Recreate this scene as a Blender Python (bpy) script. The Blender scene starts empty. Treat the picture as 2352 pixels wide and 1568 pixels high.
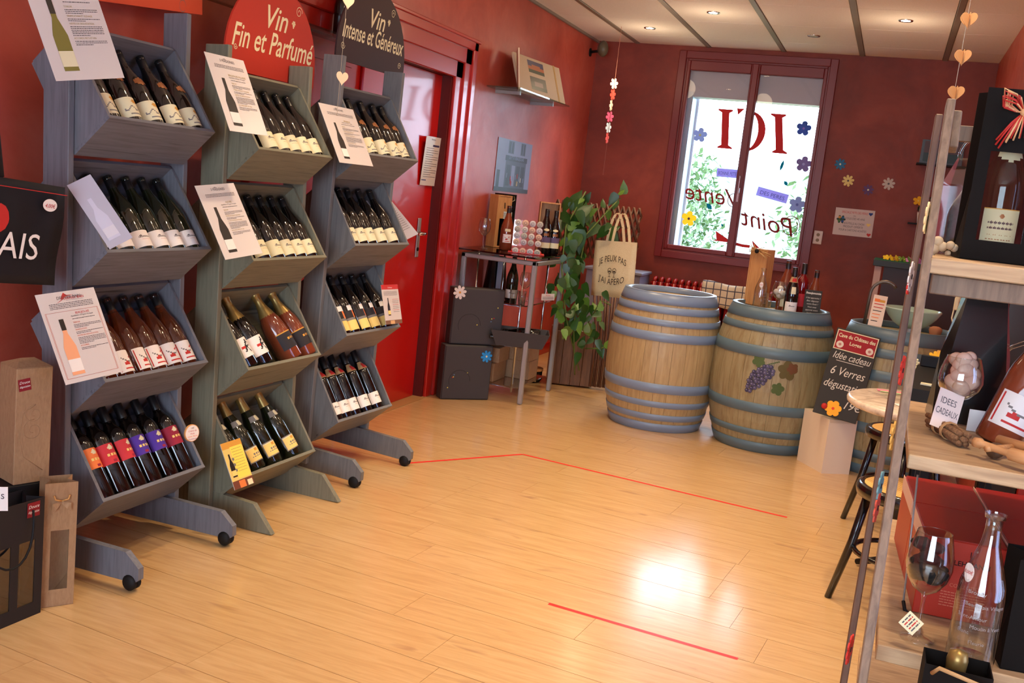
import bpy, bmesh, math, random
from mathutils import Vector, Matrix

random.seed(7)
C = bpy.context.scene.collection
PI = math.pi
V = Vector

# ------------------------------------------------------------------ camera, world, lights, exposure
F_PX = 2318.6
CAM_Z = 1.4
AX_R = V((0.929968, 0.351601, 0.107410))
AX_U = V((-0.153483, 0.105825, 0.982468))
AX_F = V((-0.334070, 0.930150, -0.152378))
cam_d = bpy.data.cameras.new('camera')
cam = bpy.data.objects.new('camera', cam_d)
C.objects.link(cam)
rot = Matrix((AX_R, AX_U, -AX_F)).transposed()
cam.matrix_world = Matrix.Translation((0, 0, CAM_Z)) @ rot.to_4x4()
cam_d.sensor_width = 36.0
cam_d.lens = F_PX / 2352 * 36.0
cam_d.clip_start = 0.05
bpy.context.scene.camera = cam

sc = bpy.context.scene
sc.view_settings.view_transform = 'Standard'
sc.view_settings.look = 'None'
sc.view_settings.gamma = 1
sc.view_settings.use_curve_mapping = False
sc.view_settings.exposure = -0.12
sc.cycles.use_denoising = True
sc.cycles.max_bounces = 8
sc.cycles.transparent_max_bounces = 16
sc.cycles.caustics_reflective = False
sc.cycles.caustics_refractive = False
sc.cycles.sample_clamp_indirect = 6.0

w = bpy.data.worlds.new('World'); sc.world = w; w.use_nodes = True
bg = w.node_tree.nodes['Background']
bg.inputs[0].default_value = (0.66, 0.82, 1.0, 1)
bg.inputs[1].default_value = 15.0

ROOM_H = 2.715
XL = -2.65      # left wall face
YB = 8.74       # back wall face
XR = 0.56       # right wall face
LAMPS_LIT = [(-2.0, 7.94), (-1.38, 7.19), (-0.13, 7.17), (-1.95, 5.85), (-0.76, 5.2), (-1.38, 4.4), (-0.13, 4.4), (-0.76, 3.6), (-1.7, 3.4), (-1.0, 2.75), (0.0, 2.6), (0.55, 1.3)]
LAMP_OFF = (-0.76, 7.92)
for i, (x, y) in enumerate(LAMPS_LIT):
    ld = bpy.data.lights.new('downlight', 'SPOT')
    ld.energy = 88
    ld.color = (1.0, 0.73, 0.45)
    ld.spot_size = math.radians(98); ld.spot_blend = 1.0
    ld.shadow_soft_size = 0.035
    lo = bpy.data.objects.new('downlight_beam', ld); C.objects.link(lo)
    lo.location = (x, y, ROOM_H - 0.03)
    pd = bpy.data.lights.new('ceiling_fill', 'POINT'); pd.energy = 3.2; pd.color = (1.0, 0.74, 0.48); pd.shadow_soft_size = 0.09  # added unseen point light below each downlight, brightens the ceiling
    po = bpy.data.objects.new('ceiling_fill', pd); C.objects.link(po); po.location = (x, y, ROOM_H - 0.26)
# shop front glazing behind the camera: daylight
ad = bpy.data.lights.new('shopfront_daylight', 'AREA'); ad.shape = 'RECTANGLE'
ad.size = 2.0; ad.size_y = 1.8; ad.energy = 75; ad.color = (0.36, 0.56, 1.0)
ao = bpy.data.objects.new('side_window_daylight', ad); C.objects.link(ao)
ao.matrix_world = Matrix.Translation((2.9, 1.5, 1.25)) @ Matrix.Rotation(PI / 2, 4, 'Y')

# ------------------------------------------------------------------ measuring: points of the place seen at a pixel of the 2352x1568 frame
def ray(x, y):
    return AX_R * ((x - 1176) / F_PX) - AX_U * ((y - 784) / F_PX) + AX_F
CP = V((0, 0, CAM_Z))
def AZ(x, y, z):
    r = ray(x, y); return CP + r * ((z - CAM_Z) / r.z)
def AXX(x, y, X):
    r = ray(x, y); return CP + r * (X / r.x)
def AY(x, y, Y):
    r = ray(x, y); return CP + r * (Y / r.y)
def AD(x, y, d):
    return CP + ray(x, y) * d

# ------------------------------------------------------------------ materials
def s2l(c):
    c = c / 255.0
    return c / 12.92 if c <= 0.04045 else ((c + 0.055) / 1.055) ** 2.4
def rgb(r, g, b): return (s2l(r), s2l(g), s2l(b), 1)
MATS = {}
def mat(name, col, rough=0.5, metal=0, spec=0.5, coat=0, emit=None, trans=0, alpha=1):
    if name in MATS: return MATS[name]
    m = bpy.data.materials.new(name); m.use_nodes = True
    b = m.node_tree.nodes['Principled BSDF']
    b.inputs['Base Color'].default_value = col
    b.inputs['Roughness'].default_value = rough
    b.inputs['Metallic'].default_value = metal
    b.inputs['Specular IOR Level'].default_value = spec
    b.inputs['Coat Weight'].default_value = coat
    b.inputs['Coat Roughness'].default_value = 0.05
    b.inputs['Transmission Weight'].default_value = trans
    if emit:
        b.inputs['Emission Color'].default_value = emit[0]; b.inputs['Emission Strength'].default_value = emit[1]
    MATS[name] = m
    return m
def N(m, t): return m.node_tree.nodes.new(t)
def L(m, a, b): m.node_tree.links.new(a, b)
def ramp(m, fac, stops):
    r = N(m, 'ShaderNodeValToRGB'); e = r.color_ramp.elements
    e[0].position, e[0].color = stops[0]; e[1].position, e[1].color = stops[-1]
    for p, c in stops[1:-1]:
        k = e.new(p); k.color = c
    L(m, fac, r.inputs[0]); return r.outputs[0]
def coords(m, scale, rotz=0, rnd=False, obj=True):
    tc = N(m, 'ShaderNodeTexCoord'); mp = N(m, 'ShaderNodeMapping')
    mp.inputs['Scale'].default_value = scale; mp.inputs['Rotation'].default_value = (0, 0, rotz)
    src = tc.outputs['Object']
    if rnd:
        oi = N(m, 'ShaderNodeObjectInfo'); mu = N(m, 'ShaderNodeVectorMath'); mu.operation = 'MULTIPLY_ADD'
        cb = N(m, 'ShaderNodeCombineXYZ')
        for i in range(3): L(m, oi.outputs['Random'], cb.inputs[i])
        L(m, cb.outputs[0], mu.inputs[0]); mu.inputs[1].default_value = (37, 53, 71); L(m, src, mu.inputs[2]); src = mu.outputs[0]
    L(m, src, mp.inputs[0]); return mp.outputs[0]
def noise(m, vec, scale, detail=4, rough=0.55, dist=0):
    n = N(m, 'ShaderNodeTexNoise'); n.inputs['Scale'].default_value = scale; n.inputs['Detail'].default_value = detail
    n.inputs['Roughness'].default_value = rough; n.inputs['Distortion'].default_value = dist
    L(m, vec, n.inputs['Vector']); return n.outputs['Fac']
def bump(m, fac, strength, dist=0.01):
    b = N(m, 'ShaderNodeBump'); b.inputs['Strength'].default_value = strength; b.inputs['Distance'].default_value = dist
    L(m, fac, b.inputs['Height']); L(m, b.outputs[0], m.node_tree.nodes['Principled BSDF'].inputs['Normal'])
def grainmat(name, dark, mid, light, stretch, rough=0.5, scale=1.0, rotz=0, rnd=True, spec=0.5, knots=False):
    m = mat(name, mid, rough, spec=spec)
    v = coords(m, stretch, rotz, rnd)
    f = noise(m, v, 6 * scale, 6, 0.6, 0.6)
    c = ramp(m, f, [(0.28, dark), (0.5, mid), (0.75, light)])
    if knots:
        v2 = coords(m, (stretch[0] * 2.2, stretch[1], stretch[2]), rotz, rnd)
        k = noise(m, v2, 2.6 * scale, 2, 0.5, 0.4)
        kr = ramp(m, k, [(0.66, (0, 0, 0, 1)), (0.78, (1, 1, 1, 1))])
        mx = N(m, 'ShaderNodeMix'); mx.data_type = 'RGBA'
        L(m, kr, mx.inputs[0]); L(m, c, mx.inputs[6]); mx.inputs[7].default_value = knots; c = mx.outputs[2]
    L(m, c, m.node_tree.nodes['Principled BSDF'].inputs['Base Color'])
    bump(m, f, 0.15, 0.002)
    return m
def plastermat(name, dark, mid, light, rough):
    m = mat(name, mid, rough)
    v = coords(m, (1, 1, 1))
    f = noise(m, v, 2.2, 8, 0.62, 0.5)
    L(m, ramp(m, f, [(0.3, dark), (0.5, mid), (0.72, light)]), m.node_tree.nodes['Principled BSDF'].inputs['Base Color'])
    g = noise(m, v, 9, 6, 0.6, 1.0)
    rr = N(m, 'ShaderNodeMapRange'); rr.inputs[3].default_value = rough - 0.1; rr.inputs[4].default_value = rough + 0.12
    L(m, g, rr.inputs[0]); L(m, rr.outputs[0], m.node_tree.nodes['Principled BSDF'].inputs['Roughness'])
    bump(m, g, 0.25, 0.004)
    return m
def glassmat(name, tint=(1, 1, 1, 1), amount=1.0, ior=1.5, rough=0.0, body=None, bodyfac=0.0):
    m = bpy.data.materials.new(name); m.use_nodes = True; nt = m.node_tree
    nt.nodes.remove(nt.nodes['Principled BSDF']); out = nt.nodes['Material Output']
    tr = N(m, 'ShaderNodeBsdfTransparent'); tr.inputs[0].default_value = tint
    gl = N(m, 'ShaderNodeBsdfGlossy'); gl.inputs['Roughness'].default_value = rough
    lw = N(m, 'ShaderNodeLayerWeight'); lw.inputs[0].default_value = 0.5
    pw = N(m, 'ShaderNodeMath'); pw.operation = 'POWER'; L(m, lw.outputs['Facing'], pw.inputs[0]); pw.inputs[1].default_value = 3.5
    mu = N(m, 'ShaderNodeMath'); mu.operation = 'MULTIPLY_ADD'; mu.inputs[1].default_value = 0.55 * amount; mu.inputs[2].default_value = 0.035 * amount; mu.use_clamp = True
    L(m, pw.outputs[0], mu.inputs[0])
    base = tr.outputs[0]
    if body:
        df = N(m, 'ShaderNodeBsdfDiffuse'); df.inputs[0].default_value = body
        mb = N(m, 'ShaderNodeMixShader'); mb.inputs[0].default_value = bodyfac
        L(m, tr.outputs[0], mb.inputs[1]); L(m, df.outputs[0], mb.inputs[2]); base = mb.outputs[0]
    mx = N(m, 'ShaderNodeMixShader')
    L(m, mu.outputs[0], mx.inputs[0]); L(m, base, mx.inputs[1]); L(m, gl.outputs[0], mx.inputs[2]); L(m, mx.outputs[0], out.inputs[0])
    MATS[name] = m
    return m
def flat(r, g, b, rough=0.6, spec=0.3):
    return mat('paint_%d_%d_%d_%d' % (r, g, b, rough * 10), rgb(r, g, b), rough, spec=spec)

# ------------------------------------------------------------------ mesh builder
class MB:
    def __init__(s): s.v = []; s.f = []; s.m = []; s.s = []; s.mats = []
    def mi(s, m):
        if m not in s.mats: s.mats.append(m)
        return s.mats.index(m)
    def add(s, vs, fs, m, smooth=False, M=None):
        o = len(s.v); i = s.mi(m)
        s.v += [(M @ V(p)) if M is not None else V(p) for p in vs]
        for f in fs: s.f.append([k + o for k in f]); s.m.append(i); s.s.append(smooth)
        return s
    def box(s, lo, hi, m, M=None, bev=0):
        x0, y0, z0 = lo; x1, y1, z1 = hi
        if bev <= 0:
            vs = [(x0,y0,z0),(x1,y0,z0),(x1,y1,z0),(x0,y1,z0),(x0,y0,z1),(x1,y0,z1),(x1,y1,z1),(x0,y1,z1)]
            return s.add(vs, [(0,3,2,1),(4,5,6,7),(0,1,5,4),(1,2,6,5),(2,3,7,6),(3,0,4,7)], m, False, M)
        b = bev; vs = []
        P = {}
        for sx, X, ix in ((-1, x0, 0), (1, x1, 1)):
            for sy, Y, iy in ((-1, y0, 0), (1, y1, 1)):
                for sz, Z, iz in ((-1, z0, 0), (1, z1, 1)):
                    P[ix,iy,iz] = len(vs)
                    vs += [(X, Y - sy*b, Z - sz*b), (X - sx*b, Y, Z - sz*b), (X - sx*b, Y - sy*b, Z)]
        fs = []
        q = lambda a, i: P[a] + i
        for ix in (0, 1): f = [q((ix,0,0),0),q((ix,1,0),0),q((ix,1,1),0),q((ix,0,1),0)]; fs.append(f if ix else f[::-1])
        for iy in (0, 1): f = [q((0,iy,0),1),q((1,iy,0),1),q((1,iy,1),1),q((0,iy,1),1)]; fs.append(f[::-1] if iy else f)
        for iz in (0, 1): f = [q((0,0,iz),2),q((1,0,iz),2),q((1,1,iz),2),q((0,1,iz),2)]; fs.append(f if iz else f[::-1])
        for a in (0, 1):
            for c in (0, 1):
                fs.append([q((a,c,0),0),q((a,c,1),0),q((a,c,1),1),q((a,c,0),1)])
                fs.append([q((a,0,c),0),q((a,1,c),0),q((a,1,c),2),q((a,0,c),2)])
                fs.append([q((0,a,c),1),q((1,a,c),1),q((1,a,c),2),q((0,a,c),2)])
        for k in P: fs.append([P[k], P[k]+1, P[k]+2])
        return s.add(vs, fs, m, False, M)
    def prism(s, poly, t0, t1, m, M=None, axis='z'):
        # extrude a 2D outline; axis gives the extrusion direction
        n = len(poly)
        def P(u, w, t): return (u, w, t) if axis == 'z' else ((u, t, w) if axis == 'y' else (t, u, w))
        vs = [P(u, w, t0) for u, w in poly] + [P(u, w, t1) for u, w in poly]
        fs = [list(range(n))[::-1], list(range(n, 2*n))] + [[i, (i+1) % n, n + (i+1) % n, n + i] for i in range(n)]
        return s.add(vs, fs, m, False, M)
    def lathe(s, prof, m, seg=20, M=None, smooth=True, a0=0, a1=2*PI, flip=False):
        full = abs(a1 - a0 - 2*PI) < 1e-6
        k = seg if full else seg + 1
        vs = []; fs = []
        for r, z in prof:
            for i in range(k):
                a = a0 + (a1 - a0) * i / seg; vs.append((r*math.cos(a), r*math.sin(a), z))
        for j in range(len(prof) - 1):
            for i in range(seg):
                i2 = (i + 1) % k
                f = [j*k+i, j*k+i2, (j+1)*k+i2, (j+1)*k+i]
                fs.append(f[::-1] if flip else f)
        return s.add(vs, fs, m, smooth, M)
    def tube(s, pts, r, m, seg=8, M=None, closed=False, cap=True):
        pts = [V(p) for p in pts]; n = len(pts); vs = []; fs = []
        rs = r if isinstance(r, (list, tuple)) else [r] * n
        ref = V((0, 0, 1)); prevx = None
        for i, p in enumerate(pts):
            a = pts[(i - 1) % n] if (closed or i > 0) else p; b = pts[(i + 1) % n] if (closed or i < n - 1) else p
            t = (b - a).normalized()
            if prevx is None:
                x = t.cross(ref if abs(t.z) < 0.9 else V((1, 0, 0))).normalized()
            else:
                x = (prevx - t * prevx.dot(t)).normalized()
            prevx = x; y = t.cross(x)
            for k in range(seg):
                an = 2*PI*k/seg; vs.append(p + x*math.cos(an)*rs[i] + y*math.sin(an)*rs[i])
        for i in range(n if closed else n - 1):
            j = (i + 1) % n
            for k in range(seg):
                k2 = (k + 1) % seg; fs.append([i*seg+k, i*seg+k2, j*seg+k2, j*seg+k])
        if cap and not closed:
            fs.append(list(range(seg))[::-1]); fs.append([(n-1)*seg+k for k in range(seg)])
        return s.add(vs, fs, m, True, M)
    def ball(s, c, r, m, seg=12, rings=8, sc=(1,1,1), M=None):
        prof = [(r*math.sin(PI*i/rings), -r*math.cos(PI*i/rings)) for i in range(rings+1)]
        T = Matrix.Translation(c) @ Matrix.Diagonal((*sc, 1))
        return s.lathe(prof, m, seg, (M @ T) if M is not None else T)
    def build(s, name, parent=None, M=None):
        me = bpy.data.meshes.new(name); me.from_pydata([tuple(p) for p in s.v], [], s.f)
        for m in s.mats: me.materials.append(m)
        for p, i, sm in zip(me.polygons, s.m, s.s): p.material_index = i; p.use_smooth = sm
        me.update()
        o = bpy.data.objects.new(name, me); C.objects.link(o)
        if M is not None: o.matrix_local = M
        if parent is not None: o.parent = parent
        return o
def tag(o, label=None, cat=None, group=None, kind=None):
    if label: o['label'] = label
    if cat: o['category'] = cat
    if group: o['group'] = group
    if kind: o['kind'] = kind
    return o
def thing(name, label, cat, M=None, group=None):
    o = bpy.data.objects.new(name, None); C.objects.link(o); o.empty_display_size = 0.05
    if M is not None: o.matrix_world = M
    return tag(o, label, cat, group)
def struct(o): o['kind'] = 'structure'; return o
def copy_tree(o, parent=None):
    c = o.copy(); C.objects.link(c)
    if parent is not None: c.parent = parent
    for ch in list(o.children): copy_tree(ch, c)
    return c
def frame(o, x, y=None, z=None):
    # matrix from an origin and two axes
    x = V(x).normalized()
    if z is None: z = x.cross(V(y)).normalized()
    else: z = V(z).normalized()
    y = z.cross(x).normalized(); x = y.cross(z).normalized()
    m = Matrix((x, y, z)).transposed().to_4x4(); m.translation = V(o); return m
def quadframe(tl, tr, br, bl):
    u = ((tr - tl) + (br - bl)) / 2; w = ((tl - bl) + (tr - br)) / 2
    c = (tl + tr + br + bl) / 4; W = u.length; H = w.length
    m = frame(c, u, w); m.translation = c - m.col[0].to_3d() * W/2 - m.col[1].to_3d() * H/2
    return m, W, H
def T(x, y, z=0): return Matrix.Translation((x, y, z))
def RZ(a): return Matrix.Rotation(a, 4, 'Z')
def RX(a): return Matrix.Rotation(a, 4, 'X')
def RY(a): return Matrix.Rotation(a, 4, 'Y')

# lettering: outlines of the built-in font turned into mesh
def text_into(mb, s, x, y, size, m, z=0.0006, shear=0, align='CENTER', thick=0, maxw=None, M=None, mirror=False, follow=None):
    cu = bpy.data.curves.new('t', 'FONT'); cu.body = s; cu.size = size; cu.shear = shear; cu.align_x = align
    cu.resolution_u = 3; cu.offset = thick
    ob = bpy.data.objects.new('t', cu); me = ob.to_mesh()
    if me is None: return
    vs = [v.co.copy() for v in me.vertices]; fs = [list(p.vertices) for p in me.polygons]
    if vs:
        wd = max(v.x for v in vs) - min(v.x for v in vs); k = 1
        if maxw and wd > maxw: k = maxw / wd
        out = []
        for v in vs:
            X = v.x * k * (-1 if mirror else 1); Y = v.y
            if follow: Y += follow(X)
            out.append((x + X, y + Y, z))
        mb.add(out, [f[::-1] for f in fs] if mirror else fs, m, False, M)
    ob.to_mesh_clear(); bpy.data.objects.remove(ob); bpy.data.curves.remove(cu)
def rect(mb, x0, y0, x1, y1, m, z=0.0004, M=None):
    mb.add([(x0,y0,z),(x1,y0,z),(x1,y1,z),(x0,y1,z)], [(0,1,2,3)], m, False, M)
def poly(mb, pts, m, z=0.0005, M=None):
    mb.add([(a, b, z) for a, b in pts], [list(range(len(pts)))], m, False, M)
def small_print(mb, x0, x1, y, h, m, rnd, z=0.0005, M=None):
    # a line of print too small to read: word-sized bars
    x = x0
    while x < x1:
        wd = rnd.uniform(2, 7) * h * 0.7
        rect(mb, x, y, min(x + wd, x1), y + h, m, z, M); x += wd + h * 0.7
def flower_pts(R, n=8, ph=0, inner=0.5, k=6):
    out = []
    for i in range(n * k):
        a = 2*PI*i/(n*k); r = R * (inner + (1-inner) * abs(math.cos(n*(a)/2)) ** 0.6)
        out.append((r*math.cos(a+ph), r*math.sin(a+ph)))
    return out
def fan(mb, pts, t0, t1, m, M=None):
    # flat star-shaped outline with thickness, filled from its centre
    n = len(pts)
    vs = [(0,0,t0),(0,0,t1)] + [(a,b,t0) for a,b in pts] + [(a,b,t1) for a,b in pts]; fs = []
    for i in range(n):
        j = (i+1) % n
        fs += [[0, 2+j, 2+i], [1, 2+n+i, 2+n+j], [2+i, 2+j, 2+n+j, 2+n+i]]
    mb.add(vs, fs, m, False, M)
def flower(name, M, R, col, ccol, label=None, cat='flower sticker', group=None, n=8, parent=None, inner=0.5, t=0.003, ph=0.2):
    mb = MB(); fan(mb, flower_pts(R, n, ph, inner), 0, t, col)
    o = mb.build(name, parent, M)
    if label: tag(o, label, cat, group)
    c = MB(); fan(c, flower_pts(R*0.17, 6, 0, 0.9), t, t+0.0012, ccol); c.build('flower_centre', o)
    return o

# ------------------------------------------------------------------ surfaces
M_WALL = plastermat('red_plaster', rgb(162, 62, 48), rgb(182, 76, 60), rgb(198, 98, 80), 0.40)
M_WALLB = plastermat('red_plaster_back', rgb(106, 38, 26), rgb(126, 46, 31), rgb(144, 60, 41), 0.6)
M_DOOR = mat('red_door_paint', rgb(186, 16, 12), 0.3, spec=0.5, coat=0.3)
M_FRAME = mat('dark_red_window_paint', rgb(112, 22, 20), 0.4)
M_TRIM = mat('red_trim_paint', rgb(172, 26, 18), 0.3, coat=0.3)
M_CEIL = mat('ceiling_panel_board', rgb(236, 232, 226), 0.9)
_f = noise(M_CEIL, coords(M_CEIL, (1, 1, 1)), 220, 2)
L(M_CEIL, ramp(M_CEIL, _f, [(0.35, rgb(230, 226, 220)), (0.6, rgb(240, 236, 230))]), M_CEIL.node_tree.nodes['Principled BSDF'].inputs['Base Color'])
M_RIB = mat('ceiling_rail_paint', rgb(132, 122, 112), 0.5)
PLANK_A = math.radians(-5.2)
M_PLANK = grainmat('oak_laminate', rgb(192, 152, 100), rgb(206, 167, 114), rgb(217, 181, 130), (0.8, 8, 6), 0.38, 1.0, -PLANK_A, True, 0.5, knots=rgb(176, 136, 92))
_b = M_PLANK.node_tree.nodes['Principled BSDF']; _b.inputs['Coat Weight'].default_value = 1.0; _b.inputs['Coat Roughness'].default_value = 0.17
M_GAP = mat('plank_joint', rgb(96, 62, 34), 0.8)
M_WHITE = mat('white_plastic', rgb(232, 226, 216), 0.4)
M_BLACK = mat('black_matte', rgb(18, 17, 18), 0.6, spec=0.25)
M_BLACKG = mat('black_gloss', rgb(14, 13, 14), 0.18, coat=0.3)
M_STEEL = mat('brushed_steel', rgb(168, 166, 164), 0.42, metal=0.55)
M_CHROME = mat('chrome', rgb(200, 200, 200), 0.12, metal=1)
M_PANE = glassmat('window_glass', (0.97, 0.985, 1, 1), 0.6)
M_CLEAR = glassmat('clear_glass', (0.95, 0.965, 0.96, 1), 2.4)
M_SHELFG = glassmat('green_glass', (0.72, 0.86, 0.80, 1), 1.0)
M_DARKG = glassmat('smoked_glass', (0.30, 0.30, 0.30, 1), 1.5)

# ------------------------------------------------------------------ setting
mb = MB(); mb.box((-4.2, -2.6, -0.12), (3.2, YB + 0.25, -0.012), M_GAP)
floor = struct(mb.build('floor'))
Y0 = -2.6
# floor planks, clipped to the room
def clip(polyg, side):
    out = []
    for i in range(len(polyg)):
        a, b = polyg[i], polyg[(i+1) % len(polyg)]
        ia, ib = side(a), side(b)
        if ia <= 0: out.append(a)
        if (ia < 0 < ib) or (ib < 0 < ia):
            t = ia / (ia - ib); out.append((a[0] + (b[0]-a[0])*t, a[1] + (b[1]-a[1])*t))
    return out
PW = 0.2136; ca, sa = math.cos(PLANK_A), math.sin(PLANK_A)
Q0 = (-1.0, 2.552)
rp = random.Random(3)
def plank(u0, u1, v0, v1, ymin, xmax, parent):
    pts = [(u0, v0), (u1, v0), (u1, v1), (u0, v1)]
    pts = [(Q0[0] + u*ca - v*sa, Q0[1] + u*sa + v*ca) for u, v in pts]
    for sd in (lambda p: XL - 0.0 - p[0], lambda p: p[0] - xmax, lambda p: ymin - p[1], lambda p: p[1] - (YB - 0.002)):
        if pts: pts = clip(pts, sd)
    if len(pts) < 3: return
    m = MB(); m.prism(pts, -0.012, 0.0, M_PLANK); m.build('plank', parent)
known = {4: 0.73, 3: 0.86, 6: 0.60}
for r in range(-6, 31):
    v0 = r * PW + 0.0013; v1 = (r+1) * PW - 0.0013
    off = known.get(r, rp.uniform(0, 1.28)); u = -1.4 - 1.285*2 + off
    while u < 3.0:
        plank(u + 0.0005, u + 1.285 - 0.0005, v0, v1, 1.3, XR + 0.6, floor); u += 1.285
m = MB(); m.box((-4.2, -2.6, -0.012), (3.2, 1.3, -0.0005), M_PLANK); m.box((XR + 0.6, 1.3, -0.012), (3.2, YB, -0.0005), M_PLANK)
m.build('floor_covering', floor)

# ceiling: slab, panels and rails
mb = MB(); mb.box((-4.2, -2.6, ROOM_H + 0.02), (3.2, YB + 0.25, ROOM_H + 0.12), M_CEIL)
ceil = struct(mb.build('ceiling'))
ribs = [-2.29 + 0.6165 * k for k in range(-1, 7)]
ys = [8.735, 8.29, 7.56, 6.85, 6.14, 5.43, 4.72, 4.01, 3.3, 2.59, 1.88, 1.17, 0.46, -0.25, -0.96, -1.67, -2.6]
for i, x in enumerate(ribs[:-1]):
    for a, b in zip(ys[1:], ys[:-1]):
        if x + 0.6 < XL: continue
        m = MB(); m.box((max(x + 0.022, XL), a + 0.0025, ROOM_H), (x + 0.6165 - 0.022, b - 0.0025, ROOM_H + 0.018), M_CEIL, bev=0.0015)
        m.build('ceiling_panel', ceil)
for x in ribs[1:]:
    m = MB(); m.box((x - 0.019, -2.6, ROOM_H - 0.006), (x + 0.019, YB, ROOM_H + 0.02), M_RIB, bev=0.002); m.build('ceiling_rail', ceil)
m = MB(); m.box((XL, -2.6, ROOM_H - 0.02), (XL + 0.018, YB, ROOM_H + 0.018), M_RIB); m.build('edge_rail', ceil)

# left wall with the recessed double door
DY0, DY1, DZ = 3.95, 5.80, 2.02
mb = MB()
mb.box((XL - 0.3, -2.6, -0.02), (XL, DY0, ROOM_H + 0.05), M_WALL)
mb.box((XL - 0.3, DY1, -0.02), (XL, YB + 0.3, ROOM_H + 0.05), M_WALL)
mb.box((XL - 0.3, DY0, DZ), (XL, DY1, ROOM_H + 0.05), M_WALL)
struct(mb.build('wall_left'))
d = MB()
d.box((XL - 0.10, DY0, 0.004), (XL - 0.055, 4.79, DZ), M_DOOR)
d.box((XL - 0.10, 4.80, 0.004), (XL - 0.055, DY1 - 0.035, DZ - 0.01), M_DOOR, bev=0.003)
door = struct(d.build('door_1'))
m = MB(); m.box((XL - 0.056, 4.76, 0.01), (XL - 0.035, 4.83, DZ - 0.01), M_DOOR, bev=0.006); m.build('meeting_strip', door)
m = MB()
for a, b in ((0.15, 0.85), (1.0, 1.9)):
    for y0 in (4.08, ):
        m.box((XL - 0.056, y0, a), (XL - 0.047, y0 + 0.58, b), M_DOOR, bev=0.004)
m.build('door_moulding', door)
m = MB(); m.box((XL - 0.055, 5.60, 0.90), (XL - 0.047, 5.642, 1.14), M_STEEL, bev=0.003)
hp = m.build('handle_plate', door)
m = MB(); m.tube([(XL - 0.05, 5.621, 1.05), (XL + 0.0, 5.621, 1.05), (XL + 0.004, 5.60, 1.05), (XL + 0.004, 5.52, 1.048)], 0.009, M_CHROME, 8)
m.build('door_handle', hp)
m = MB(); m.lathe([(0, 0), (0.012, 0), (0.012, 0.004), (0, 0.004)], M_BLACK, 12, T(XL - 0.047, 5.621, 0.95) @ RY(PI/2)); m.build('keyhole', hp)
# door lining and casing
m = MB()
m.box((XL - 0.10, DY1 - 0.028, 0), (XL + 0.002, DY1 + 0.002, DZ + 0.002), mat('door_reveal_paint', rgb(92, 18, 16), 0.5))
m.box((XL - 0.10, DY0, DZ - 0.008), (XL + 0.002, DY1, DZ + 0.02), MATS['door_reveal_paint'])
struct(m.build('trim_1'))
m = MB()
for (a, b, t) in ((DY1 - 0.01, DY1 + 0.10, 0.022), (DY1 + 0.085, DY1 + 0.185, 0.036), (DY1 + 0.175, DY1 + 0.235, 0.05)):
    m.box((XL, a, 0), (XL + t, b, DZ + (a - DY1) + (b - a)), M_TRIM, bev=0.005)
    m.box((XL, DY0 - 0.2, DZ + (a - DY1)), (XL + t, b, DZ + (b - DY1)), M_TRIM, bev=0.005)
m.box((XL, DY0 - 0.235, 0), (XL + 0.04, DY0 + 0.01, DZ + 0.235), M_TRIM, bev=0.005)
m.box((XL, DY0 - 0.25, DZ + 0.225), (XL + 0.06, DY1 + 0.25, DZ + 0.245), M_TRIM, bev=0.004)
struct(m.build('trim_2'))
m = MB(); m.box((XL - 0.1, DY0, -0.008), (XL + 0.03, DY1, 0.005), mat('threshold_strip', rgb(170, 130, 84), 0.4)); struct(m.build('trim_3'))
# back wall with the window opening
WX0, WX1, WZ0, WZ1 = -1.86, -0.66, 0.975, 2.62
mb = MB()
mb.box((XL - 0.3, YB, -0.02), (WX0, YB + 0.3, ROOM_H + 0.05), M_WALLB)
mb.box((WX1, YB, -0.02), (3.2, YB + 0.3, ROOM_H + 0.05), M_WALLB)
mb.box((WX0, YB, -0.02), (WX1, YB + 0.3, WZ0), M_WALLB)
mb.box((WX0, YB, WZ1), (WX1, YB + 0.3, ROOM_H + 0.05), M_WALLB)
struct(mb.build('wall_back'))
m = MB(); m.box((XL, YB - 0.015, 0), (XR, YB, 0.09), M_TRIM, bev=0.003); struct(m.build('baseboard_back'))
m = MB(); m.box((XL, DY1 + 0.24, 0), (XL + 0.015, YB - 0.02, 0.09), M_TRIM, bev=0.003); struct(m.build('baseboard_left'))
mb = MB(); mb.box((XR, 5.3, -0.02), (XR + 0.2, YB, ROOM_H + 0.05), M_WALL); mb.box((XR + 0.2, 5.32, -0.02), (3.0, 5.5, ROOM_H + 0.05), M_WALL)
mb.box((3.0, -2.6, -0.02), (3.2, 5.5, ROOM_H + 0.05), M_WALL)
struct(mb.build('wall_right'))
mb = MB(); mb.box((-4.2, -2.8, -0.02), (-1.6, -2.6, ROOM_H + 0.05), M_WALL); mb.box((1.0, -2.8, -0.02), (3.2, -2.6, ROOM_H + 0.05), M_WALL)
mb.box((-1.6, -2.8, -0.02), (1.0, -2.6, 0.45), M_WALL); mb.box((-1.6, -2.8, 2.45), (1.0, -2.6, ROOM_H + 0.05), M_WALL)
struct(mb.build('wall_front'))
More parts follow.
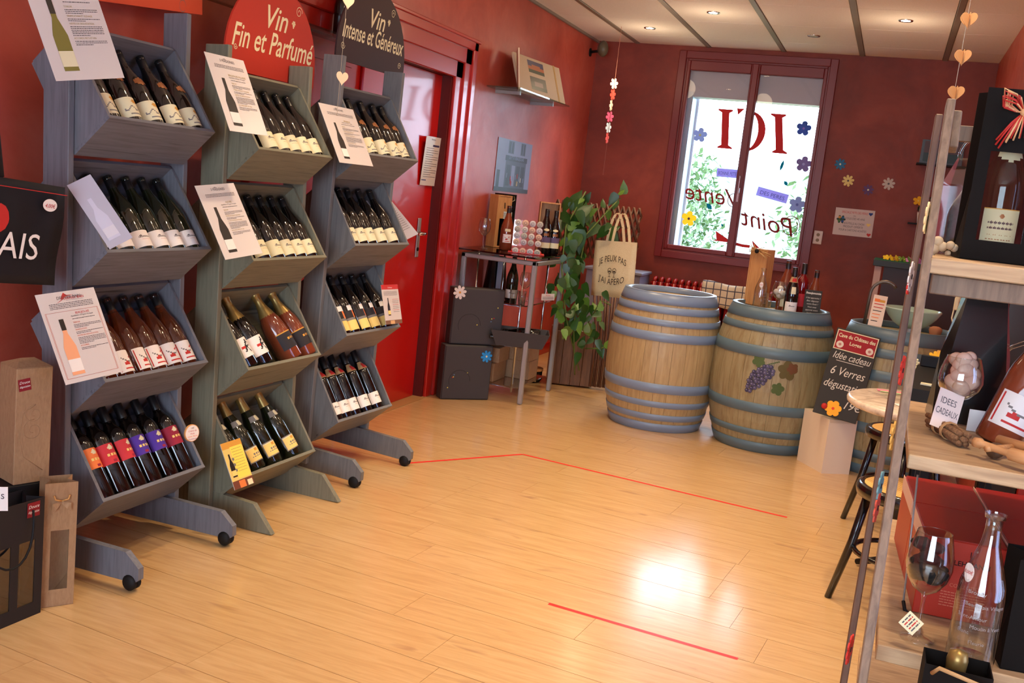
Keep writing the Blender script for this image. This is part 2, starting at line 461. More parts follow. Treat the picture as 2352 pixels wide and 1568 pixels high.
# the window: casing, fixed frame, two sashes, panes, blind boxes, handle
m = MB()
def ring(mb, x0, x1, z0, z1, wd, y0, y1, mt, bev=0.004):
    mb.box((x0, y0, z0), (x0 + wd, y1, z1), mt, bev=bev); mb.box((x1 - wd, y0, z0), (x1, y1, z1), mt, bev=bev)
    mb.box((x0 + wd, y0, z0), (x1 - wd, y1, z0 + wd), mt, bev=bev); mb.box((x0 + wd, y0, z1 - wd), (x1 - wd, y1, z1), mt, bev=bev)
ring(m, -1.91, -0.61, 0.925, 2.675, 0.062, YB - 0.03, YB, M_FRAME)
ring(m, -1.86, -0.66, 0.975, 2.62, 0.03, YB - 0.006, YB + 0.07, M_FRAME)
win = struct(m.build('window_1'))
for (a, b) in ((-1.835, -1.262), (-1.258, -0.685)):
    m = MB()
    xl, xr = (a + 0.028, b - 0.035) if a < -1.5 else (a + 0.035, b - 0.028)
    m.box((a, YB - 0.012, 1.0), (xl, YB + 0.045, 2.6), M_FRAME, bev=0.005); m.box((xr, YB - 0.012, 1.0), (b, YB + 0.045, 2.6), M_FRAME, bev=0.005)
    m.box((xl, YB - 0.012, 1.0), (xr, YB + 0.045, 1.04), M_FRAME, bev=0.005); m.box((xl, YB - 0.012, 2.52), (xr, YB + 0.045, 2.6), M_FRAME, bev=0.005)
    sash = m.build('sash', win)
    m = MB(); m.box((xl - 0.005, YB + 0.018, 1.035), (xr + 0.005, YB + 0.022, 2.525), M_PANE); m.build('pane', sash)
m = MB(); m.box((-1.285, YB - 0.03, 1.0), (-1.235, YB - 0.010, 2.6), M_FRAME, bev=0.006); m.build('meeting_rail', win)
m = MB(); m.box((-1.272, YB - 0.04, 1.46), (-1.248, YB - 0.03, 1.58), M_CHROME, bev=0.003); m.box((-1.268, YB - 0.055, 1.535), (-1.252, YB - 0.04, 1.68), M_CHROME, bev=0.004); m.build('window_handle', win)
M_BLIND = mat('roller_shutter_cream', rgb(176, 170, 176), 0.45)
m = MB(); m.box((WX0 - 0.1, YB + 0.07, 2.31), (WX1 + 0.1, YB + 0.24, 2.66), M_BLIND, bev=0.003); m.build('shutter_box', win)
m = MB(); m.box((WX0 - 0.03, YB + 0.06, 0.95), (-1.765, YB + 0.29, 2.35), mat('outer_jamb_grey', rgb(150, 160, 178), 0.4)); m.box((-1.765, YB + 0.26, 0.95), (-1.745, YB + 0.30, 2.35), mat('shutter_guide', rgb(214, 220, 226), 0.4)); m.build('outer_jamb', win)
m = MB(); m.box((WX0 - 0.1, YB + 0.05, 0.90), (WX1 + 0.1, YB + 0.36, 0.985), mat('outer_sill', rgb(210, 205, 196), 0.7)); m.build('outer_sill', win)

# lettering on the window, painted to be read from outside
M_RED = flat(196, 30, 34); M_REDD = flat(140, 20, 26)
GY = YB + 0.0175
def on_glass(p, off=0.0):
    q = AY(p[0], p[1], GY - off); return q
GM = frame((0, GY, 0), (1, 0, 0), (0, 0, 1))   # local x right, y up, z towards the room
lm = MB()
def serif_I(cx, z0, z1, wd, lean):
    h = z1 - z0
    P = lambda u, w: (cx + u + lean * (w / h), z0 + w)
    sw = wd * 0.25
    poly(lm, [P(-sw, 0.02), P(sw, 0.02), P(sw, h-0.02), P(-sw, h-0.02)], M_RED, 0.001)
    poly(lm, [P(-wd/2, 0), P(wd/2, 0), P(wd/2, 0.012), P(sw, 0.03), P(-sw, 0.03), P(-wd/2, 0.012)], M_RED, 0.0011)
    poly(lm, [P(-wd/2, h-0.012), P(-sw, h-0.03), P(sw, h-0.03), P(wd/2, h-0.012), P(wd/2, h), P(-wd/2, h)], M_RED, 0.0011)
serif_I(-1.432, 1.895, 2.22, 0.125, -0.035)
serif_I(-0.975, 1.895, 2.215, 0.125, -0.055)
# C seen from behind: bowl on the right
cpts = []
for k in range(25):
    a = math.radians(-128 + 256 * k / 24); cpts.append((-1.27 + 0.125 * math.cos(a) , 2.055 + 0.165 * math.sin(a), 0.034 * max(0.12, math.cos(a * 0.72))))
for (a, b) in zip(cpts[:-1], cpts[1:]):
    poly(lm, [(a[0] + a[2]*0.9, a[1]), (b[0] + b[2]*0.9, b[1]), (b[0] - b[2]*0.9, b[1]), (a[0] - a[2]*0.9, a[1])], M_RED, 0.001)
poly(lm, [(-1.36, 2.18), (-1.31, 2.235), (-1.375, 2.235)], M_RED, 0.001)
text_into(lm, 'Vente', -1.47, 1.43, 0.20, M_REDD, 0.001, 0.25, mirror=True, follow=lambda X: 0.06 * (-X))
text_into(lm, 'Point', -0.98, 1.25, 0.21, M_REDD, 0.001, 0.25, mirror=True, follow=lambda X: -0.12 * X)
for c0, r0, st in (((-0.80, 1.31), 0.075, 0), ((-1.30, 1.47), 0.05, 1)):
    pts = [(c0[0] + (r0 * (1 - 0.012*k)) * math.cos(k*0.3 + st), c0[1] + r0 * (1 - 0.012*k) * math.sin(k*0.3 + st) * 1.2) for k in range(24)]
    for a, b in zip(pts[:-1], pts[1:]):
        dx, dy = b[0]-a[0], b[1]-a[1]; ln = math.hypot(dx, dy); nx, ny = -dy/ln*0.003, dx/ln*0.003
        poly(lm, [(a[0]+nx, a[1]+ny), (a[0]-nx, a[1]-ny), (b[0]-nx, b[1]-ny), (b[0]+nx, b[1]+ny)], M_REDD, 0.001)
# the red double-headed arrow, curved
ar = [AY(p[0], p[1], GY) for p in ((1660, 546), (1675, 556), (1690, 560), (1705, 564), (1722, 566))]
for a, b in zip(ar[:-1], ar[1:]):
    poly(lm, [(a.x, a.z - 0.012), (b.x, b.z - 0.012), (b.x, b.z + 0.012), (a.x, a.z + 0.012)], M_RED, 0.001)
a = AY(1637, 552, GY); b = AY(1644, 530, GY); c = AY(1672, 552, GY)
poly(lm, [(a.x, a.z), (a.x + 0.03, a.z + 0.012), (b.x, b.z), (c.x, c.z + 0.01), (c.x, c.z - 0.016)], M_RED, 0.0012)
a = AY(1745, 570, GY)
poly(lm, [(a.x, a.z), (a.x - 0.075, a.z + 0.06), (a.x - 0.05, a.z), (a.x - 0.075, a.z - 0.04)], M_RED, 0.0012)
lt = lm.build('window_lettering', win, GM)

# ---- outdoors, seen through the window
M_GRASS = grainmat('meadow', rgb(86, 104, 62), rgb(104, 120, 76), rgb(124, 134, 90), (1, 1, 1), 0.9, 0.3, rnd=False)
mb = MB(); mb.box((-30, YB + 0.31, -1.2), (24, 60, -1.0), M_GRASS); struct(mb.build('ground'))
hm = MB(); nx = 40; vs = []; fs = []
rh = random.Random(5)
for j in range(2):
    for i in range(nx + 1):
        x = -60 + 110 * i / nx
        z = 5.0 + 2.2 * math.sin(i*0.33) + 1.3*math.sin(i*0.81 + 1) + rh.uniform(-.2, .2)
        vs.append((x, 58 + j*14, (-1 if j == 0 else z)))
for i in range(nx): fs.append([i, i+1, nx+2+i, nx+1+i])
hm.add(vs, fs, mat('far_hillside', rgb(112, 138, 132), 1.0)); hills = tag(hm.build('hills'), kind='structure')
def leaves(name, parent, spots, n, size, m, rr, flatn=None):
    lmb = MB()
    for k in range(n):
        c, r = rr.choice(spots)
        d_ = V((rr.gauss(0, 1), rr.gauss(0, 1), rr.gauss(0, 1))).normalized() * r * rr.uniform(0.55, 1.0)
        p = V(c) + V((d_.x, d_.y, d_.z * 1.1))
        a = V((rr.uniform(-1, 1), rr.uniform(-1, 1), rr.uniform(-1, 1))).normalized(); b = a.cross(V((0.3, 0.2, 1))).normalized(); s_ = size * rr.uniform(0.6, 1.3)
        lmb.add([p - a*s_, p + b*s_*0.45, p + a*s_, p - b*s_*0.45], [(0, 1, 2, 3)], m)
    return lmb.build(name, parent)
rt = random.Random(11)
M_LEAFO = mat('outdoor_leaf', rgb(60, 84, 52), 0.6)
def tree(x, y, h, spread, label, n, seedn, m=M_LEAFO, base=-1.0):
    rr = random.Random(seedn)
    t = thing('tree', label, 'tree', T(x, y, base))
    tm = MB(); tm.tube([(0, 0, 0), (0.04, 0, h*0.4), (0, 0.05, h*0.85)], [0.12, 0.09, 0.03], mat('bark', rgb(84, 66, 50), 0.9), 8); tm.build('trunk', t)
    sp = [((rr.uniform(-.35, .35)*spread, rr.uniform(-.35, .35)*spread, h*(0.15 + 0.8*k/9)), spread*(0.75 - 0.5*abs(k/9 - 0.35))) for k in range(10)]
    tag(leaves('foliage', t, sp, n, 0.11, m, rr), kind='stuff')
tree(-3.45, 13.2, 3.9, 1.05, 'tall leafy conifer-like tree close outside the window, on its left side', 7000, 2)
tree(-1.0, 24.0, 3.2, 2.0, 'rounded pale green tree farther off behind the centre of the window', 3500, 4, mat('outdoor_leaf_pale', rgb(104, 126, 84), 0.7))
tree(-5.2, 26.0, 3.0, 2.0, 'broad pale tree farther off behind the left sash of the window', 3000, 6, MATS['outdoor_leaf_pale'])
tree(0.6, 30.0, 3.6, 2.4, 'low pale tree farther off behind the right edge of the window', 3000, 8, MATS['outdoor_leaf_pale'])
m = MB(); m.box((-2.6, 17, -1.0), (3.0, 17.2, 0.55), mat('pale_render', rgb(214, 204, 188), 0.9)); m.box((-2.7, 16.95, 0.55), (3.1, 17.25, 0.62), MATS['pale_render'])
tag(m.build('garden_wall'), 'pale rendered garden wall outside, low in the right sash of the window', 'wall')
t = thing('flower_bed', 'yellow flowering bush outside at the bottom left corner of the window', 'bush', T(-2.15, 9.9, 0.2))
tag(leaves('blossoms', t, [((0, 0, 0.55), 0.22), ((0.3, 0.2, 0.45), 0.2)], 260, 0.035, flat(236, 200, 40), rt), kind='stuff')
tag(leaves('foliage', t, [((0, 0, 0.4), 0.3), ((0.35, 0.2, 0.3), 0.3), ((0.1, 0.1, 0), 0.3)], 900, 0.05, M_LEAFO, rt), kind='stuff')

# ------------------------------------------------------------------ display racks
def wood(name, r, g, b, dk=0.87, lt=1.09):
    q = lambda k: rgb(min(255, r*k), min(255, g*k), min(255, b*k))
    grainmat(name + '_upright', q(dk), q(1), q(lt), (14, 14, 0.9), 0.5, 1.0, 0, True, 0.35)
    return grainmat(name, q(dk), q(1), q(lt), (14, 0.9, 14), 0.5, 1.0, 0, True, 0.35, knots=q(0.55))
W_BLUE = wood('blue_grey_stain', 106, 108, 116)
W_GREEN = wood('green_grey_stain', 118, 116, 98)
W_GREY = wood('grey_stain', 108, 108, 108)
M_EDGE = {}
FV = (-0.133, -0.118); FT = (-0.165, 0.262)
VT = (FV[0] + FT[0], FV[1] + FT[1])
def panel_between(mb, a, b, y0, y1, t, m, side):
    # board from point a to b (x,z), thickness t to the given side
    dx, dz = b[0]-a[0], b[1]-a[1]; ln = math.hypot(dx, dz); n = (-dz/ln*t*side, dx/ln*t*side)
    pts = [a, b, (b[0]+n[0], b[1]+n[1]), (a[0]+n[0], a[1]+n[1])]
    mb.prism(pts, y0, y1, m, None, 'y')
def make_rack(label, loc, yaw, lean, wd, zs, top, m, casters):
    Mr = Matrix.Translation(loc) @ RZ(yaw) @ RY(lean)
    t = thing('wine_display_rack', label, 'display rack', Mr, 'wine racks along the left wall')
    for y0 in (0.0, wd - 0.024):
        b = MB(); b.box((-0.225, y0, 0.06 if casters else 0.0), (-0.125, y0 + 0.024, top), MATS[m.name + '_upright'], bev=0.002); b.build('post', t)
        b = MB()
        if casters: pts = [(-0.52, 0.045), (0.135, 0.028), (0.15, 0.040), (0.15, 0.078), (0.098, 0.124), (-0.30, 0.142), (-0.52, 0.142)]
        else: pts = [(-0.52, 0.0), (0.145, 0.0), (0.058, 0.105), (-0.30, 0.135), (-0.52, 0.135)]
        ya = y0 - 0.0245 if y0 > 0.1 else y0 + 0.0245
        b.prism(pts, ya, ya + 0.024, MATS[m.name + '_upright'], None, 'y')
        b.build('foot_rail', t)
        if casters:
            for cx in (0.115, -0.47):
                c = MB(); yc = ya + 0.012
                c.tube([(cx, yc, 0.05), (cx, yc, 0.032)], 0.006, M_STEEL, 8)
                for s_ in (-1, 1):
                    c.lathe([(0, 0), (0.020, 0.0), (0.026, 0.006), (0.026, 0.014), (0.018, 0.021), (0, 0.021)], M_BLACK, 16, T(cx, yc, 0.0262) @ RX(PI/2 * -s_))
                c.box((cx - 0.016, yc - 0.014, 0.034), (cx + 0.016, yc + 0.014, 0.05), M_BLACK, bev=0.004)
                c.build('caster', t)
    for z in zs:
        y0, y1 = 0.0255, wd - 0.0255
        def L_(p): return (p[0], p[1] + z)
        F = (0, 0)
        b = MB(); panel_between(b, L_(F), L_(FV), y0, y1, 0.012, m, 1); o = b.build('bin', t)
        b = MB(); panel_between(b, L_(FV), L_(VT), y0 + 0.012, y1 - 0.012, 0.012, m, -1); b.build('back_board', o)
        b = MB(); panel_between(b, L_(FT), L_(VT), y0 + 0.012, y1 - 0.012, 0.012, m, -1) ; b.build('top_board', o)
        for ya in (y0 + 0.0005, y1 - 0.0125):
            b = MB(); b.prism([L_(F), L_(FV), L_(VT), L_(FT)], ya, ya + 0.012, MATS[m.name + '_upright'], None, 'y'); b.build('side_board', o)
        b = MB()
        for yy, s_ in ((y1 - 0.014, 1),):
            for (u, w_) in ((-0.16, 0.03), (-0.19, 0.14)):
                b.lathe([(0, 0), (0.006, 0), (0.006, 0.002), (0, 0.002)], M_STEEL, 8, T(u, yy + 0.0005, z + w_) @ RX(PI/2))
        b.build('screw', o)
    return t, Mr
R1, M1 = make_rack('blue-grey stained wooden wine rack on casters, nearest the camera', (-2.195, 2.445, 0), 0, math.radians(-2.2), 0.56, (0.28, 0.667, 1.072, 1.478), 1.87, W_BLUE, True)
R2, M2 = make_rack('greenish grey wooden wine rack on plain wooden feet, between two caster racks', (-2.152, 3.125, 0), math.radians(-0.5), math.radians(-1.4), 0.56, (0.205, 0.622, 1.032, 1.438), 1.79, W_GREEN, False)
R3, M3 = make_rack('grey wooden wine rack on casters, farthest back beside the red door', (-2.178, 3.845, 0), math.radians(-2.6), math.radians(0.9), 0.53, (0.287, 0.680, 1.078, 1.470), 1.86, W_GREY, True)

# ------------------------------------------------------------------ bottles
G_DARK = mat('dark_bottle_glass', rgb(16, 12, 10), 0.06, spec=0.6, coat=0.2)
G_GREEN = mat('dark_green_bottle_glass', rgb(22, 26, 12), 0.06, spec=0.6, coat=0.2)
G_ROSE = mat('rose_wine_in_glass', rgb(196, 96, 52), 0.05, spec=0.6, trans=0.9, coat=0.2)
G_ROSED = mat('amber_rose_wine_in_glass', rgb(150, 72, 44), 0.05, spec=0.6, trans=0.35, coat=0.2)
G_RED = mat('red_liquid_in_glass', rgb(130, 14, 20), 0.05, spec=0.6, trans=0.3, coat=0.2)
M_CAPB = mat('black_capsule', rgb(20, 18, 20), 0.35)
M_GOLD = mat('gold_foil', rgb(150, 122, 66), 0.35, metal=0.6)
P_INK = flat(96, 90, 92); P_CREAM = flat(222, 214, 176); P_WHITE = flat(232, 226, 220); P_BLK = flat(40, 36, 40); P_YEL = flat(236, 206, 120); P_GOLD = flat(206, 150, 60)
P_RED = flat(190, 44, 40); P_COP = mat('copper_seal', rgb(150, 96, 56), 0.4, metal=0.5)
P_OR = flat(232, 122, 62); P_PUR = flat(76, 44, 150); P_CRIM = flat(150, 28, 56); P_ROSY = flat(200, 50, 60); P_GREY = flat(120, 116, 112); P_BEI = flat(176, 140, 96)
def p_script(u, v):
    if v > 0.97: return P_RED
    if (u-0.62)**2/0.02 + (v-0.78)**2/0.012 < 1: return P_GOLD
    if 0.28 < v < 0.56 and abs(v - 0.42 - 0.10*math.sin(u*19)) < 0.04 and 0.15 < u < 0.9: return P_GREY
    if 0.15 < v < 0.2 and 0.3 < u < 0.7: return P_GREY
    return P_CREAM
def p_plain(base):
    def f(u, v):
        if 0.56 < v < 0.64 and 0.30 < u < 0.74 and int(u*58) % 3 != 0: return P_INK
        if 0.66 < v < 0.70 and 0.34 < u < 0.42 or 0.70 < v < 0.73 and 0.37 < u < 0.40: return P_INK
        if 0.42 < v < 0.455 and 0.38 < u < 0.66 and int(u*60) % 2: return P_RED
        return base
    f.fine = True
    return f
def p_rose(u, v):
    if (0.06 < u < 0.10 or 0.90 < u < 0.94) and 0.06 < v < 0.94 or (0.05 < v < 0.08 or 0.92 < v < 0.95) and 0.06 < u < 0.94: return P_RED
    if (u-0.42)**2/0.02 + (v-0.36)**2/0.014 < 1 and v > 0.30: return P_RED
    if 0.6 < v < 0.72 and 0.6 < u < 0.8 and abs(u - v) < 0.06: return P_RED
    if abs(v - 0.55 - 0.1*math.sin(u*9)) < 0.025 and 0.2 < u < 0.8: return P_GREY
    if 0.14 < v < 0.19 and 0.25 < u < 0.8: return P_RED
    return P_WHITE
def p_block(base):
    def f(u, v):
        if (u-0.5)**2/0.012 + (v-0.80)**2/0.012 < 1: return P_CREAM
        if 0.40 < v < 0.50 and 0.25 < u < 0.78 and int(u*24) % 3: return P_YEL
        if 0.30 < v < 0.34 and 0.3 < u < 0.72: return P_YEL
        if (u-0.5)**2/0.01 + (v-0.14)**2/0.006 < 1: return P_CRIM
        return base
    return f
def p_champ(u, v):
    if v < 0.05 or v > 0.95 or u < 0.06 or u > 0.94: return P_GREY
    if 0.30 < v < 0.38 and 0.2 < u < 0.8 and int(u*24) % 3: return P_GREY
    if 0.45 < v < 0.58 and 0.3 < u < 0.72 and int(u*24) % 3: return P_GREY
    if (u-0.5)**2/0.008 + (v-0.78)**2/0.008 < 1: return P_GOLD
    return P_YEL if v < 0.9 else P_CREAM
def p_band(u, v):
    if v > 0.62: return P_OR if u > 0.5 else P_BLK
    if v > 0.48: return P_GREY
    return P_YEL
def p_neckred(u, v):
    if 0.12 < v < 0.7 and 0.28 < u < 0.74: return P_RED
    if v > 0.8 and abs(u - 0.5) < 0.1: return P_GREY
    return P_BEI
def p_figure(u, v):
    d1 = abs((u - 0.45) - 0.28*(v - 0.5)); 
    if (d1 < 0.035 and 0.25 < v < 0.85) or ((u-0.56)**2 + (v-0.62)**2 < 0.016 and (u-0.56)**2 + (v-0.62)**2 > 0.007): return P_BLK
    if abs((u - 0.55) + 0.5*(v - 0.36)) < 0.03 and 0.2 < v < 0.5: return P_BLK
    if (u-0.34)**2 + (v-0.5)**2 < 0.006: return P_RED
    return P_WHITE
def p_const(m): return lambda u, v: m
def patch(mb, r, z0, z1, ang, painter, nu=24, nv=16, e=0.0005):
    if getattr(painter, 'fine', False): nu, nv = 60, 40
    vs = []; fs = []
    for j in range(nv + 1):
        for i in range(nu + 1):
            a = math.radians(-ang + 2*ang*i/nu); vs.append(((r+e)*math.cos(a), (r+e)*math.sin(a), z0 + (z1-z0)*j/nv))
    by = {}
    for j in range(nv):
        for i in range(nu):
            m = painter((i+0.5)/nu, (j+0.5)/nv); by.setdefault(m.name, (m, []))[1].append([j*(nu+1)+i, j*(nu+1)+i+1, (j+1)*(nu+1)+i+1, (j+1)*(nu+1)+i])
    for k in by: mb.add(vs, by[k][1], by[k][0], True)
PROF = {
 'burg': ([(0, .004), (.03, 0), (.038, .001), (.0415, .007), (.0415, .140), (.0395, .158), (.0335, .183), (.0255, .208), (.0185, .230), (.0150, .252), (.0145, .280), (.0155, .281), (.0155, .291), (.012, .294), (0, .294)], 0.240, .0152),
 'bord': ([(0, .004), (.03, 0), (.036, .001), (.0380, .007), (.0380, .190), (.0365, .205), (.030, .222), (.020, .236), (.0155, .248), (.0148, .300), (.0155, .301), (.0155, .312), (.012, .314), (0, .314)], 0.252, .0158),
 'champ': ([(0, .006), (.03, 0), (.042, .001), (.0445, .008), (.0445, .135), (.0430, .155), (.037, .182), (.0285, .212), (.0205, .245), (.0165, .275), (.0160, .300), (.0185, .302), (.0185, .322), (.013, .326), (0, .326)], 0.215, None),
 'fat': ([(0, .006), (.03, 0), (.046, .001), (.049, .008), (.049, .125), (.0475, .150), (.042, .180), (.032, .210), (.0215, .240), (.0165, .265), (.0160, .290), (.0185, .292), (.0185, .312), (.013, .316), (0, .316)], 0.205, None),
}
BN = {}
def bottle_proto(key, prof, glass, parts, cap=M_CAPB, name='wine_bottle'):
    """parts: (part name, z0, z1, half angle, painter)"""
    t = bpy.data.objects.new(name, None); C.objects.link(t)
    pr, zc, rc = PROF[prof]
    b = MB(); b.lathe(pr, glass, 22); b.build('glass', t)
    b = MB()
    if rc:
        b.lathe([(rc + .0004, zc), (rc + .0004, pr[-1][1] + 0.001), (rc - .001, pr[-1][1] + 0.0025), (0, pr[-1][1] + 0.0025)], cap, 16)
    else:
        e = .0008; lo = [(r + e, z) for r, z in pr if z >= zc and r > 0.0125] 
        b.lathe([(lo[0][0] + .0035, zc - 0.012)] + lo + [(.013, pr[-1][1] + e), (0, pr[-1][1] + e)], M_GOLD, 18)
    b.build('capsule', t)
    for (nm, z0, z1, ang, pt) in parts:
        rr_ = max([r for (r, z) in pr]) if (z1 < 0.2 and z0 < 0.11) else None
        if rr_ is None:
            # sloping neck label: follow the profile
            b = MB(); nu, nv = 14, 8; vs = []
            def rad(z):
                for (r0, a), (r1, c) in zip(pr[:-1], pr[1:]):
                    if a <= z <= c and c > a: return r0 + (r1-r0)*(z-a)/(c-a)
                return 0.015
            for j in range(nv+1):
                for i in range(nu+1):
                    a = math.radians(-ang + 2*ang*i/nu); z = z0 + (z1-z0)*j/nv; r = rad(z) + 0.0009
                    vs.append((r*math.cos(a), r*math.sin(a), z))
            by = {}
            for j in range(nv):
                for i in range(nu):
                    m = pt((i+.5)/nu, (j+.5)/nv)
                    if m: by.setdefault(m.name, (m, []))[1].append([j*(nu+1)+i, j*(nu+1)+i+1, (j+1)*(nu+1)+i+1, (j+1)*(nu+1)+i])
            for k in by: b.add(vs, by[k][1], by[k][0], True)
        else:
            b = MB(); patch(b, rr_, z0, z1, ang, pt)
        b.build(nm, t)
    BN[key] = [t, False]
    return t
def oval(m, bg=None): return lambda u, v: m if (u-.5)**2/.2 + (v-.5)**2/.2 < 1 else bg
bottle_proto('script', 'burg', G_DARK, [('label', .022, .092, 75, p_script), ('seal', .150, .182, 42, oval(P_COP, None))])
bottle_proto('white', 'burg', G_GREEN, [('label', .020, .078, 75, p_plain(P_WHITE))])
bottle_proto('rose', 'burg', G_ROSE, [('label', .018, .094, 60, p_rose)])
bottle_proto('orange', 'bord', G_DARK, [('label', .105, .175, 75, p_block(P_OR))])
bottle_proto('redlab', 'bord', G_DARK, [('label', .105, .175, 75, p_block(P_ROSY))])
bottle_proto('purple', 'bord', G_DARK, [('label', .105, .175, 75, p_block(P_PUR))])
bottle_proto('crimson', 'bord', G_DARK, [('label', .105, .175, 75, p_block(P_CRIM))])
bottle_proto('bare', 'bord', G_DARK, [])
bottle_proto('cream', 'burg', G_DARK, [('label', .022, .086, 75, p_plain(P_CREAM))])
bottle_proto('champ', 'champ', G_GREEN, [('label', .030, .092, 62, p_champ), ('neck_band', .188, .212, 60, lambda u, v: P_CREAM if (u-.5)**2/.03 + (v-.5)**2/.2 < 1 else P_GREY)])
bottle_proto('spark', 'fat', G_ROSED, [('label', .045, .118, 70, lambda u, v: P_GOLD if (.5 < v < .6 and .3 < u < .7 and int(u*20) % 2) or v > .93 else P_BLK)])
bottle_proto('figure', 'fat', G_DARK, [('label', .040, .118, 66, p_figure)], name='wine_bottle')
bottle_proto('medal', 'burg', G_DARK, [('label', .020, .112, 70, p_band), ('medallion', .112, .136, 30, lambda u, v: P_WHITE)])
bottle_proto('collar', 'bord', G_DARK, [('label', .028, .085, 75, p_plain(P_WHITE)), ('neck_label', .208, .246, 70, p_neckred)])
def put(key, M, label, group=None, cat='wine bottle'):
    t, used = BN[key]
    if used: o = copy_tree(t)
    else: o = t; BN[key][1] = True
    o.matrix_world = M
    o['label'] = label; o['category'] = cat
    if group: o['group'] = group
    elif 'group' in o: del o['group']
    return o
def upright(p, face=0, s=1.0): return Matrix.Translation(p) @ RZ(face) @ Matrix.Diagonal((s, s, s, 1))
DIRB = V((FT[0], 0, FT[1])).normalized()
def in_bin(Mr, z, y, twist=0, tilt_y=0, u=0.052, lift=0.0, back=False, dshift=0):
    # matrix of a bottle standing on the front panel, leaning along the bin's back
    d = V((DIRB.x, tilt_y, DIRB.z)).normalized()
    fv = V((FV[0], 0, FV[1])).normalized()
    base = V((0, 0, z)) + fv * (u if not back else 0.125) + V((0, y, 0)) + d * (0.0035 + lift)
    n = V((-fv.x, 0, -fv.z)); x = (n - d * n.dot(d)).normalized(); yv = d.cross(x)
    m = Matrix((x, yv, d)).transposed().to_4x4(); m.translation = base
    return Mr @ m @ RZ(twist)
def bin_y(Mr, z, px, py, zoff=0.03):
    # y along the rack of the thing seen at a pixel in the plane just behind the bin's front edge
    p0 = Mr @ V((-0.045, 0, z + zoff)); q = AXX(px, py, p0.x)
    return (Mr.inverted() @ q).y
WD = {id(M1): 0.56, id(M2): 0.56, id(M3): 0.53}
ORD = ['first', 'second', 'third', 'fourth', 'fifth', 'sixth', 'seventh']
rb = random.Random(21)
def fill(Mr, z, spots, group, tail, u=0.052, backrow=None):
    ys_ = [bin_y(Mr, z, px, py) for px, py, *_ in spots]
    hi = WD[id(Mr)] - 0.079
    for i in reversed(range(len(ys_))):
        ys_[i] = min(ys_[i], hi); hi = ys_[i] - 0.0775 if i else hi
    lo = 0.079
    for i in range(len(ys_)):
        ys_[i] = max(ys_[i], lo); lo = ys_[i] + 0.0765
    for i, (px, py, key, desc, tw) in enumerate(spots):
        y = ys_[i]
        put(key, in_bin(Mr, z, y, math.radians(tw), 0, u), desc + ' bottle, ' + ORD[i] + ' from left ' + tail, group)
B1 = 'in the top bin of the nearest blue-grey rack'
fill(M1, 1.478, [(244, 252, 'script', 'gold-sealed cream-labelled', 8), (302, 256, 'script', 'gold-sealed cream-labelled', 2), (352, 264, 'script', 'gold-sealed cream-labelled', -4), (402, 272, 'script', 'gold-sealed cream-labelled', 3), (448, 278, 'script', 'gold-sealed cream-labelled', 6)], 'bottles in top bin of nearest rack', B1)
B2 = 'in the second bin of the nearest rack'
fill(M1, 1.072, [(240, 560, 'white', 'green white-labelled', 0), (283, 558, 'white', 'green white-labelled', 5), (328, 558, 'white', 'green white-labelled', -6), (371, 556, 'white', 'green white-labelled', 3), (412, 554, 'white', 'green white-labelled', 9), (451, 552, 'white', 'green white-labelled', -3)], 'bottles in second bin of nearest rack', B2)
B3 = 'in the third bin of the nearest rack'
fill(M1, 0.667, [(246, 850, 'rose', 'rosé', 0), (285, 842, 'rose', 'rosé', 10), (325, 833, 'rose', 'rosé', 16), (364, 824, 'rose', 'rosé', 2), (402, 814, 'rose', 'rosé', -6), (441, 803, 'rose', 'rosé', -4)], 'rosé bottles in third bin of nearest rack', B3)
B4 = 'in the bottom bin of the nearest rack'
fill(M1, 0.28, [(228, 1128, 'orange', 'orange-labelled screw-cap', 8), (266, 1112, 'redlab', 'red-labelled screw-cap', 2), (309, 1097, 'redlab', 'red-labelled screw-cap', 18), (347, 1084, 'purple', 'purple-labelled screw-cap', 0), (385, 1070, 'purple', 'purple-labelled screw-cap', 4), (422, 1056, 'crimson', 'crimson-labelled screw-cap', -2)], 'screw-cap bottles in bottom bin of nearest rack', B4, u=0.045)
for i, yy in enumerate((0.09, 0.17, 0.25, 0.33, 0.41)):
    put('bare', in_bin(M1, 0.28, yy, 0, 0, back=True, lift=0.0), 'back-row screw-cap bottle, ' + ORD[i] + ' from left, in bottom bin of the nearest rack', 'back row in bottom bin of nearest rack')
C1 = 'in the top bin of the middle rack'
fill(M2, 1.438, [(598, 336, 'cream', 'red wine', 0), (620, 334, 'cream', 'cream-labelled red wine', 0), (655, 337, 'cream', 'cream-labelled red wine', 4), (687, 342, 'cream', 'cream-labelled red wine', -14), (716, 346, 'cream', 'cream-labelled red wine', 2), (743, 350, 'cream', 'cream-labelled red wine', 0)][1:], 'bottles in top bin of middle rack', C1)
C2 = 'in the second bin of the middle rack'
fill(M2, 1.032, [(601, 585, 'cream', 'plain cream-labelled', 0), (634, 583, 'cream', 'plain cream-labelled', 4), (664, 583, 'cream', 'plain cream-labelled', 0), (696, 581, 'cream', 'plain cream-labelled', 0), (727, 580, 'cream', 'plain cream-labelled', 0)], 'bottles in second bin of middle rack', C2)
C3 = 'in the third bin of the middle rack'
y = bin_y(M2, 0.622, 570, 830)
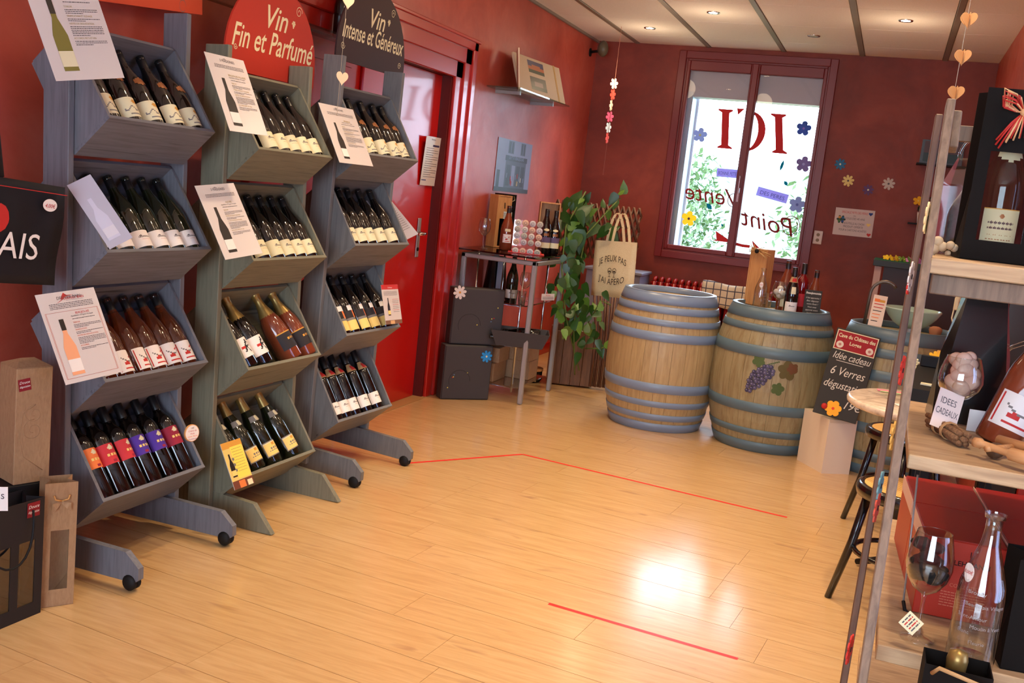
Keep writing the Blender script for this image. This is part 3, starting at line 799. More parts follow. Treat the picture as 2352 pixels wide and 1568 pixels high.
for i, (px, py, key, ty, ds, u) in enumerate([(572, 832, 'figure', 0.30, 'fat dark bottle with black-drawn white label', 0.055), (606, 824, 'figure', 0.28, 'fat dark bottle with black drawing on white label', 0.055), (672, 818, 'spark', 0.33, 'gold-foiled sparkling rosé bottle', 0.055), (706, 808, 'spark', 0.30, 'gold-foiled sparkling rosé bottle', 0.055)]):
    yy = bin_y(M2, 0.622, px, py)
    Mb = in_bin(M2, 0.622, yy + 0.0, 0, -ty * 0.55, u, lift=0.012)
    put(key, Mb, ds + ', ' + ('left' if i % 2 == 0 else 'right') + ' of its pair in middle rack', 'mixed bottles in third bin of middle rack')
C4 = 'in the bottom bin of the middle rack'
for i, (px, py, ty) in enumerate([(558, 1062, .18), (590, 1060, .16), (628, 1050, .16), (672, 1030, .22)]):
    yy = bin_y(M2, 0.205, px, py)
    put('champ', in_bin(M2, 0.205, yy, 0, -ty * 0.6, 0.055, lift=0.010), 'gold-foiled sparkling wine bottle, ' + ORD[i] + ' from left ' + C4.replace('in the', 'in'), 'sparkling wine in bottom bin of middle rack')
D1 = 'in top bin of far grey rack'
fill(M3, 1.470, [(823, 344, 'script', 'gold-sealed cream-labelled', 0), (849, 345, 'script', 'gold-sealed cream-labelled', 0), (876, 348, 'script', 'gold-sealed cream-labelled', 3), (904, 351, 'script', 'gold-sealed cream-labelled', -2), (929, 354, 'script', 'gold-sealed cream-labelled', 0)], 'bottles in top bin of far rack', D1)
D2 = 'in the second bin of the far grey rack'
fill(M3, 1.078, [(797, 553, 'cream', 'dark white-labelled', 0), (820, 553, 'cream', 'dark white-labelled', 0), (845, 552, 'cream', 'dark white-labelled', 2), (869, 552, 'cream', 'dark white-labelled', 0), (893, 551, 'cream', 'dark white-labelled', 0)], 'bottles in second bin of far rack', D2)
D3 = 'in third bin of far grey rack'
fill(M3, 0.680, [(781, 758, 'medal', 'medal-stickered yellow-labelled', 0), (805, 756, 'medal', 'medal-stickered yellow-labelled', 5), (831, 752, 'medal', 'medal-stickered yellow-labelled', 12), (853, 747, 'medal', 'medal-stickered yellow-labelled', 8), (876, 742, 'medal', 'medal-stickered yellow-labelled', 2)], 'bottles in third bin of far rack', D3)
D4 = 'in bottom bin of far grey rack'
fill(M3, 0.287, [(762, 958, 'collar', 'red-collared white-labelled', 0), (783, 952, 'collar', 'red-collared white-labelled', 0), (807, 945, 'collar', 'red-collared white-labelled', 3), (831, 937, 'collar', 'red-collared white-labelled', 0), (854, 930, 'collar', 'red-collared white-labelled', 0)], 'bottles in bottom bin of far rack', D4, u=0.045)

# ------------------------------------------------------------------ sheets and signs
PAPER = mat('laminated_paper', rgb(206, 198, 194), 0.2, spec=0.5)
INK = flat(84, 78, 80); INKR = flat(200, 96, 60); INKG = flat(160, 140, 80)
def sheet(name, label, cat, corners, xs, t=0.0012, m=PAPER, group=None, drawf=None, plane='x'):
    f_ = AXX if plane == 'x' else AY
    P = [f_(c[0], c[1], X) for c, X in zip(corners, xs)]
    Mx, W, H = quadframe(*P)
    b = MB(); b.box((0, 0, -t), (W, H, 0), m); o = b.build(name, None, Mx)
    tag(o, label, cat, group)
    if drawf:
        d = MB(); drawf(d, W, H)
        if d.f: d.build('printing', o)
    return o, Mx, W, H
def bottle_pic(d, cx, y0, h, glass, lab, z=0.0006, capc=None):
    w = h * 0.13
    pts = [(-w, 0), (w, 0), (w, .50*h), (.8*w, .58*h), (.36*w, .74*h), (.33*w, .99*h), (-.33*w, .99*h), (-.36*w, .74*h), (-.8*w, .58*h), (-w, .50*h)]
    poly(d, [(cx + a, y0 + b) for a, b in pts], glass, z)
    rect(d, cx - w, y0 + .06*h, cx + w, y0 + .28*h, lab, z + 0.0002)
    if capc: rect(d, cx - .38*w, y0 + .80*h, cx + .38*w, y0 + h, capc, z + 0.0002)
def info(title, glass, heads, seed, border=False, logo=False, capc=None, lab=None, brand=None):
    def f(d, W, H):
        r = random.Random(seed); k = H / 0.29
        if brand:
            text_into(d, brand, W*0.52, H*0.915, 0.014*k, INK, maxw=W*0.5)
            poly(d, [(W*.40, H*.95), (W*.47, H*.965), (W*.52, H*.948), (W*.46, H*.955)], INK)
        if logo:
            poly(d, [(W*.38, H*.925), (W*.45, H*.985), (W*.50, H*.955), (W*.60, H*.95), (W*.47, H*.94), (W*.42, H*.915), (W*.28, H*.87), (W*.40, H*.905)], P_RED)
            text_into(d, brand or '', W*0.6, H*0.905, 0.012*k, P_RED)
            for (x0, y0, x1, y1) in ((.46*W, .895*H, .76*W, .897*H), (.46*W, .935*H, .76*W, .937*H)): rect(d, x0, y0, x1, y1, INK)
        for i in range(4 if border else 3): small_print(d, W*0.16, W*0.90, H*(0.865 - 0.017*i), 0.0020*k, INK, r)
        if border:
            for e in (0.05, 0.065):
                for (x0, y0, x1, y1) in ((e, .05, e+.004, .78), (1-e-.004, .05, 1-e, .78), (e, .05, 1-e, .053), (e, .777, 1-e, .78)): rect(d, W*x0, H*y0, W*x1, H*y1, INKR)
        bottle_pic(d, W*0.27, H*0.08, H*0.62, glass, lab or P_WHITE, capc=capc)
        y = 0.765
        text_into(d, title, W*0.66, H*(y - 0.03), 0.010*k, INKG if not border else P_RED, maxw=W*0.45); y -= 0.055
        text_into(d, 'Appellation d\'Origine Protégée', W*0.64, H*y, 0.0068*k, INK, shear=0.35, maxw=W*0.46); y -= 0.03
        small_print(d, W*0.46, W*0.85, H*y, 0.0020*k, INK, r); y -= 0.045
        for hd, n in heads:
            text_into(d, hd, W*0.45, H*y, 0.0068*k, INKR if border else INKG, align='LEFT', maxw=W*0.42); y -= 0.022
            for i in range(n): small_print(d, W*0.45, W*(0.92 if i < n-1 else 0.7), H*y, 0.0018*k, INK, r); y -= 0.0155
            y -= 0.014
    return f
HD = [('TERROIR', 3), ('VINIFICATION ET ELEVAGE', 2), ('NOTES DE DEGUSTATION', 6), ('ACCORDS METS ET VIN', 3)]
G_PIC = flat(120, 112, 48, 0.3); G_PICD = flat(40, 36, 36, 0.3); G_PICR = flat(232, 164, 122, 0.3)
def info1(d, W, H):
    info('BEAUJOLAIS', G_PIC, HD, 3, capc=M_CAPB, lab=P_CREAM)(d, W, H)
o_, M_s1, W_, H_ = sheet('information_sheet', 'large laminated wine sheet with green-gold bottle, hung above nearest rack\'s top bin', 'sheet', [(55, -75), (226, -75), (262, 183), (110, 178)], [-2.28, -2.26, -2.16, -2.17], drawf=info1)
sheet('information_sheet', 'laminated wine sheet clipped at the middle rack\'s top bin, dark bottle pictured', 'sheet', [(477, 122), (577, 145), (598, 308), (520, 297)], [-2.27, -2.25, -2.13, -2.14], drawf=info('BEAUJOLAIS VILLAGES', G_PICD, HD, 5, brand='3 MADONES'))
sheet('information_sheet', 'laminated wine sheet clipped at the middle rack\'s second bin, dark bottle pictured', 'sheet', [(457, 427), (545, 420), (595, 582), (508, 597)], [-2.25, -2.24, -2.11, -2.12], drawf=info('FLEURIE', G_PICD, HD, 7, brand='3 MADONES'))
sheet('information_sheet', 'laminated wine sheet under the paper heart string at the far rack', 'sheet', [(731, 237), (815, 251), (853, 383), (780, 371)], [-2.26, -2.24, -2.12, -2.13], drawf=info('BEAUJOLAIS', G_PICD, HD, 9, brand='3 MADONES'))
sheet('information_sheet', 'red-bordered rosé wine sheet at the nearest rack\'s third bin', 'sheet', [(80, 678), (222, 658), (275, 855), (151, 884)], [-2.27, -2.25, -2.13, -2.15], drawf=info('BEAUJOLAIS', G_PICR, [('TERROIR', 3), ('VINIFICATION', 2), ('NOTES DE DEGUSTATION', 5), ('ACCORDS', 2)], 11, border=True, logo=True, capc=M_CAPB, brand='DERNIER BAIN', lab=P_WHITE))
# sheets standing inside bins, seen from behind or beside
def back_pic(d, W, H):
    pale = flat(196, 192, 206); bottle_pic(d, W*0.42, H*0.1, H*0.62, pale, flat(206, 200, 206))
# leaning bin sheet of the nearest rack
mi = M1 @ Matrix.Identity(4)
def in_rack(Mr, pts): return [Mr @ V(p) for p in pts]
P = in_rack(M1, [(-0.10, 0.10, 1.325), (-0.03, 0.235, 1.27), (0.02, 0.185, 1.088), (-0.035, 0.075, 1.08)])
Mx, W, H = quadframe(AXX(178, 425, P[0].x), AXX(240, 383, P[1].x), AXX(272, 562, -2.20), AXX(228, 575, -2.205))
b = MB(); b.box((0, 0, -0.0012), (W, H, 0), mat('paper_back', rgb(176, 172, 184), 0.35)); o = b.build('information_sheet', None, Mx); tag(o, 'sheet turned away, leaning over the bottles of the nearest rack\'s second bin', 'sheet')
d = MB(); back_pic(d, W, H); d.build('printing', o)
Mx, W, H = quadframe(AXX(848, 470, -2.37), AXX(898, 433, -2.36), AXX(948, 548, -2.19), AXX(905, 553, -2.20))
b = MB(); b.box((0, 0, -0.0012), (W, H, 0), MATS['paper_back']); o = b.build('information_sheet', None, Mx); tag(o, 'grey-looking wine sheet leaning inside the far rack\'s second bin', 'sheet')
d = MB(); r_ = random.Random(2)
for i in range(16): small_print(d, W*.12, W*.88, H*(.86 - .045*i), 0.0022, INK, r_)
d.build('printing', o)
def card_red(d, W, H):
    r = random.Random(4); rect(d, 0, H*0.88, W, H, P_RED); text_into(d, 'St Amour', W*.5, H*.91, .010, P_WHITE, .0008, 0.3)
    bottle_pic(d, W*.3, H*.22, H*.45, G_PICD, P_YEL)
    for i in range(4): small_print(d, W*.1, W*.9, H*(.82 - .03*i), .0016, INK, r)
    for i in range(8): small_print(d, W*.55, W*.92, H*(.62 - .045*i), .0016, INK if i % 3 else P_RED, r)
    rect(d, 0, 0, W, H*.10, flat(120, 84, 60)); rect(d, W*.3, 0, W*.55, H*.09, flat(206, 160, 110), .0006)
sheet('price_card', 'small card with a red top band beside the far rack\'s third bin', 'card', [(866, 658), (905, 656), (932, 738), (895, 741)], [-2.17, -2.16, -2.11, -2.12], drawf=card_red)
def card_yel(d, W, H):
    r = random.Random(6); rect(d, 0, 0, W, H, flat(216, 192, 110), .0003); rect(d, 0, H*.86, W, H, P_GOLD, .0005)
    rect(d, W*.36, H*.2, W*.96, H*.88, flat(240, 214, 90), .0006); bottle_pic(d, W*.22, H*.25, H*.5, G_PICD, P_YEL, .0008)
    for i in range(9): small_print(d, W*.42, W*.9, H*(.82 - .06*i), .0018, INKG, r, .0008)
    for k, yy in enumerate((.62, .5, .38)): poly(d, [(W*.36 + .006*math.cos(a*.7), H*yy + .006*math.sin(a*.7)) for a in range(9)], P_GREY, .0009)
    rect(d, 0, 0, W, H*.17, flat(110, 60, 44), .0007); rect(d, W*.3, 0, W*.6, H*.15, P_OR, .0009); rect(d, W*.7, 0, W*.95, H*.12, P_CREAM, .0009)
sheet('price_card', 'yellow card with bottle picture at the middle rack\'s bottom bin', 'card', [(494, 1027), (541, 1011), (594, 1102), (551, 1118)], [-2.19, -2.18, -2.10, -2.11], t=0.003, drawf=card_yel)
# round wooden tag
p = AXX(440, 994, -2.15); Mt = frame(p, (0.25, 1, 0.02), z=(1, -0.25, 0.1))
b = MB(); b.lathe([(0, -.004), (.028, -.004), (.030, -.003), (.030, .003), (.028, .004), (0, .004)], flat(206, 150, 90), 28, smooth=False); o = b.build('round_tag', None, Mt)
tag(o, 'round wooden disc with handwritten price, at the nearest rack\'s bottom bin', 'tag')
b = MB(); b.lathe([(0, .0042), (.0275, .0042)], P_WHITE, 28, flip=False)
for i, (tx, mm) in enumerate((('14€', INK), ('Crème de', P_RED), ('fruits', P_ROSY), ('cassis Pêche', P_OR), ('Framboise', P_CRIM))): text_into(b, tx, 0, .015 - .0095*i, .0085, mm, .0046, .3, maxw=.046)
b.build('printing', o)
# orange banner at the top
def banner(d, W, H):
    pts = [(W*.79 + .018*math.cos(a*.5), H*.14 + .022*math.sin(a*.5)) for a in range(12)]
    for a, b2 in zip(pts[:-1], pts[1:]): poly(d, [a, b2, (b2[0]*.96 + W*.79*.04, b2[1]*.90 + H*.14*.1), (a[0]*.96 + W*.79*.04, a[1]*.9 + H*.14*.1)], P_GREY)
sheet('hanging_banner', 'orange-red hanging panel at the top edge above the nearest rack', 'banner', [(175, -110), (470, -70), (459, 36), (268, -8)], [-2.55, -2.55, -2.55, -2.55], m=flat(222, 84, 50, .5), drawf=banner)
# glass wall shelf behind the racks, with a bottle standing on it
b = MB()
a0 = AXX(378, 26, -2.5); 
b.box((XL, 3.02, 1.985), (XL + 0.16, 4.62, 1.995), M_SHELFG); o = b.build('glass_wall_shelf'); tag(o, 'green glass shelf high on the wall behind the racks', 'shelf')
for yy in (3.25, 3.95, 4.5): b = MB(); b.box((XL, yy, 1.965), (XL + 0.10, yy + 0.02, 1.984), M_STEEL, bev=.002); b.build('shelf_bracket', o)
put('cream', upright((XL + 0.07, 4.33, 1.996), 0.2), 'dark bottle standing on the high glass shelf between the two arched signs')
# arched signs
def arch_sign(label, X, pl, pr, H, base, lines, tails):
    a = AXX(pl[0], pl[1], X); c = AXX(pr[0], pr[1], X)
    z0 = (a.z + c.z)/2; W = c.y - a.y
    Mx = frame((X, a.y, z0), (0, 1, 0), z=(1, 0, 0)); st = H - W*0.48
    pts = [(0, 0), (W, 0), (W, st)] + [(W/2 + W/2*math.cos(PI*k/20), st + W*0.48*math.sin(PI*k/20)) for k in range(1, 20)] + [(0, st)]
    b = MB(); b.prism(pts, -0.008, 0, base); o = b.build('arched_sign', None, Mx); tag(o, label, 'sign')
    d = MB(); cr = flat(232, 222, 176)
    for (tx, u, v, sz, sh) in lines: text_into(d, tx, u*W, v*H, sz, cr, .0006, sh, thick=.0012, maxw=.90*W)
    for (cu, cv, r0, tn, dr) in tails:
        P2 = [(cu*W + r0*(1-.035*k)*math.cos(dr*k*.42), cv*H + r0*(1-.035*k)*math.sin(dr*k*.42)) for k in range(24)]
        for p1, p2 in zip(P2[:-1], P2[1:]):
            dx, dy = p2[0]-p1[0], p2[1]-p1[1]; ln = math.hypot(dx, dy) or 1; nx, ny = -dy/ln*.0013, dx/ln*.0013
            poly(d, [(p1[0]+nx, p1[1]+ny), (p1[0]-nx, p1[1]-ny), (p2[0]-nx, p2[1]-ny), (p2[0]+nx, p2[1]+ny)], cr, .0006)
    for (u, v) in ((.70, .66), (.715, .66), (.69, .64), (.705, .64), (.72, .64), (.70, .62), (.712, .62), (.705, .60)):
        poly(d, [(u*W + .0045*math.cos(t_*.8), v*H + .0045*math.sin(t_*.8)) for t_ in range(8)], cr, .0007)
    d.build('lettering', o)
arch_sign('red arched sign reading Vin Fin et Parfumé above the middle rack', -2.42, (513, 167), (720, 193), 0.37, flat(186, 52, 36, .55),
          [('Vin', .50, .52, .125, .3), ('Fin et Parfumé', .50, .25, .125, .3)], [(.76, .78, .024, 20, 1), (.10, .24, .012, 12, -1)])
arch_sign('dark brown arched sign reading Vin Intense et Généreux above the far rack', -2.40, (770, 143), (926, 172), 0.37, flat(58, 36, 36, .55),
          [('Vin', .52, .50, .120, .3), ('Intense et Généreux', .50, .28, .110, .3)], [(.76, .76, .022, 20, 1), (.08, .18, .018, 12, -1), (.92, .14, .016, 10, 1)])
# paper heart strings
def heart_pts(s):
    out = []
    for k in range(28):
        t_ = 2*PI*k/28; x = 16*math.sin(t_)**3; y = 13*math.cos(t_) - 5*math.cos(2*t_) - 2*math.cos(3*t_) - math.cos(4*t_); out.append((x*s/17, y*s/17))
    return out
P_HEART = flat(224, 196, 164, .7)
def garland(label, group, pts, top, bottom, face, r, fold, m, name='heart_garland'):
    t = thing(name, label, 'garland', Matrix.Translation(pts[0]))
    o0 = V(pts[0])
    b = MB(); b.tube([V(top) - o0, V(bottom) - o0], 0.0008, flat(206, 190, 160), 5); b.build('string', t)
    for p in pts:
        for k in range(fold):
            b = MB(); b.prism(heart_pts(r), -0.0006, 0.0006, m); b.build('paper_heart', t, Matrix.Translation(V(p) - o0) @ RZ(face + k*PI/fold) @ RX(PI/2))
    return t
a = AXX(800, 3, -2.02); c = AXX(785, 178, -2.02); e = AXX(779, 268, -2.05)
garland('string of two white paper hearts hanging before the dark arched sign', None, [(a.x, a.y, a.z), (c.x, a.y, c.z)], (a.x, a.y, ROOM_H), (c.x - 0.01, a.y, e.z), 1.2, 0.030, 1, P_HEART)

# ------------------------------------------------------------------ left edge: tote bag, kraft boxes and bags
M_TOTEB = mat('black_nonwoven', rgb(22, 21, 26), 0.6, spec=0.25)
X0 = -2.30
tl = AXX(0, 408, X0); tr = AXX(138, 428, X0); br = AXX(122, 655, X0); bl = AXX(0, 647, X0)
Mx, W, H = quadframe(tl, tr, br, bl)
ext = 0.22
b = MB(); n = 10; vs = []; fs = []
for j in range(n+1):
    for i in range(n+1):
        u = -ext + (W + ext)*i/n; v_ = H*j/n
        vs.append((u, v_, 0.012 + 0.010*math.sin(i*1.1 + j*.4)*math.sin(PI*j/n)))
for j in range(n+1):
    for i in range(n+1):
        u = -ext + (W + ext)*i/n; v_ = H*j/n
        vs.append((u, v_, -0.012))
k = (n+1)**2
for j in range(n):
    for i in range(n): q = j*(n+1)+i; fs.append([q, q+1, q+n+2, q+n+1]); fs.append([k+q, k+q+n+1, k+q+n+2, k+q+1])
for i in range(n): fs.append([i, k+i, k+i+1, i+1]); q = n*(n+1)+i; fs.append([q, q+1, k+q+1, k+q])
for j in range(n): q = j*(n+1); fs.append([q, q+n+1, k+q+n+1, k+q]); q += n; fs.append([q, k+q, k+q+n+1, q+n+1])
b.add(vs, fs, M_TOTEB, True); bag = b.build('tote_bag', None, Mx); tag(bag, 'black tote bag with white lettering AIS and a round price sticker', 'bag')
b = MB(); b.tube([(-0.02, H, 0), (-0.05, H + .12, 0), (-.12, H + .26, 0), (-.2, H + .3, 0)], 0.012, M_TOTEB, 8); b.build('handle', bag)
d = MB(); text_into(d, 'AIS', W*.22, H*.25, .105, P_WHITE, .0245, .1); rect(d, -ext, H - .024, W, H - .022, P_RED, .0235)
poly(d, [(-.03 + .035*math.cos(a*.5), H*.62 + .04*math.sin(a*.5)) for a in range(13)], P_RED, .0235)
d.build('lettering', bag)
d = MB(); d.lathe([(0, .0245), (.024, .0245)], P_WHITE, 24, T(W*.70, H*.80, 0) @ Matrix.Diagonal((1.1, .75, 1, 1))); text_into(d, '4,00€', W*.70, H*.775, .016, P_RED, .0252, .2); d.build('price_sticker', bag)

KRAFT = grainmat('kraft_card', rgb(142, 108, 76), rgb(154, 120, 86), rgb(164, 130, 96), (20, 20, 6), 0.75, 1.0)
KRAFTD = flat(146, 108, 76, .8)
# counter edge / crate under the kraft box (mostly outside the frame)
def gift_sticker(parent, Mx, s):
    d = MB(); rect(d, -s, -s, s, s, flat(130, 24, 34), .0006); text_into(d, 'Douce', 0, s*.2, s*.62, P_WHITE, .001, .3, maxw=s*1.7); text_into(d, 'dégustation', 0, -s*.45, s*.5, P_WHITE, .001, .3, maxw=s*1.7); d.build('sticker', parent, Mx)
# kraft box: front edge corner at px 28..116
fz = 0; K0 = AD(30, 1115, 2.98)
wdir = (AD(113, 1088, 3.06) - K0); wdir.z = 0; WW = wdir.length; wdir.normalize(); ddir = V((-wdir.y, wdir.x, 0))
Hk = (AD(32, 838, 2.98) - AD(30, 1112, 2.98)).length
Mx = frame(K0, wdir, z=(0, 0, 1))
b = MB(); b.box((0, 0, 0), (WW, WW, Hk), KRAFT, bev=.002)
b.prism([(0, 0), (WW, 0), (WW*.72, WW*.5), (WW*.28, WW*.5)], Hk, Hk + .001, KRAFT)
t = b.build('bottle_box', None, Mx); tag(t, 'kraft cardboard bottle box with embossed swirls, standing on black gift bags', 'box')
b = MB(); b.prism([(0, 0), (WW, 0), (WW, WW), (0, WW)], 0, .001, KRAFT, T(0, 0, Hk))
b = MB(); b.add([(0, 0, Hk), (WW, 0, Hk), (WW, WW, Hk), (0, WW, Hk), (WW*.3, WW*.5, Hk + .02), (WW*.7, WW*.5, Hk + .02)], [(0, 1, 5, 4), (1, 2, 5), (2, 3, 4, 5), (3, 0, 4)], KRAFT); b.build('lid', t)
d = MB()
Fm = frame((0, -.0002, 0), (1, 0, 0), (0, 0, 1))
for (cx, cz, r0) in ((.52, .60, .030), (.50, .46, .034)):
    pts = [(WW*cx + r0*(1-.03*k)*math.cos(k*.35 + 1.5), 0, Hk*cz + r0*(1-.03*k)*math.sin(k*.35 + 1.5)) for k in range(28)]; d.tube(pts, .0011, KRAFT, 5)
d.tube([(WW*.55, 0, Hk*.68), (WW*.22, 0, Hk*.62), (WW*.12, 0, Hk*.42), (WW*.25, 0, Hk*.24), (WW*.8, 0, Hk*.10)], .0011, KRAFT, 5)
d.build('embossing', t)
gift_sticker(t, T(WW*.22, -.0004, Hk*.86) @ RX(PI/2) @ RZ(.15), .018)
# kraft gift bag with window
def gift_bag(label, p0, p1, depth, H, m, window, handle, sticker=None, wins=1):
    w_ = V(p1) - V(p0); w_.z = 0; W = w_.length
    Mx = frame((p0[0], p0[1], 0), w_, z=(0, 0, 1))
    t = thing('gift_bag', label, 'bag', Mx)
    th = .0015; b = MB()
    # front with window openings, back, two gusseted sides, bottom
    z0w, z1w = window
    cols = [0.0]
    mrg = W*0.22/wins if wins == 1 else W*.10
    ww = (W - mrg*(wins+1))/wins
    xs = []
    x = mrg
    for k in range(wins): xs.append((x, x + ww)); x += ww + mrg
    b.box((0, 0, 0), (W, th, z0w*H), m); b.box((0, 0, z1w*H), (W, th, H), m)
    px = 0
    for a, c in xs: b.box((px, 0, z0w*H), (a, th, z1w*H), m); px = c
    b.box((px, 0, z0w*H), (W, th, z1w*H), m)
    b.box((0, depth, 0), (W, depth + th, H), m); b.box((0, 0, 0), (W, depth, th), m)
    for sx, g in ((0, 1), (W, -1)):
        b.add([(sx, 0, 0), (sx, depth, 0), (sx, depth, H), (sx + g*depth*.3, depth/2, H), (sx, 0, H), (sx + g*.004, depth/2, H*.3)], [(0, 1, 5), (0, 5, 3, 4), (1, 2, 3, 5)], m)
    b.build('bag_body', t)
    for a, c in xs:
        b = MB(); b.box((a, th, z0w*H), (c, th + .0005, z1w*H), M_CLEAR); b.build('window_film', t)
    if handle == 'rope':
        b = MB(); pts = []
        for k in range(13):
            a = PI*k/12; pts.append((W*.5 - W*.32*math.cos(a), -.012 - .03*math.sin(a), H*.93 - .13*math.sin(a)*1.1))
        b.tube(pts, .0035, M_BLACK, 8); b.build('rope_handle', t)
    if handle == 'bow':
        b = MB(); m2 = flat(190, 140, 84)
        for s_ in (-1, 1):
            b.tube([(W*.5, -.006, H*.86), (W*.5 + s_*.018, -.01, H*.875), (W*.5 + s_*.022, -.006, H*.905)], .0025, m2, 6)
            b.add([(W*.5, -.004, H*.86), (W*.5 + s_*.026, -.012, H*.845), (W*.5 + s_*.026, -.012, H*.775), (W*.5 + s_*.014, -.012, H*.80), (W*.5, -.004, H*.84)], [(0, 1, 2, 3, 4)], m)
        b.build('bow', t)
    if sticker: gift_sticker(t, T(W*sticker[0], -.0006, H*sticker[1]) @ RX(PI/2), .022)
    return t
pl = AZ(93, 1397, 0); pr = AZ(168, 1386, 0)
hk = AY(90, 1108, pl.y).z
gift_bag('kraft paper gift bag with clear window and folded bow, beside black bag', pl, pr, .075, hk, KRAFT, (.14, .62), 'bow')
p0 = AZ(0, 1445, 0); p1 = AZ(93, 1406, 0)
w_ = (p1 - p0); hk2 = AY(85, 1135, p1.y).z
gift_bag('black paper gift bag with three windows and rope handle, bottom left corner', p1 - w_*2.0, p1, .09, hk2, flat(34, 30, 32, .55), (.12, .66), 'rope', (.86, .92), wins=3)
# plinth that carries the kraft box, behind the gift bags
b = MB(); zt = K0.z - .001
b.box((-.30, -0.0, -zt), (WW + .0, WW + .02, 0), M_BLACK, bev=.004); tag(b.build('display_plinth', None, frame(K0 - V((0, 0, .001)), wdir, z=(0, 0, 1))), 'black plinth behind the gift bags, under the kraft bottle box', 'plinth')
p = AD(0, 1120, 2.2); 
def lab(d, W, H): text_into(d, 's', W*.85, H*.5, .03, INK)
P = [AD(-60, 1118, 2.72), AD(18, 1118, 2.72), AD(18, 1173, 2.72), AD(-60, 1173, 2.72)]
Mx, W, H = quadframe(*P); b = MB(); b.box((0, 0, -.001), (W, H, 0), P_WHITE); o = b.build('price_label', None, Mx); tag(o, 'white label at the left edge before the black gift bag', 'label'); d = MB(); lab(d, W, H); d.build('printing', o)

# ------------------------------------------------------------------ left wall beyond the door
def door_paper(d, W, H):
    r = random.Random(8); text_into(d, 'Bienvenue', W*.5, H*.93, .014, INK, maxw=W*.6); rect(d, W*.5, H*.80, W*.92, H*.84, flat(60, 54, 90))
    for i in range(14): small_print(d, W*.12, W*(.9 if i % 3 else .6), H*(.76 - .045*i), .0028, INK, r)
    rect(d, W*.05, H*.10, W*.35, H*.12, flat(60, 64, 120))
sheet('door_notice', 'tall narrow paper notice on the red door above its handle', 'notice', [(982, 312), (1013, 317), (1000, 428), (962, 424)], [XL - .03, XL - .028, XL - .046, XL - .046], drawf=door_paper)
# glass wall shelf with the open album
b = MB(); b.box((XL, 6.34, 2.022), (XL + .24, 7.42, 2.032), M_SHELFG); o = b.build('glass_wall_shelf'); tag(o, 'small green glass shelf on the wall holding the open photo album', 'shelf')
for yy in (6.5, 7.2): b = MB(); b.box((XL, yy, 2.0), (XL + .18, yy + .02, 2.021), M_STEEL); b.build('shelf_bracket', o)
PGE = mat('album_page', rgb(214, 192, 158), .5)
al = thing('photo_album', 'open photo album standing on the small glass wall shelf', 'album', T(XL, 0, 2.033))
ph = [flat(64, 80, 62, .3), flat(190, 110, 70, .3), flat(70, 70, 110, .3), flat(96, 100, 88, .3), flat(150, 130, 120, .3)]
Pm, W, H = quadframe(V((.06, 6.62, .26)), V((.12, 7.46, .27)), V((.20, 7.40, .01)), V((.14, 6.60, .0)))
b = MB(); b.box((0, 0, -.02), (W, H, 0), PGE, bev=.003); pg = b.build('right_page', al, Pm)
d = MB()
for k, (x0, y0, x1, y1, c) in enumerate(((.26, .60, .60, .92, 1), (.26, .16, .60, .50, 3))):
    rect(d, W*x0, H*y0, W*x1, H*y1, ph[c] if k else ph[1], .0006); rect(d, W*x0, H*(y0 + (y1-y0)*.55), W*x1, H*y1, ph[2] if k == 0 else ph[3], .0008); rect(d, W*x0, H*y0, W*x1, H*(y0 + (y1-y0)*.28), ph[0], .0009); rect(d, W*(x0+.08), H*(y0+.10), W*(x1-.08), H*(y0+.22), ph[1] if k == 0 else ph[4], .0011)
d.build('photographs', pg)
b = MB(); b.box((W*.84, 0, 0), (W*.87, H, .003), flat(206, 170, 110)); b.build('elastic_band', pg)
Pm, W, H = quadframe(V((.20, 6.40, .25)), V((.07, 6.62, .26)), V((.15, 6.60, .0)), V((.22, 6.34, .0)))
b = MB(); b.box((0, 0, -.012), (W, H, 0), PGE, bev=.002); pg = b.build('left_page', al, Pm)
d = MB(); rect(d, W*.12, H*.1, W*.9, H*.9, ph[0], .0006); rect(d, W*.3, H*.3, W*.62, H*.8, ph[3], .0008); rect(d, W*.4, H*.45, W*.55, H*.7, ph[4], .001); d.build('photographs', pg)
# poster of a wine shop front
def poster(d, W, H):
    g = flat(70, 72, 92, .35); lt = flat(130, 140, 176, .35); dk = flat(34, 34, 46, .35); md = flat(110, 118, 150, .35)
    rect(d, 0, 0, W, H, lt, .0003); rect(d, W*.26, 0, W*.86, H*.62, g, .0005); rect(d, W*.24, H*.60, W*.88, H*.70, dk, .0007)
    text_into(d, "LE P'TIT BEAUJOLAIS", W*.56, H*.635, .034, lt, .001, maxw=W*.54)
    for (a, c) in ((.30, .46), (.66, .80)):
        rect(d, W*a, H*.74, W*c, H*.98, g, .0007); rect(d, W*(a+.02), H*.76, W*(c-.02), H*.96, dk, .0009); rect(d, W*((a+c)/2-.008), H*.76, W*((a+c)/2+.008), H*.96, md, .0011)
    for k in range(4): rect(d, W*(.30 + .14*k), H*.12, W*(.40 + .14*k), H*.52, dk if k != 1 else lt, .0008)
    r = random.Random(3)
    for k in range(14): x = r.uniform(.3, .8); y_ = r.uniform(.12, .3); rect(d, W*x, H*y_, W*(x+.02), H*(y_+.09), [P_RED, md, P_CREAM, lt][k % 4], .0012)
    rect(d, W*.04, 0, W*.12, H*.4, dk, .0008); rect(d, 0, 0, W, H*.08, dk, .0006)
sheet('poster', 'poster photograph of a wine shop front pinned on the red wall', 'poster', [(1145, 315), (1221, 332), (1213, 446), (1134, 436)], [XL + .004]*4, drawf=poster)

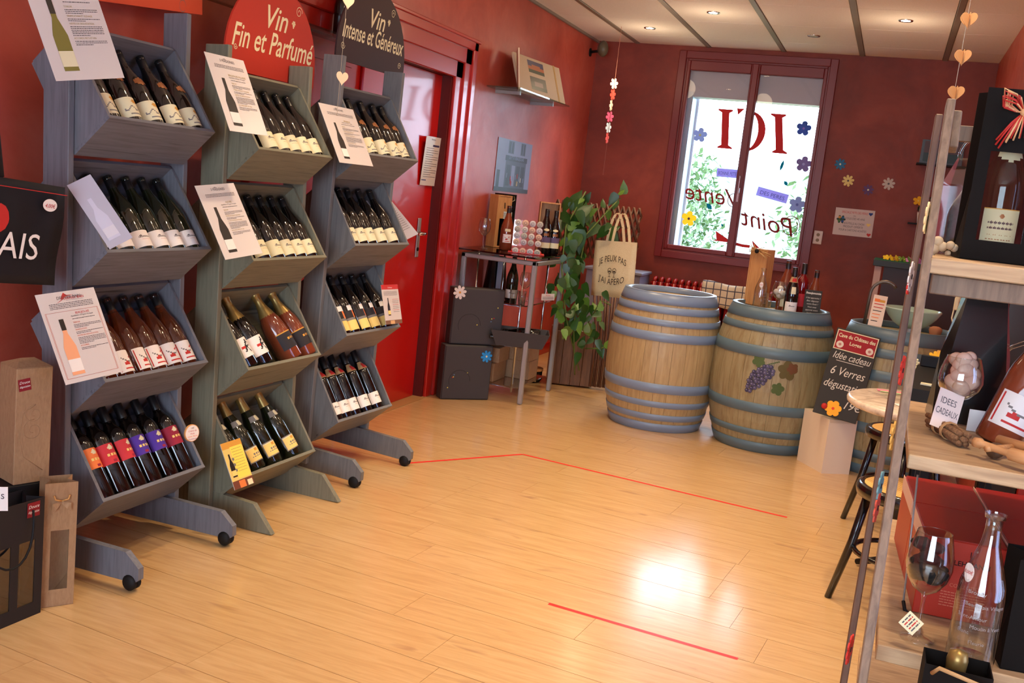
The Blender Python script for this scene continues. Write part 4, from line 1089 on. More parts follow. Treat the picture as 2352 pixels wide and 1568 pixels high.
# ------------------------------------------------------------------ glass and metal stand
SX0, SX1, SY0, SY1 = -2.60, -2.075, 6.08, 6.70
ZS = 0.935
st = thing('display_stand', 'tall glass and steel display stand against the left wall', 'stand', T(SX0, SY0, 0))
SW, SD = SX1 - SX0, SY1 - SY0
q = .032
for (x, y) in ((0, 0), (SW - q, 0), (0, SD - q), (SW - q, SD - q)):
    b = MB(); b.box((x, y, 0), (x + q, y + q, ZS), M_STEEL, bev=.006); b.build('leg', st)
for (x, y) in ((.10, .06), (SW - .10, .06), (.10, SD - .08), (SW - .10, SD - .08)):
    b = MB(); b.tube([(x, y, .06), (x, y, ZS + .02)], .007, M_CHROME, 8); b.build('inner_rod', st)
for (a, c) in (((0, 0), (SW, q)), ((0, SD - q), (SW, SD)), ((0, 0), (q, SD)), ((SW - q, 0), (SW, SD))):
    b = MB(); b.box((a[0], a[1], ZS - .03), (c[0], c[1], ZS), M_STEEL, bev=.005); b.build('top_rail', st)
b = MB()
for z in (.09, .36, .63):
    b.tube([(.10, .06, z), (SW - .1, .06, z), (SW - .1, SD - .08, z), (.1, SD - .08, z)], .006, M_CHROME, 6, closed=True)
b.build('shelf_rails', st)
for z, nm in ((.095, 'lower_shelf'), (.365, 'middle_shelf'), (.635, 'upper_shelf')):
    b = MB(); b.box((.06, .03, z), (SW - .05, SD - .03, z + .008), M_CLEAR); b.build('glass_shelf', st)
b = MB(); b.box((-.03, -.04, ZS + .018), (SW + .0, SD + .0, ZS + .028), M_DARKG); b.build('glass_top', st)
ZT = ZS + .029
def onstand(px, py):
    p = AZ(px, py, ZT)
    if p.x < -2.555: p = AXX(px, py, -2.555)
    return V((p.x, min(p.y, 6.66), ZT))
# things on the stand
def wine_glass(label, p, R, H, fillm=None, M=None, group=None, name='wine_glass', stuffname='filling', fz=(0.25, 0.9)):
    t = thing(name, label, 'glass', M if M is not None else Matrix.Translation(p), group)
    zb = H*.42
    bowl = [(.004, zb), (R*.55, zb + H*.06), (R*.88, zb + H*.16), (R, zb + H*.27), (R*.96, zb + H*.38), (R*.84, zb + H*.50), (R*.74, H)]
    b = MB(); b.lathe(bowl, M_CLEAR, 24); b.lathe([(r*.975, z) for r, z in bowl], M_CLEAR, 24, flip=True); b.tube([(R*.73*math.cos(a*PI/12), R*.73*math.sin(a*PI/12), H) for a in range(24)], .0009, M_CLEAR, 6, closed=True); b.build('bowl', t)
    b = MB(); b.lathe([(R*.72, .0), (R*.74, .002), (R*.3, .006), (.006, .014), (.0035, .03), (.0035, zb*.9), (.006, zb + .003)], M_CLEAR, 20); b.build('stem', t)
    return t
p = onstand(1108, 570); wine_glass('wine glass on the stand, left of the wooden gift box', p, .042, .20)
W_BOX = grainmat('pine_box', rgb(176, 118, 66), rgb(196, 140, 84), rgb(208, 156, 100), (8, 8, 1), .55)
def wood_case(label, p, yaw, W, D, H, m, open_front=True, group=None):
    t = thing('wooden_bottle_case', label, 'case', Matrix.Translation(p) @ RZ(yaw), group); th = .008
    for nm, lo, hi in (('side_board', (-W/2, -D/2, 0), (-W/2 + th, D/2, H)), ('side_board', (W/2 - th, -D/2, 0), (W/2, D/2, H)), ('back_board', (-W/2 + th, D/2 - th, 0), (W/2 - th, D/2, H)),
                       ('top_board', (-W/2 + th, -D/2, H - th), (W/2 - th, D/2 - th, H)), ('base_board', (-W/2 + th, -D/2, 0), (W/2 - th, D/2 - th, th))):
        b = MB(); b.box(lo, hi, m, bev=.001); b.build(nm, t)
    return t
cs = wood_case('upright wooden gift case with cut-out on the stand, behind the rosé bottle', onstand(1142, 545), 1.0, .12, .10, .36, W_BOX)
b = MB(); b.box((-.052, -.046, .20), (.052, -.042, .352), W_BOX); b.box((-.052, -.046, .008), (-.03, -.042, .20), W_BOX); b.box((.03, -.046, .008), (.052, -.042, .20), W_BOX); b.build('front_board', cs)
b = MB(); b.tube([(0, -.05, .31), (0, -.055, .27)], .003, M_BLACK, 6); b.build('toggle', cs)
bottle_proto('roseclear', 'burg', G_ROSED, [('label', .052, .108, 42, p_rose), ('price_sticker', .126, .144, 26, lambda u, v: P_CREAM)])
FACE = math.radians(-62)
put('roseclear', upright(onstand(1160, 574), FACE, 1.0), 'rosé bottle with a round sticker on the stand before the wooden case')
put('champ', upright(onstand(1205, 560), FACE, 1.02), 'sparkling bottle with a hanging tag on the stand, behind the capsule display')
p = onstand(1205, 560); b = MB(); Mx = frame(p + V((.06, -.10, .20)), (math.cos(.35), math.sin(.35), 0), z=(.3, -1, 0))
b.box((-.035, 0, 0), (.035, .05, .001), flat(196, 200, 180)); o = b.build('hang_tag', None, Mx); tag(o, 'pale printed tag hung on the neck of the sparkling bottle', 'tag')
d = MB(); r_ = random.Random(4)
for i in range(4): small_print(d, -.03, .012, .010 + .009*i, .003, INK, r_, .0016)
poly(d, [(.024 + .007*math.cos(k), .03 + .007*math.sin(k)) for k in range(6)], INK, .0016); d.build('printing', o)
# black gift bag behind
def black_bag(label, M, W, D, H, taper=1.0, ears=True, cat='bag'):
    t = thing('gift_bag', label, cat, M); w2 = W*taper
    b = MB(); vs = [(-W/2, -D/2, 0), (W/2, -D/2, 0), (W/2, D/2, 0), (-W/2, D/2, 0), (-w2/2, -D*taper/2, H), (w2/2, -D*taper/2, H), (w2/2, D*taper/2, H), (-w2/2, D*taper/2, H), (-W/2*.96, 0, H*.5), (W/2*.96, 0, H*.5)]
    b.add(vs, [(3, 2, 1, 0), (0, 1, 5, 4), (2, 3, 7, 6), (1, 2, 9), (2, 6, 9), (6, 5, 9), (5, 1, 9), (3, 0, 8), (0, 4, 8), (4, 7, 8), (7, 3, 8)], M_BLACKG); b.build('bag_body', t)
    if ears:
        b = MB(); b.tube([(-w2*.25, -D*taper/2 - .003, H*.97), (-w2*.2, -D*.7, H*.90), (0, -D*.75, H*.87), (w2*.2, -D*.7, H*.90), (w2*.25, -D*taper/2 - .003, H*.97)], .003, MATS['gold_foil'], 6); b.build('rope_handle', t)
    return t
black_bag('glossy black gift bag with gold cord on the stand against the wall', Matrix.Translation(onstand(1190, 545)) @ RZ(1.2), .13, .09, .37)
# capsule display: rows of crown capsules
p = onstand(1208, 582)
ang = math.radians(20)
cd = thing('capsule_display', 'red-based clear rack of round bottle capsules on the stand', 'display', Matrix.Translation(p) @ RZ(ang))
b = MB(); b.box((-.10, -.05, 0), (.10, .06, .022), flat(206, 40, 28, .3), bev=.006); b.box((-.12, -.06, -.000), (.12, .07, .005), flat(206, 40, 28, .3), bev=.001); b.build('base', cd)
b = MB(); b.box((-.098, -.012, .02), (.098, -.009, .215), M_CLEAR); b.build('acrylic_plate', cd)
for r in range(5):
    for c in range(4):
        b = MB(); mm = [flat(206, 200, 190), flat(214, 176, 150), flat(196, 190, 192), flat(180, 174, 160)][(r + c) % 4]
        cm = T(-.072 + .048*c, -.013 if r else -.05, .03 + .042*r if r else .016) @ RX(PI/2)
        b.lathe([(.021, -.002), (.0215, .003), (.018, .0062), (0, .0062)], mm, 18, cm); b.lathe([(.010, .0066), (.008, .0066)], INK, 12, cm, flip=True)
        b.build('bottle_capsule', cd)
bottle_proto('duo', 'burg', G_DARK, [('label', .040, .112, 55, lambda u, v: flat(96, 80, 110) if v > .52 else (P_CREAM if .1 < u < .9 else P_YEL)), ('price_sticker', .150, .170, 30, oval(P_CREAM, None)), ('seal', .120, .138, 24, lambda u, v: P_COP)])
put('duo', upright(onstand(1247, 582), FACE + .05, 1.02), 'dark bottle with two-tone label on the stand, left of its twin')
cr = wood_case('open wooden bottle case standing upright at the right end of the stand', onstand(1273, 578), .42, .14, .10, .345, W_BOX)
pc = cr.matrix_world @ V((0, -.03, .009))
put('duo', upright(onstand(1268, 583), FACE, 1.0), 'dark bottle with two-tone label standing in the open wooden case')
# price plate hung on the stand
def plate(d, W, H):
    r = random.Random(4); text_into(d, 'PROMO', W*.5, H*.62, H*.3, P_RED)
    for i in range(3): small_print(d, W*.08, W*.92, H*(.46 - .16*i), H*.07, INK, r)
sheet('price_plate', 'small white sign with red heading fixed to the steel stand', 'sign', [(1244, 674), (1274, 675), (1273, 689), (1244, 690)], [SY0 - .004, SY0 + .1, SY0 + .1, SY0 - .004], plane='y', drawf=plate)
# upper shelf: bottles and glasses
def onshelf(px, py, z): return AZ(px, py, z)
z1 = .6435
put('white', upright(onshelf(1172, 690, z1), FACE, .98), 'dark bottle with a white label on the stand\'s upper glass shelf')
wine_glass('blue-tinted wine glass on the stand\'s upper glass shelf', onshelf(1202, 690, z1), .04, .19)
def tumbler(label, p, R, H, group, name='glass_tumbler'):
    b = MB(); b.lathe([(0, .003), (R*.8, .003), (R*.85, .0), (R, H), (R*.94, H), (R*.8, .01), (0, .01)], M_CLEAR, 18); o = b.build(name, None, Matrix.Translation(p)); tag(o, label, 'glass', group)
    return o
tumbler('clear tumbler beside the white-labelled bottle on the upper glass shelf', onshelf(1178, 697, z1), .026, .09, 'tumblers on the stand')
tumbler('second clear tumbler, right end of the upper glass shelf', onshelf(1197, 700, z1), .026, .09, 'tumblers on the stand')
o = black_bag('black arched pouch with grey panel standing inside the steel stand', Matrix.Translation(onshelf(1135, 668, z1)) @ RZ(1.0), .16, .07, .25, .7, False)
b = MB(); b.box((-.02, -.040, .01), (.03, -.036, .24), flat(150, 156, 180, .3), bev=.002); b.build('grey_panel', o)
# middle shelf: basket with bottles
z2 = .3735
bs = thing('basket', 'dark grey tray basket holding lying bottles on the stand\'s middle shelf', 'basket', Matrix.Translation(onshelf(1192, 792, z2)) @ RZ(.35))
b = MB(); A, B_ = (.15, .10), (.19, .13)
def ringv(a, z): return [(-a[0], -a[1], z), (a[0], -a[1], z), (a[0], a[1], z), (-a[0], a[1], z)]
vs = ringv(A, 0) + ringv(B_, .10) + ringv((B_[0]-.006, B_[1]-.006), .10) + ringv((A[0]-.006, A[1]-.006), .006)
fs = [(3, 2, 1, 0)] + [(i, (i+1) % 4, 4 + (i+1) % 4, 4 + i) for i in range(4)] + [(4+i, 4+(i+1) % 4, 8+(i+1) % 4, 8+i) for i in range(4)] + [(8+i, 8+(i+1) % 4, 12+(i+1) % 4, 12+i) for i in range(4)] + [(12, 13, 14, 15)]
b.add(vs, fs, flat(62, 60, 62, .5)); b.build('tray', bs)
for i, (dx, dy, a, lb) in enumerate(((-.05, -.045, .2, 'lying bottle with cream label at the front of the grey basket'), (.03, .03, -.2, 'lying bottle with cream label at the back of the grey basket'))):
    mm = bs.matrix_world @ T(dx + .10, dy, .052 + .02*i) @ RZ(a) @ RY(-PI/2) @ RZ(PI)
    put('cream', mm @ Matrix.Diagonal((.9, .9, .85, 1)), lb)
# cartons on the lower shelf
z3 = .104
def carton(label, p, yaw, W, D, H, m=KRAFT, group=None):
    t = thing('cardboard_box', label, 'box', Matrix.Translation(p) @ RZ(yaw), group)
    b = MB(); b.box((-W/2, -D/2, 0), (W/2, D/2, H), m, bev=.002); b.build('carton', t)
    b = MB(); b.box((-W/2, -.012, H), (W/2, .012, H + .0008), KRAFTD); b.build('tape', t)
    return t
carton('lower kraft carton at the front of the stand\'s bottom shelf', (-2.44, 6.25, z3), .0, .26, .22, .125, KRAFT, 'kraft cartons')
carton('upper kraft carton stacked at the front of the stand\'s bottom shelf', (-2.43, 6.26, z3 + .1275), .04, .27, .21, .10, KRAFT, 'kraft cartons')
carton('lower kraft carton at the back of the stand\'s bottom shelf', (-2.27, 6.50, z3), .05, .22, .2, .125, KRAFT, 'kraft cartons')
carton('upper kraft carton stacked at the back of the stand\'s bottom shelf', (-2.27, 6.49, z3 + .1275), .0, .22, .2, .12, KRAFT, 'kraft cartons')
# two black gift boxes stacked at the wall
M_BBOX = mat('dark_grey_board', rgb(58, 54, 54), .6)
def black_box(label, pl_, pr_, z0, H, D, dots):
    w_ = V(pr_) - V(pl_); w_.z = 0; W = w_.length; Mx = frame((pl_[0], pl_[1], z0), w_, z=(0, 0, 1))
    t = thing('gift_box', label, 'box', Mx, 'dark gift boxes')
    b = MB(); b.box((0, 0, 0), (W, D, H), M_BBOX, bev=.004); b.build('box_body', t)
    b = MB(); b.box((.004, -.006, .004), (W - .004, 0, H - .004), M_BBOX, bev=.004); f_ = b.build('lid', t)
    d = MB()
    for (u, v_, c) in dots: d.lathe([(0, .0066), (.004, .0066)], c, 10, T(u*W, -.000, v_*H) @ RX(PI/2))
    pts = [(W*(.35 + .22*math.cos(a*.4)), -.0064, H*(.35 + .2*math.sin(a*.4))) for a in range(10)]; d.tube(pts, .0012, flat(44, 40, 40), 5)
    d.build('printed_dots', f_)
    return t, Mx, W
y_, g_, r2, b2 = flat(210, 200, 90), flat(90, 130, 160), P_RED, flat(200, 200, 190)
t1, Ma, Wa = black_box('dark gift box with a blue flower sticker, lower of the stacked pair', (-2.535, 5.822, 0), (-2.295, 6.05, 0), .001, .355, .09, ((.12, .22, y_), (.22, .42, y_), (.23, .46, g_), (.20, .41, r2), (.50, .50, y_)))
t2, Mb_, Wb = black_box('dark gift box with a white flower sticker, upper of the stacked pair', (-2.53, 5.865, 0), (-2.275, 6.105, 0), .3585, .365, .09, ((.50, .36, y_), (.78, .48, y_), (.82, .49, r2), (.77, .43, g_), (.88, .68, y_)))
flower('flower_sticker', Ma @ T(Wa*.86, -.008, .29) @ RX(PI/2), .040, flat(40, 140, 210), P_CREAM, 'blue paper flower stuck on the lower dark gift box')
flower('flower_sticker', Mb_ @ T(Wb*.10, -.008, .335) @ RX(PI/2), .045, flat(226, 220, 216), P_GOLD, 'white paper flower stuck on the upper dark gift box')

# ------------------------------------------------------------------ plant, planter, lattice, tote bag
W_PL = grainmat('planter_wood', rgb(84, 54, 34), rgb(112, 74, 46), rgb(136, 94, 60), (9, 9, 1), .6)
pcx, pcy = -2.08, 7.12
pt = thing('planter_box', 'tall slatted wooden planter box holding the trailing plant', 'planter', Matrix.Translation((pcx, pcy, 0)) @ RZ(.35))
hw = .15
for s_ in range(4):
    Ms = RZ(s_*PI/2)
    for k in range(4):
        b = MB(); b.box((-hw + .075*k + .001, -hw - .012, .01), (-hw + .075*(k+1) - .001, -hw, .40 + .006*((k*7 + s_) % 3)), W_PL, M=Ms, bev=.002); b.build('slat', pt)
b = MB(); b.box((-hw, -hw, .33), (hw, hw, .35), flat(50, 34, 24, .9)); b.build('soil', pt)
M_LEAF = grainmat('pothos_leaf', rgb(20, 52, 18), rgb(36, 76, 24), rgb(74, 112, 40), (9, 9, 9), .35, 1.5)
M_LEAF2 = grainmat('pothos_leaf_pale', rgb(50, 92, 30), rgb(84, 130, 44), rgb(160, 176, 90), (9, 9, 9), .35, 1.5)
rl = random.Random(17)
plant = thing('pothos_plant', 'large trailing green pothos plant climbing over the dark lattice', 'plant', Matrix.Translation((pcx, pcy, .35)))
leaf_me = []
for m in (M_LEAF, M_LEAF2):
    b = MB(); out = [(0, 0), (-.24, .02), (-.34, .24), (-.27, .60), (-.11, .90), (0, 1.12), (.11, .90), (.27, .60), (.34, .24), (.24, .02)]
    mid = [(0, .08, .0), (0, .5, -.05), (0, 1.05, -.16)]
    vs = [(x, y, .10*abs(x) - .15*y*y) for x, y in out] + [(0, .35, -.03), (0, .7, -.09)]
    b.add(vs, [(0, 1, 2, 10), (2, 3, 11, 10), (3, 4, 5, 11), (0, 10, 8, 9), (10, 11, 7, 8), (11, 5, 6, 7)], m, True)
    o = b.build('leaf'); leaf_me.append(o.data); bpy.data.objects.remove(o)
spots_ = []
for (px, py, d_, sz, n) in [(1310, 490, 7.15, .17, 6), (1335, 520, 7.1, .18, 8), (1300, 540, 7.1, .14, 7), (1370, 500, 7.15, .13, 6), (1395, 470, 7.3, .10, 4), (1345, 445, 7.4, .10, 3), (1420, 455, 7.3, .11, 2), (1400, 530, 7.2, .13, 6),
                       (1330, 580, 7.0, .12, 9), (1300, 600, 7.0, .11, 9), (1345, 640, 7.0, .12, 10), (1310, 660, 6.95, .11, 10), (1340, 700, 6.95, .12, 10), (1300, 720, 6.9, .11, 9), (1325, 750, 6.9, .12, 9), (1370, 740, 6.9, .10, 7),
                       (1280, 640, 6.95, .10, 6), (1350, 790, 6.85, .10, 5), (1385, 700, 6.9, .10, 4), (1290, 480, 7.2, .10, 5), (1370, 590, 7.0, .11, 7), (1375, 790, 6.8, .10, 4), (1282, 690, 6.9, .10, 5)]:
    for k in range(n):
        gx_ = px if not 540 < py < 690 else min(px, 1318)
        c = AD(max(gx_, 1318 if py < 610 else 1284) + rl.gauss(0, 15), py + rl.gauss(0, 15), d_ + .1 - rl.uniform(0, .30)) - V((pcx, pcy, .35))
        s_ = sz * rl.uniform(.5, .95)
        lo = bpy.data.objects.new('leaf', leaf_me[1 if rl.random() < .25 else 0]); C.objects.link(lo); lo.parent = plant
        face = V((.25 + rl.gauss(0, .45), -1, .25 + rl.gauss(0, .4))).normalized(); dn = V((rl.gauss(0, .6), rl.gauss(0, .2), -1)) if rl.random() < .8 else V((rl.gauss(0, .5), 0, .8))
        dn = (dn - face*dn.dot(face)).normalized(); lo.matrix_local = Matrix((dn.cross(face)*s_, dn*s_, face*s_)).transposed().to_4x4()
        lo.location = c
for k, pth in enumerate([[(1320, 860, 7.1), (1318, 760, 6.9), (1325, 640, 6.95), (1345, 540, 7.0), (1400, 480, 7.15), (1425, 455, 7.2)], [(1330, 850, 7.1), (1300, 730, 6.85), (1290, 620, 6.9), (1300, 520, 7.0), (1345, 440, 7.2)],
                    [(1340, 760, 6.9), (1380, 690, 6.9), (1402, 700, 6.8)], [(1345, 800, 6.8), (1380, 800, 6.7), (1395, 795, 6.7)]]):
    b = MB(); b.tube([AD(*q_) - V((pcx, pcy, .35)) for q_ in pth], .005, flat(92, 112, 50), 6); b.build('stem', plant)
# expanding lattice, dark stained: crossing laths, closed up low down
M_LATH = wood('dark_lath', 104, 68, 52); M_LATH = MATS['dark_lath_upright']
A0 = AD(1278, 470, 7.5); A1 = AD(1472, 505, 7.55); B0 = AD(1300, 890, 7.35); B1_ = AD(1408, 885, 7.35)
lat = thing('lattice_trellis', 'dark expanding wooden lattice standing behind the plant', 'trellis', Matrix.Translation(A0))
def bil(u, v_):
    # v 0 bottom .. 1 top
    e = min(1, max(0.0, (v_ - .42)/.33)); e = e*e*(3-2*e)
    lo = B0.lerp(B1_, .1 + u*.9); hi = A0.lerp(A1, u)
    lo = V((lo.x, lo.y, 0.02)); hi = V((hi.x, hi.y, 1.30 - .06*u))
    x = lo.lerp(hi, e); z = lo.z + (hi.z - lo.z)*v_
    return V((x.x, x.y, z)) - A0
for k in range(9):      # closed-up lower part: bunched upright laths
    pts = [bil(.45 + .06*k, v_) for v_ in (0, .3, .58)]; b = MB(); b.tube([p_ + V((0, .012*(k % 2), 0)) for p_ in pts], .010, M_LATH, 4); b.build('lath', lat)
TL_, TR_ = AD(1276, 462, 7.55), AD(1473, 500, 7.62); wl = (TR_ - TL_); wl.z = 0; zt_, zb_ = 1.33, .92
for s_, off in ((1, 0), (-1, .010)):
    for k in range(23):
        u0 = (k - 3)/16; u1 = u0 + s_*.22
        def cl(u): return min(1, max(0, u))
        # clip the lath to the panel
        a_, b_ = 0.0, 1.0
        for edge in (0, 1):
            if (u0 - edge)*(u1 - edge) < -1e-6:
                tt = (edge - u0)/(u1 - u0)
                if (u0 < 0 and edge == 0) or (u0 > 1 and edge == 1): a_ = max(a_, tt)
                else: b_ = min(b_, tt)
        if max(u0, u1) <= 1e-6 or min(u0, u1) >= 1 - 1e-6 or b_ <= a_: continue
        if (u0 <= 0 and s_ < 0) or (u0 >= 1 and s_ > 0): continue
        P_ = []
        for tt in (a_, b_):
            u = u0 + (u1 - u0)*tt; P_.append(V((TL_.x + wl.x*u, TL_.y + wl.y*u - off, zb_ + (zt_ - zb_)*tt + .0)) - A0)
        b = MB(); b.tube(P_, .0105, M_LATH, 4); b.build('lath', lat)
# canvas tote hung on the lattice
M_CANV = grainmat('cream_canvas', rgb(222, 200, 150), rgb(232, 212, 166), rgb(240, 222, 180), (30, 30, 30), .85)
Pq = [AY(1375, 550, 6.93), AY(1470, 560, 6.80), AY(1445, 684, 6.80), AY(1352, 678, 6.93)]
Mx, W, H = quadframe(*Pq)
b = MB(); n = 8; vs = []; fs = []
for sgn in (1, -1):
    for j in range(n+1):
        for i in range(n+1):
            fu, fv = i/n, j/n; zz = sgn*(.004 + .02*math.sin(PI*fu)*math.sin(PI*min(fv*1.15, 1))) + .004*math.sin(fu*9 + fv*3)
            vs.append((W*fu, H*fv, zz))
k0 = (n+1)**2
for j in range(n):
    for i in range(n): q_ = j*(n+1)+i; fs += [[q_, q_+1, q_+n+2, q_+n+1], [k0+q_, k0+q_+n+1, k0+q_+n+2, k0+q_+1]]
for i in range(n): fs += [[i, k0+i, k0+i+1, i+1]]
for j in range(n): q_ = j*(n+1); fs += [[q_, q_+n+1, k0+q_+n+1, k0+q_]]; q_ += n; fs += [[q_, k0+q_, k0+q_+n+1, q_+n+1]]
b.add(vs, fs, M_CANV, True); tb = b.build('tote_bag', None, Mx); tag(tb, 'cream canvas tote bag with slogan and two glasses, hung on the lattice', 'bag')
for sgn in (1, -1):
    b = MB(); pts = []
    for k in range(9):
        a = k/8; pts.append((W*(.30 + .42*a) + (.03 if sgn < 0 else 0), H + .20*math.sin(PI*a)**.7 - .005, sgn*.012))
    for p1, p2 in zip(pts[:-1], pts[1:]):
        b.add([(p1[0]-.012, p1[1]-.004, p1[2]), (p1[0]+.012, p1[1]+.004, p1[2]), (p2[0]+.012, p2[1]-.0, p2[2]), (p2[0]-.012, p2[1]+.0, p2[2])], [(0, 1, 2, 3)], M_CANV)
    b.build('handle', tb)
d = MB(); pk = flat(70, 62, 52)
text_into(d, 'JE PEUX PAS', W*.52, H*.64, .062, pk, .030, maxw=W*.66, follow=lambda X: -2.2*X*X)
text_into(d, "J'AI APERO", W*.52, H*.22, .062, pk, .030, maxw=W*.62, follow=lambda X: 2.2*X*X)
for s_ in (-1, 1):
    c_ = (W*.52 + s_*.020, H*.47)
    pts = [(c_[0] + .016*math.cos(k*.5 + .0), c_[1] + .018*math.sin(k*.5)) for k in range(13)]
    for a, e in zip(pts[:-1], pts[1:]): dx, dy = e[0]-a[0], e[1]-a[1]; ln = math.hypot(dx, dy); nx, ny = -dy/ln*.0018, dx/ln*.0018; poly(d, [(a[0]+nx, a[1]+ny), (a[0]-nx, a[1]-ny), (e[0]-nx, e[1]-ny), (e[0]+nx, e[1]+ny)], pk, .030)
    rect(d, c_[0] - .0015, c_[1] - .042, c_[0] + .0015, c_[1] - .016, pk, .030); rect(d, c_[0] - .010, c_[1] - .044, c_[0] + .010, c_[1] - .041, pk, .030); rect(d, c_[0] - .011, c_[1] - .010, c_[0] + .011, c_[1], pk, .0302)
d.build('printing', tb)

# ------------------------------------------------------------------ back wall: grey cabinet, remote, radiator, towel
gb = thing('storage_cabinet', 'small blue-grey cabinet at the back wall behind the tote bag', 'cabinet', T(-2.18, 8.30, 0))
MG = mat('blue_grey_plastic', rgb(128, 136, 162), .5)
b = MB(); b.box((-.20, 0, 0), (.27, .36, .765), MG, bev=.004); b.build('cabinet_body', gb)
b = MB(); b.box((-.215, -.012, .765), (.285, .37, .79), MG, bev=.005); b.build('lid', gb)
b = MB(); b.box((-.22, .0, 0), (.06, .05, .018), M_BLACKG, bev=.006); rm = b.build('remote_control', None, T(-2.12, 8.36, .791) @ RZ(-.1)); tag(rm, 'dark remote control lying on the blue-grey cabinet', 'remote')
b = MB()
for k in range(8): b.box((-.20 + .03*k, .008, .018), (-.185 + .03*k, .022, .021), P_WHITE if k % 2 else MG)
b.build('buttons', rm)
rad = thing('radiator', 'red cast-iron column radiator under the window', 'radiator', T(-1.84, 8.60, 0))
M_RAD = mat('red_radiator_paint', rgb(150, 22, 20), .35)
for k in range(19):
    b = MB(); x = .058*k
    for yy in (-.05, .0, .05): b.tube([(x, yy, .10), (x, yy, .72)], .017, M_RAD, 8)
    b.tube([(x, -.05, .72), (x, -.02, .745), (x, .02, .745), (x, .05, .72)], .018, M_RAD, 8); b.tube([(x, -.05, .10), (x, 0, .085), (x, .05, .10)], .018, M_RAD, 8)
    b.build('radiator_column', rad)
b = MB(); b.tube([(-.04, 0, .70), (1.09, 0, .70)], .012, M_RAD, 8); b.tube([(-.04, 0, .13), (1.09, 0, .13)], .012, M_RAD, 8); b.tube([(0, 0, .13), (0, 0, 0)], .02, M_RAD, 8); b.tube([(1.04, 0, .13), (1.04, 0, 0)], .02, M_RAD, 8); b.build('pipes', rad)
# checked towel over the radiator
M_TOW = mat('checked_cloth', rgb(200, 190, 172), .9)
_v = coords(M_TOW, (1, 1, 1)); _s = N(M_TOW, 'ShaderNodeSeparateXYZ'); L(M_TOW, _v, _s.inputs[0])
def stripe(axis, per, wd):
    a = N(M_TOW, 'ShaderNodeMath'); a.operation = 'MODULO'; L(M_TOW, _s.outputs[axis], a.inputs[0]); a.inputs[1].default_value = per
    c = N(M_TOW, 'ShaderNodeMath'); c.operation = 'ABSOLUTE'; L(M_TOW, a.outputs[0], c.inputs[0])
    e = N(M_TOW, 'ShaderNodeMath'); e.operation = 'LESS_THAN'; L(M_TOW, c.outputs[0], e.inputs[0]); e.inputs[1].default_value = wd; return e.outputs[0]
_a = N(M_TOW, 'ShaderNodeMath'); _a.operation = 'MAXIMUM'; L(M_TOW, stripe(0, .06, .008), _a.inputs[0]); L(M_TOW, stripe(2, .06, .008), _a.inputs[1])
L(M_TOW, ramp(M_TOW, _a.outputs[0], [(0, rgb(206, 196, 178)), (1, rgb(70, 72, 92))]), M_TOW.node_tree.nodes['Principled BSDF'].inputs['Base Color'])
p0 = AY(1615, 650, 8.48); p1 = AY(1725, 690, 8.48)
b = MB(); nu, nv = 14, 10; vs = []; fs = []
for j in range(nv+1):
    for i in range(nu+1):
        u, v_ = i/nu, j/nv; z = .80 - (v_ - .3)*.30 if v_ > .3 else .80 - (.3 - v_)*.3
        y = 8.512 - .016*math.sin(u*14) if v_ > .3 else 8.53 + (.3 - v_)*.5
        vs.append((-1.42 + .42*u, y, min(z, .785) + .006*math.sin(u*9) - (0.02*u)))
for j in range(nv):
    for i in range(nu): q_ = j*(nu+1)+i; fs.append([q_, q_+1, q_+nu+2, q_+nu+1])
b.add(vs, fs, M_TOW, True); o = b.build('tea_towel'); tag(o, 'cream tea towel with dark checks draped over the red radiator', 'towel')
sm = o.modifiers.new('thick', 'SOLIDIFY'); sm.thickness = .004
# things on the back wall
b = MB(); b.box((-.035, -.012, -.055), (.035, 0, .055), flat(206, 190, 180, .4), bev=.003); o = b.build('wall_socket', None, T(-.568, YB - .001, 1.245)); tag(o, 'pale double wall socket right of the window', 'socket')
b = MB()
for dz in (-.022, .022): b.lathe([(0, 0), (.014, 0)], flat(130, 110, 90), 14, T(0, -.0125, dz) @ RX(PI/2))
b.build('outlet', o)
for (px, py, R, c, cc, nm, n) in ((1930, 377, .046, flat(44, 110, 150), P_CREAM, 'blue', 8), (1948, 415, .048, flat(226, 206, 130), INK, 'yellow', 8), (1994, 436, .044, flat(96, 66, 110), P_CREAM, 'purple', 8), (2041, 422, .050, flat(196, 184, 172), INK, 'white', 8)):
    p = AY(px, py, YB - .004); flower('flower_sticker', frame(p, (1, 0, 0), z=(0, -1, 0)), R, c, cc, nm + ' paper flower stuck on the back wall right of the window', group='paper flowers on the back wall', n=n)
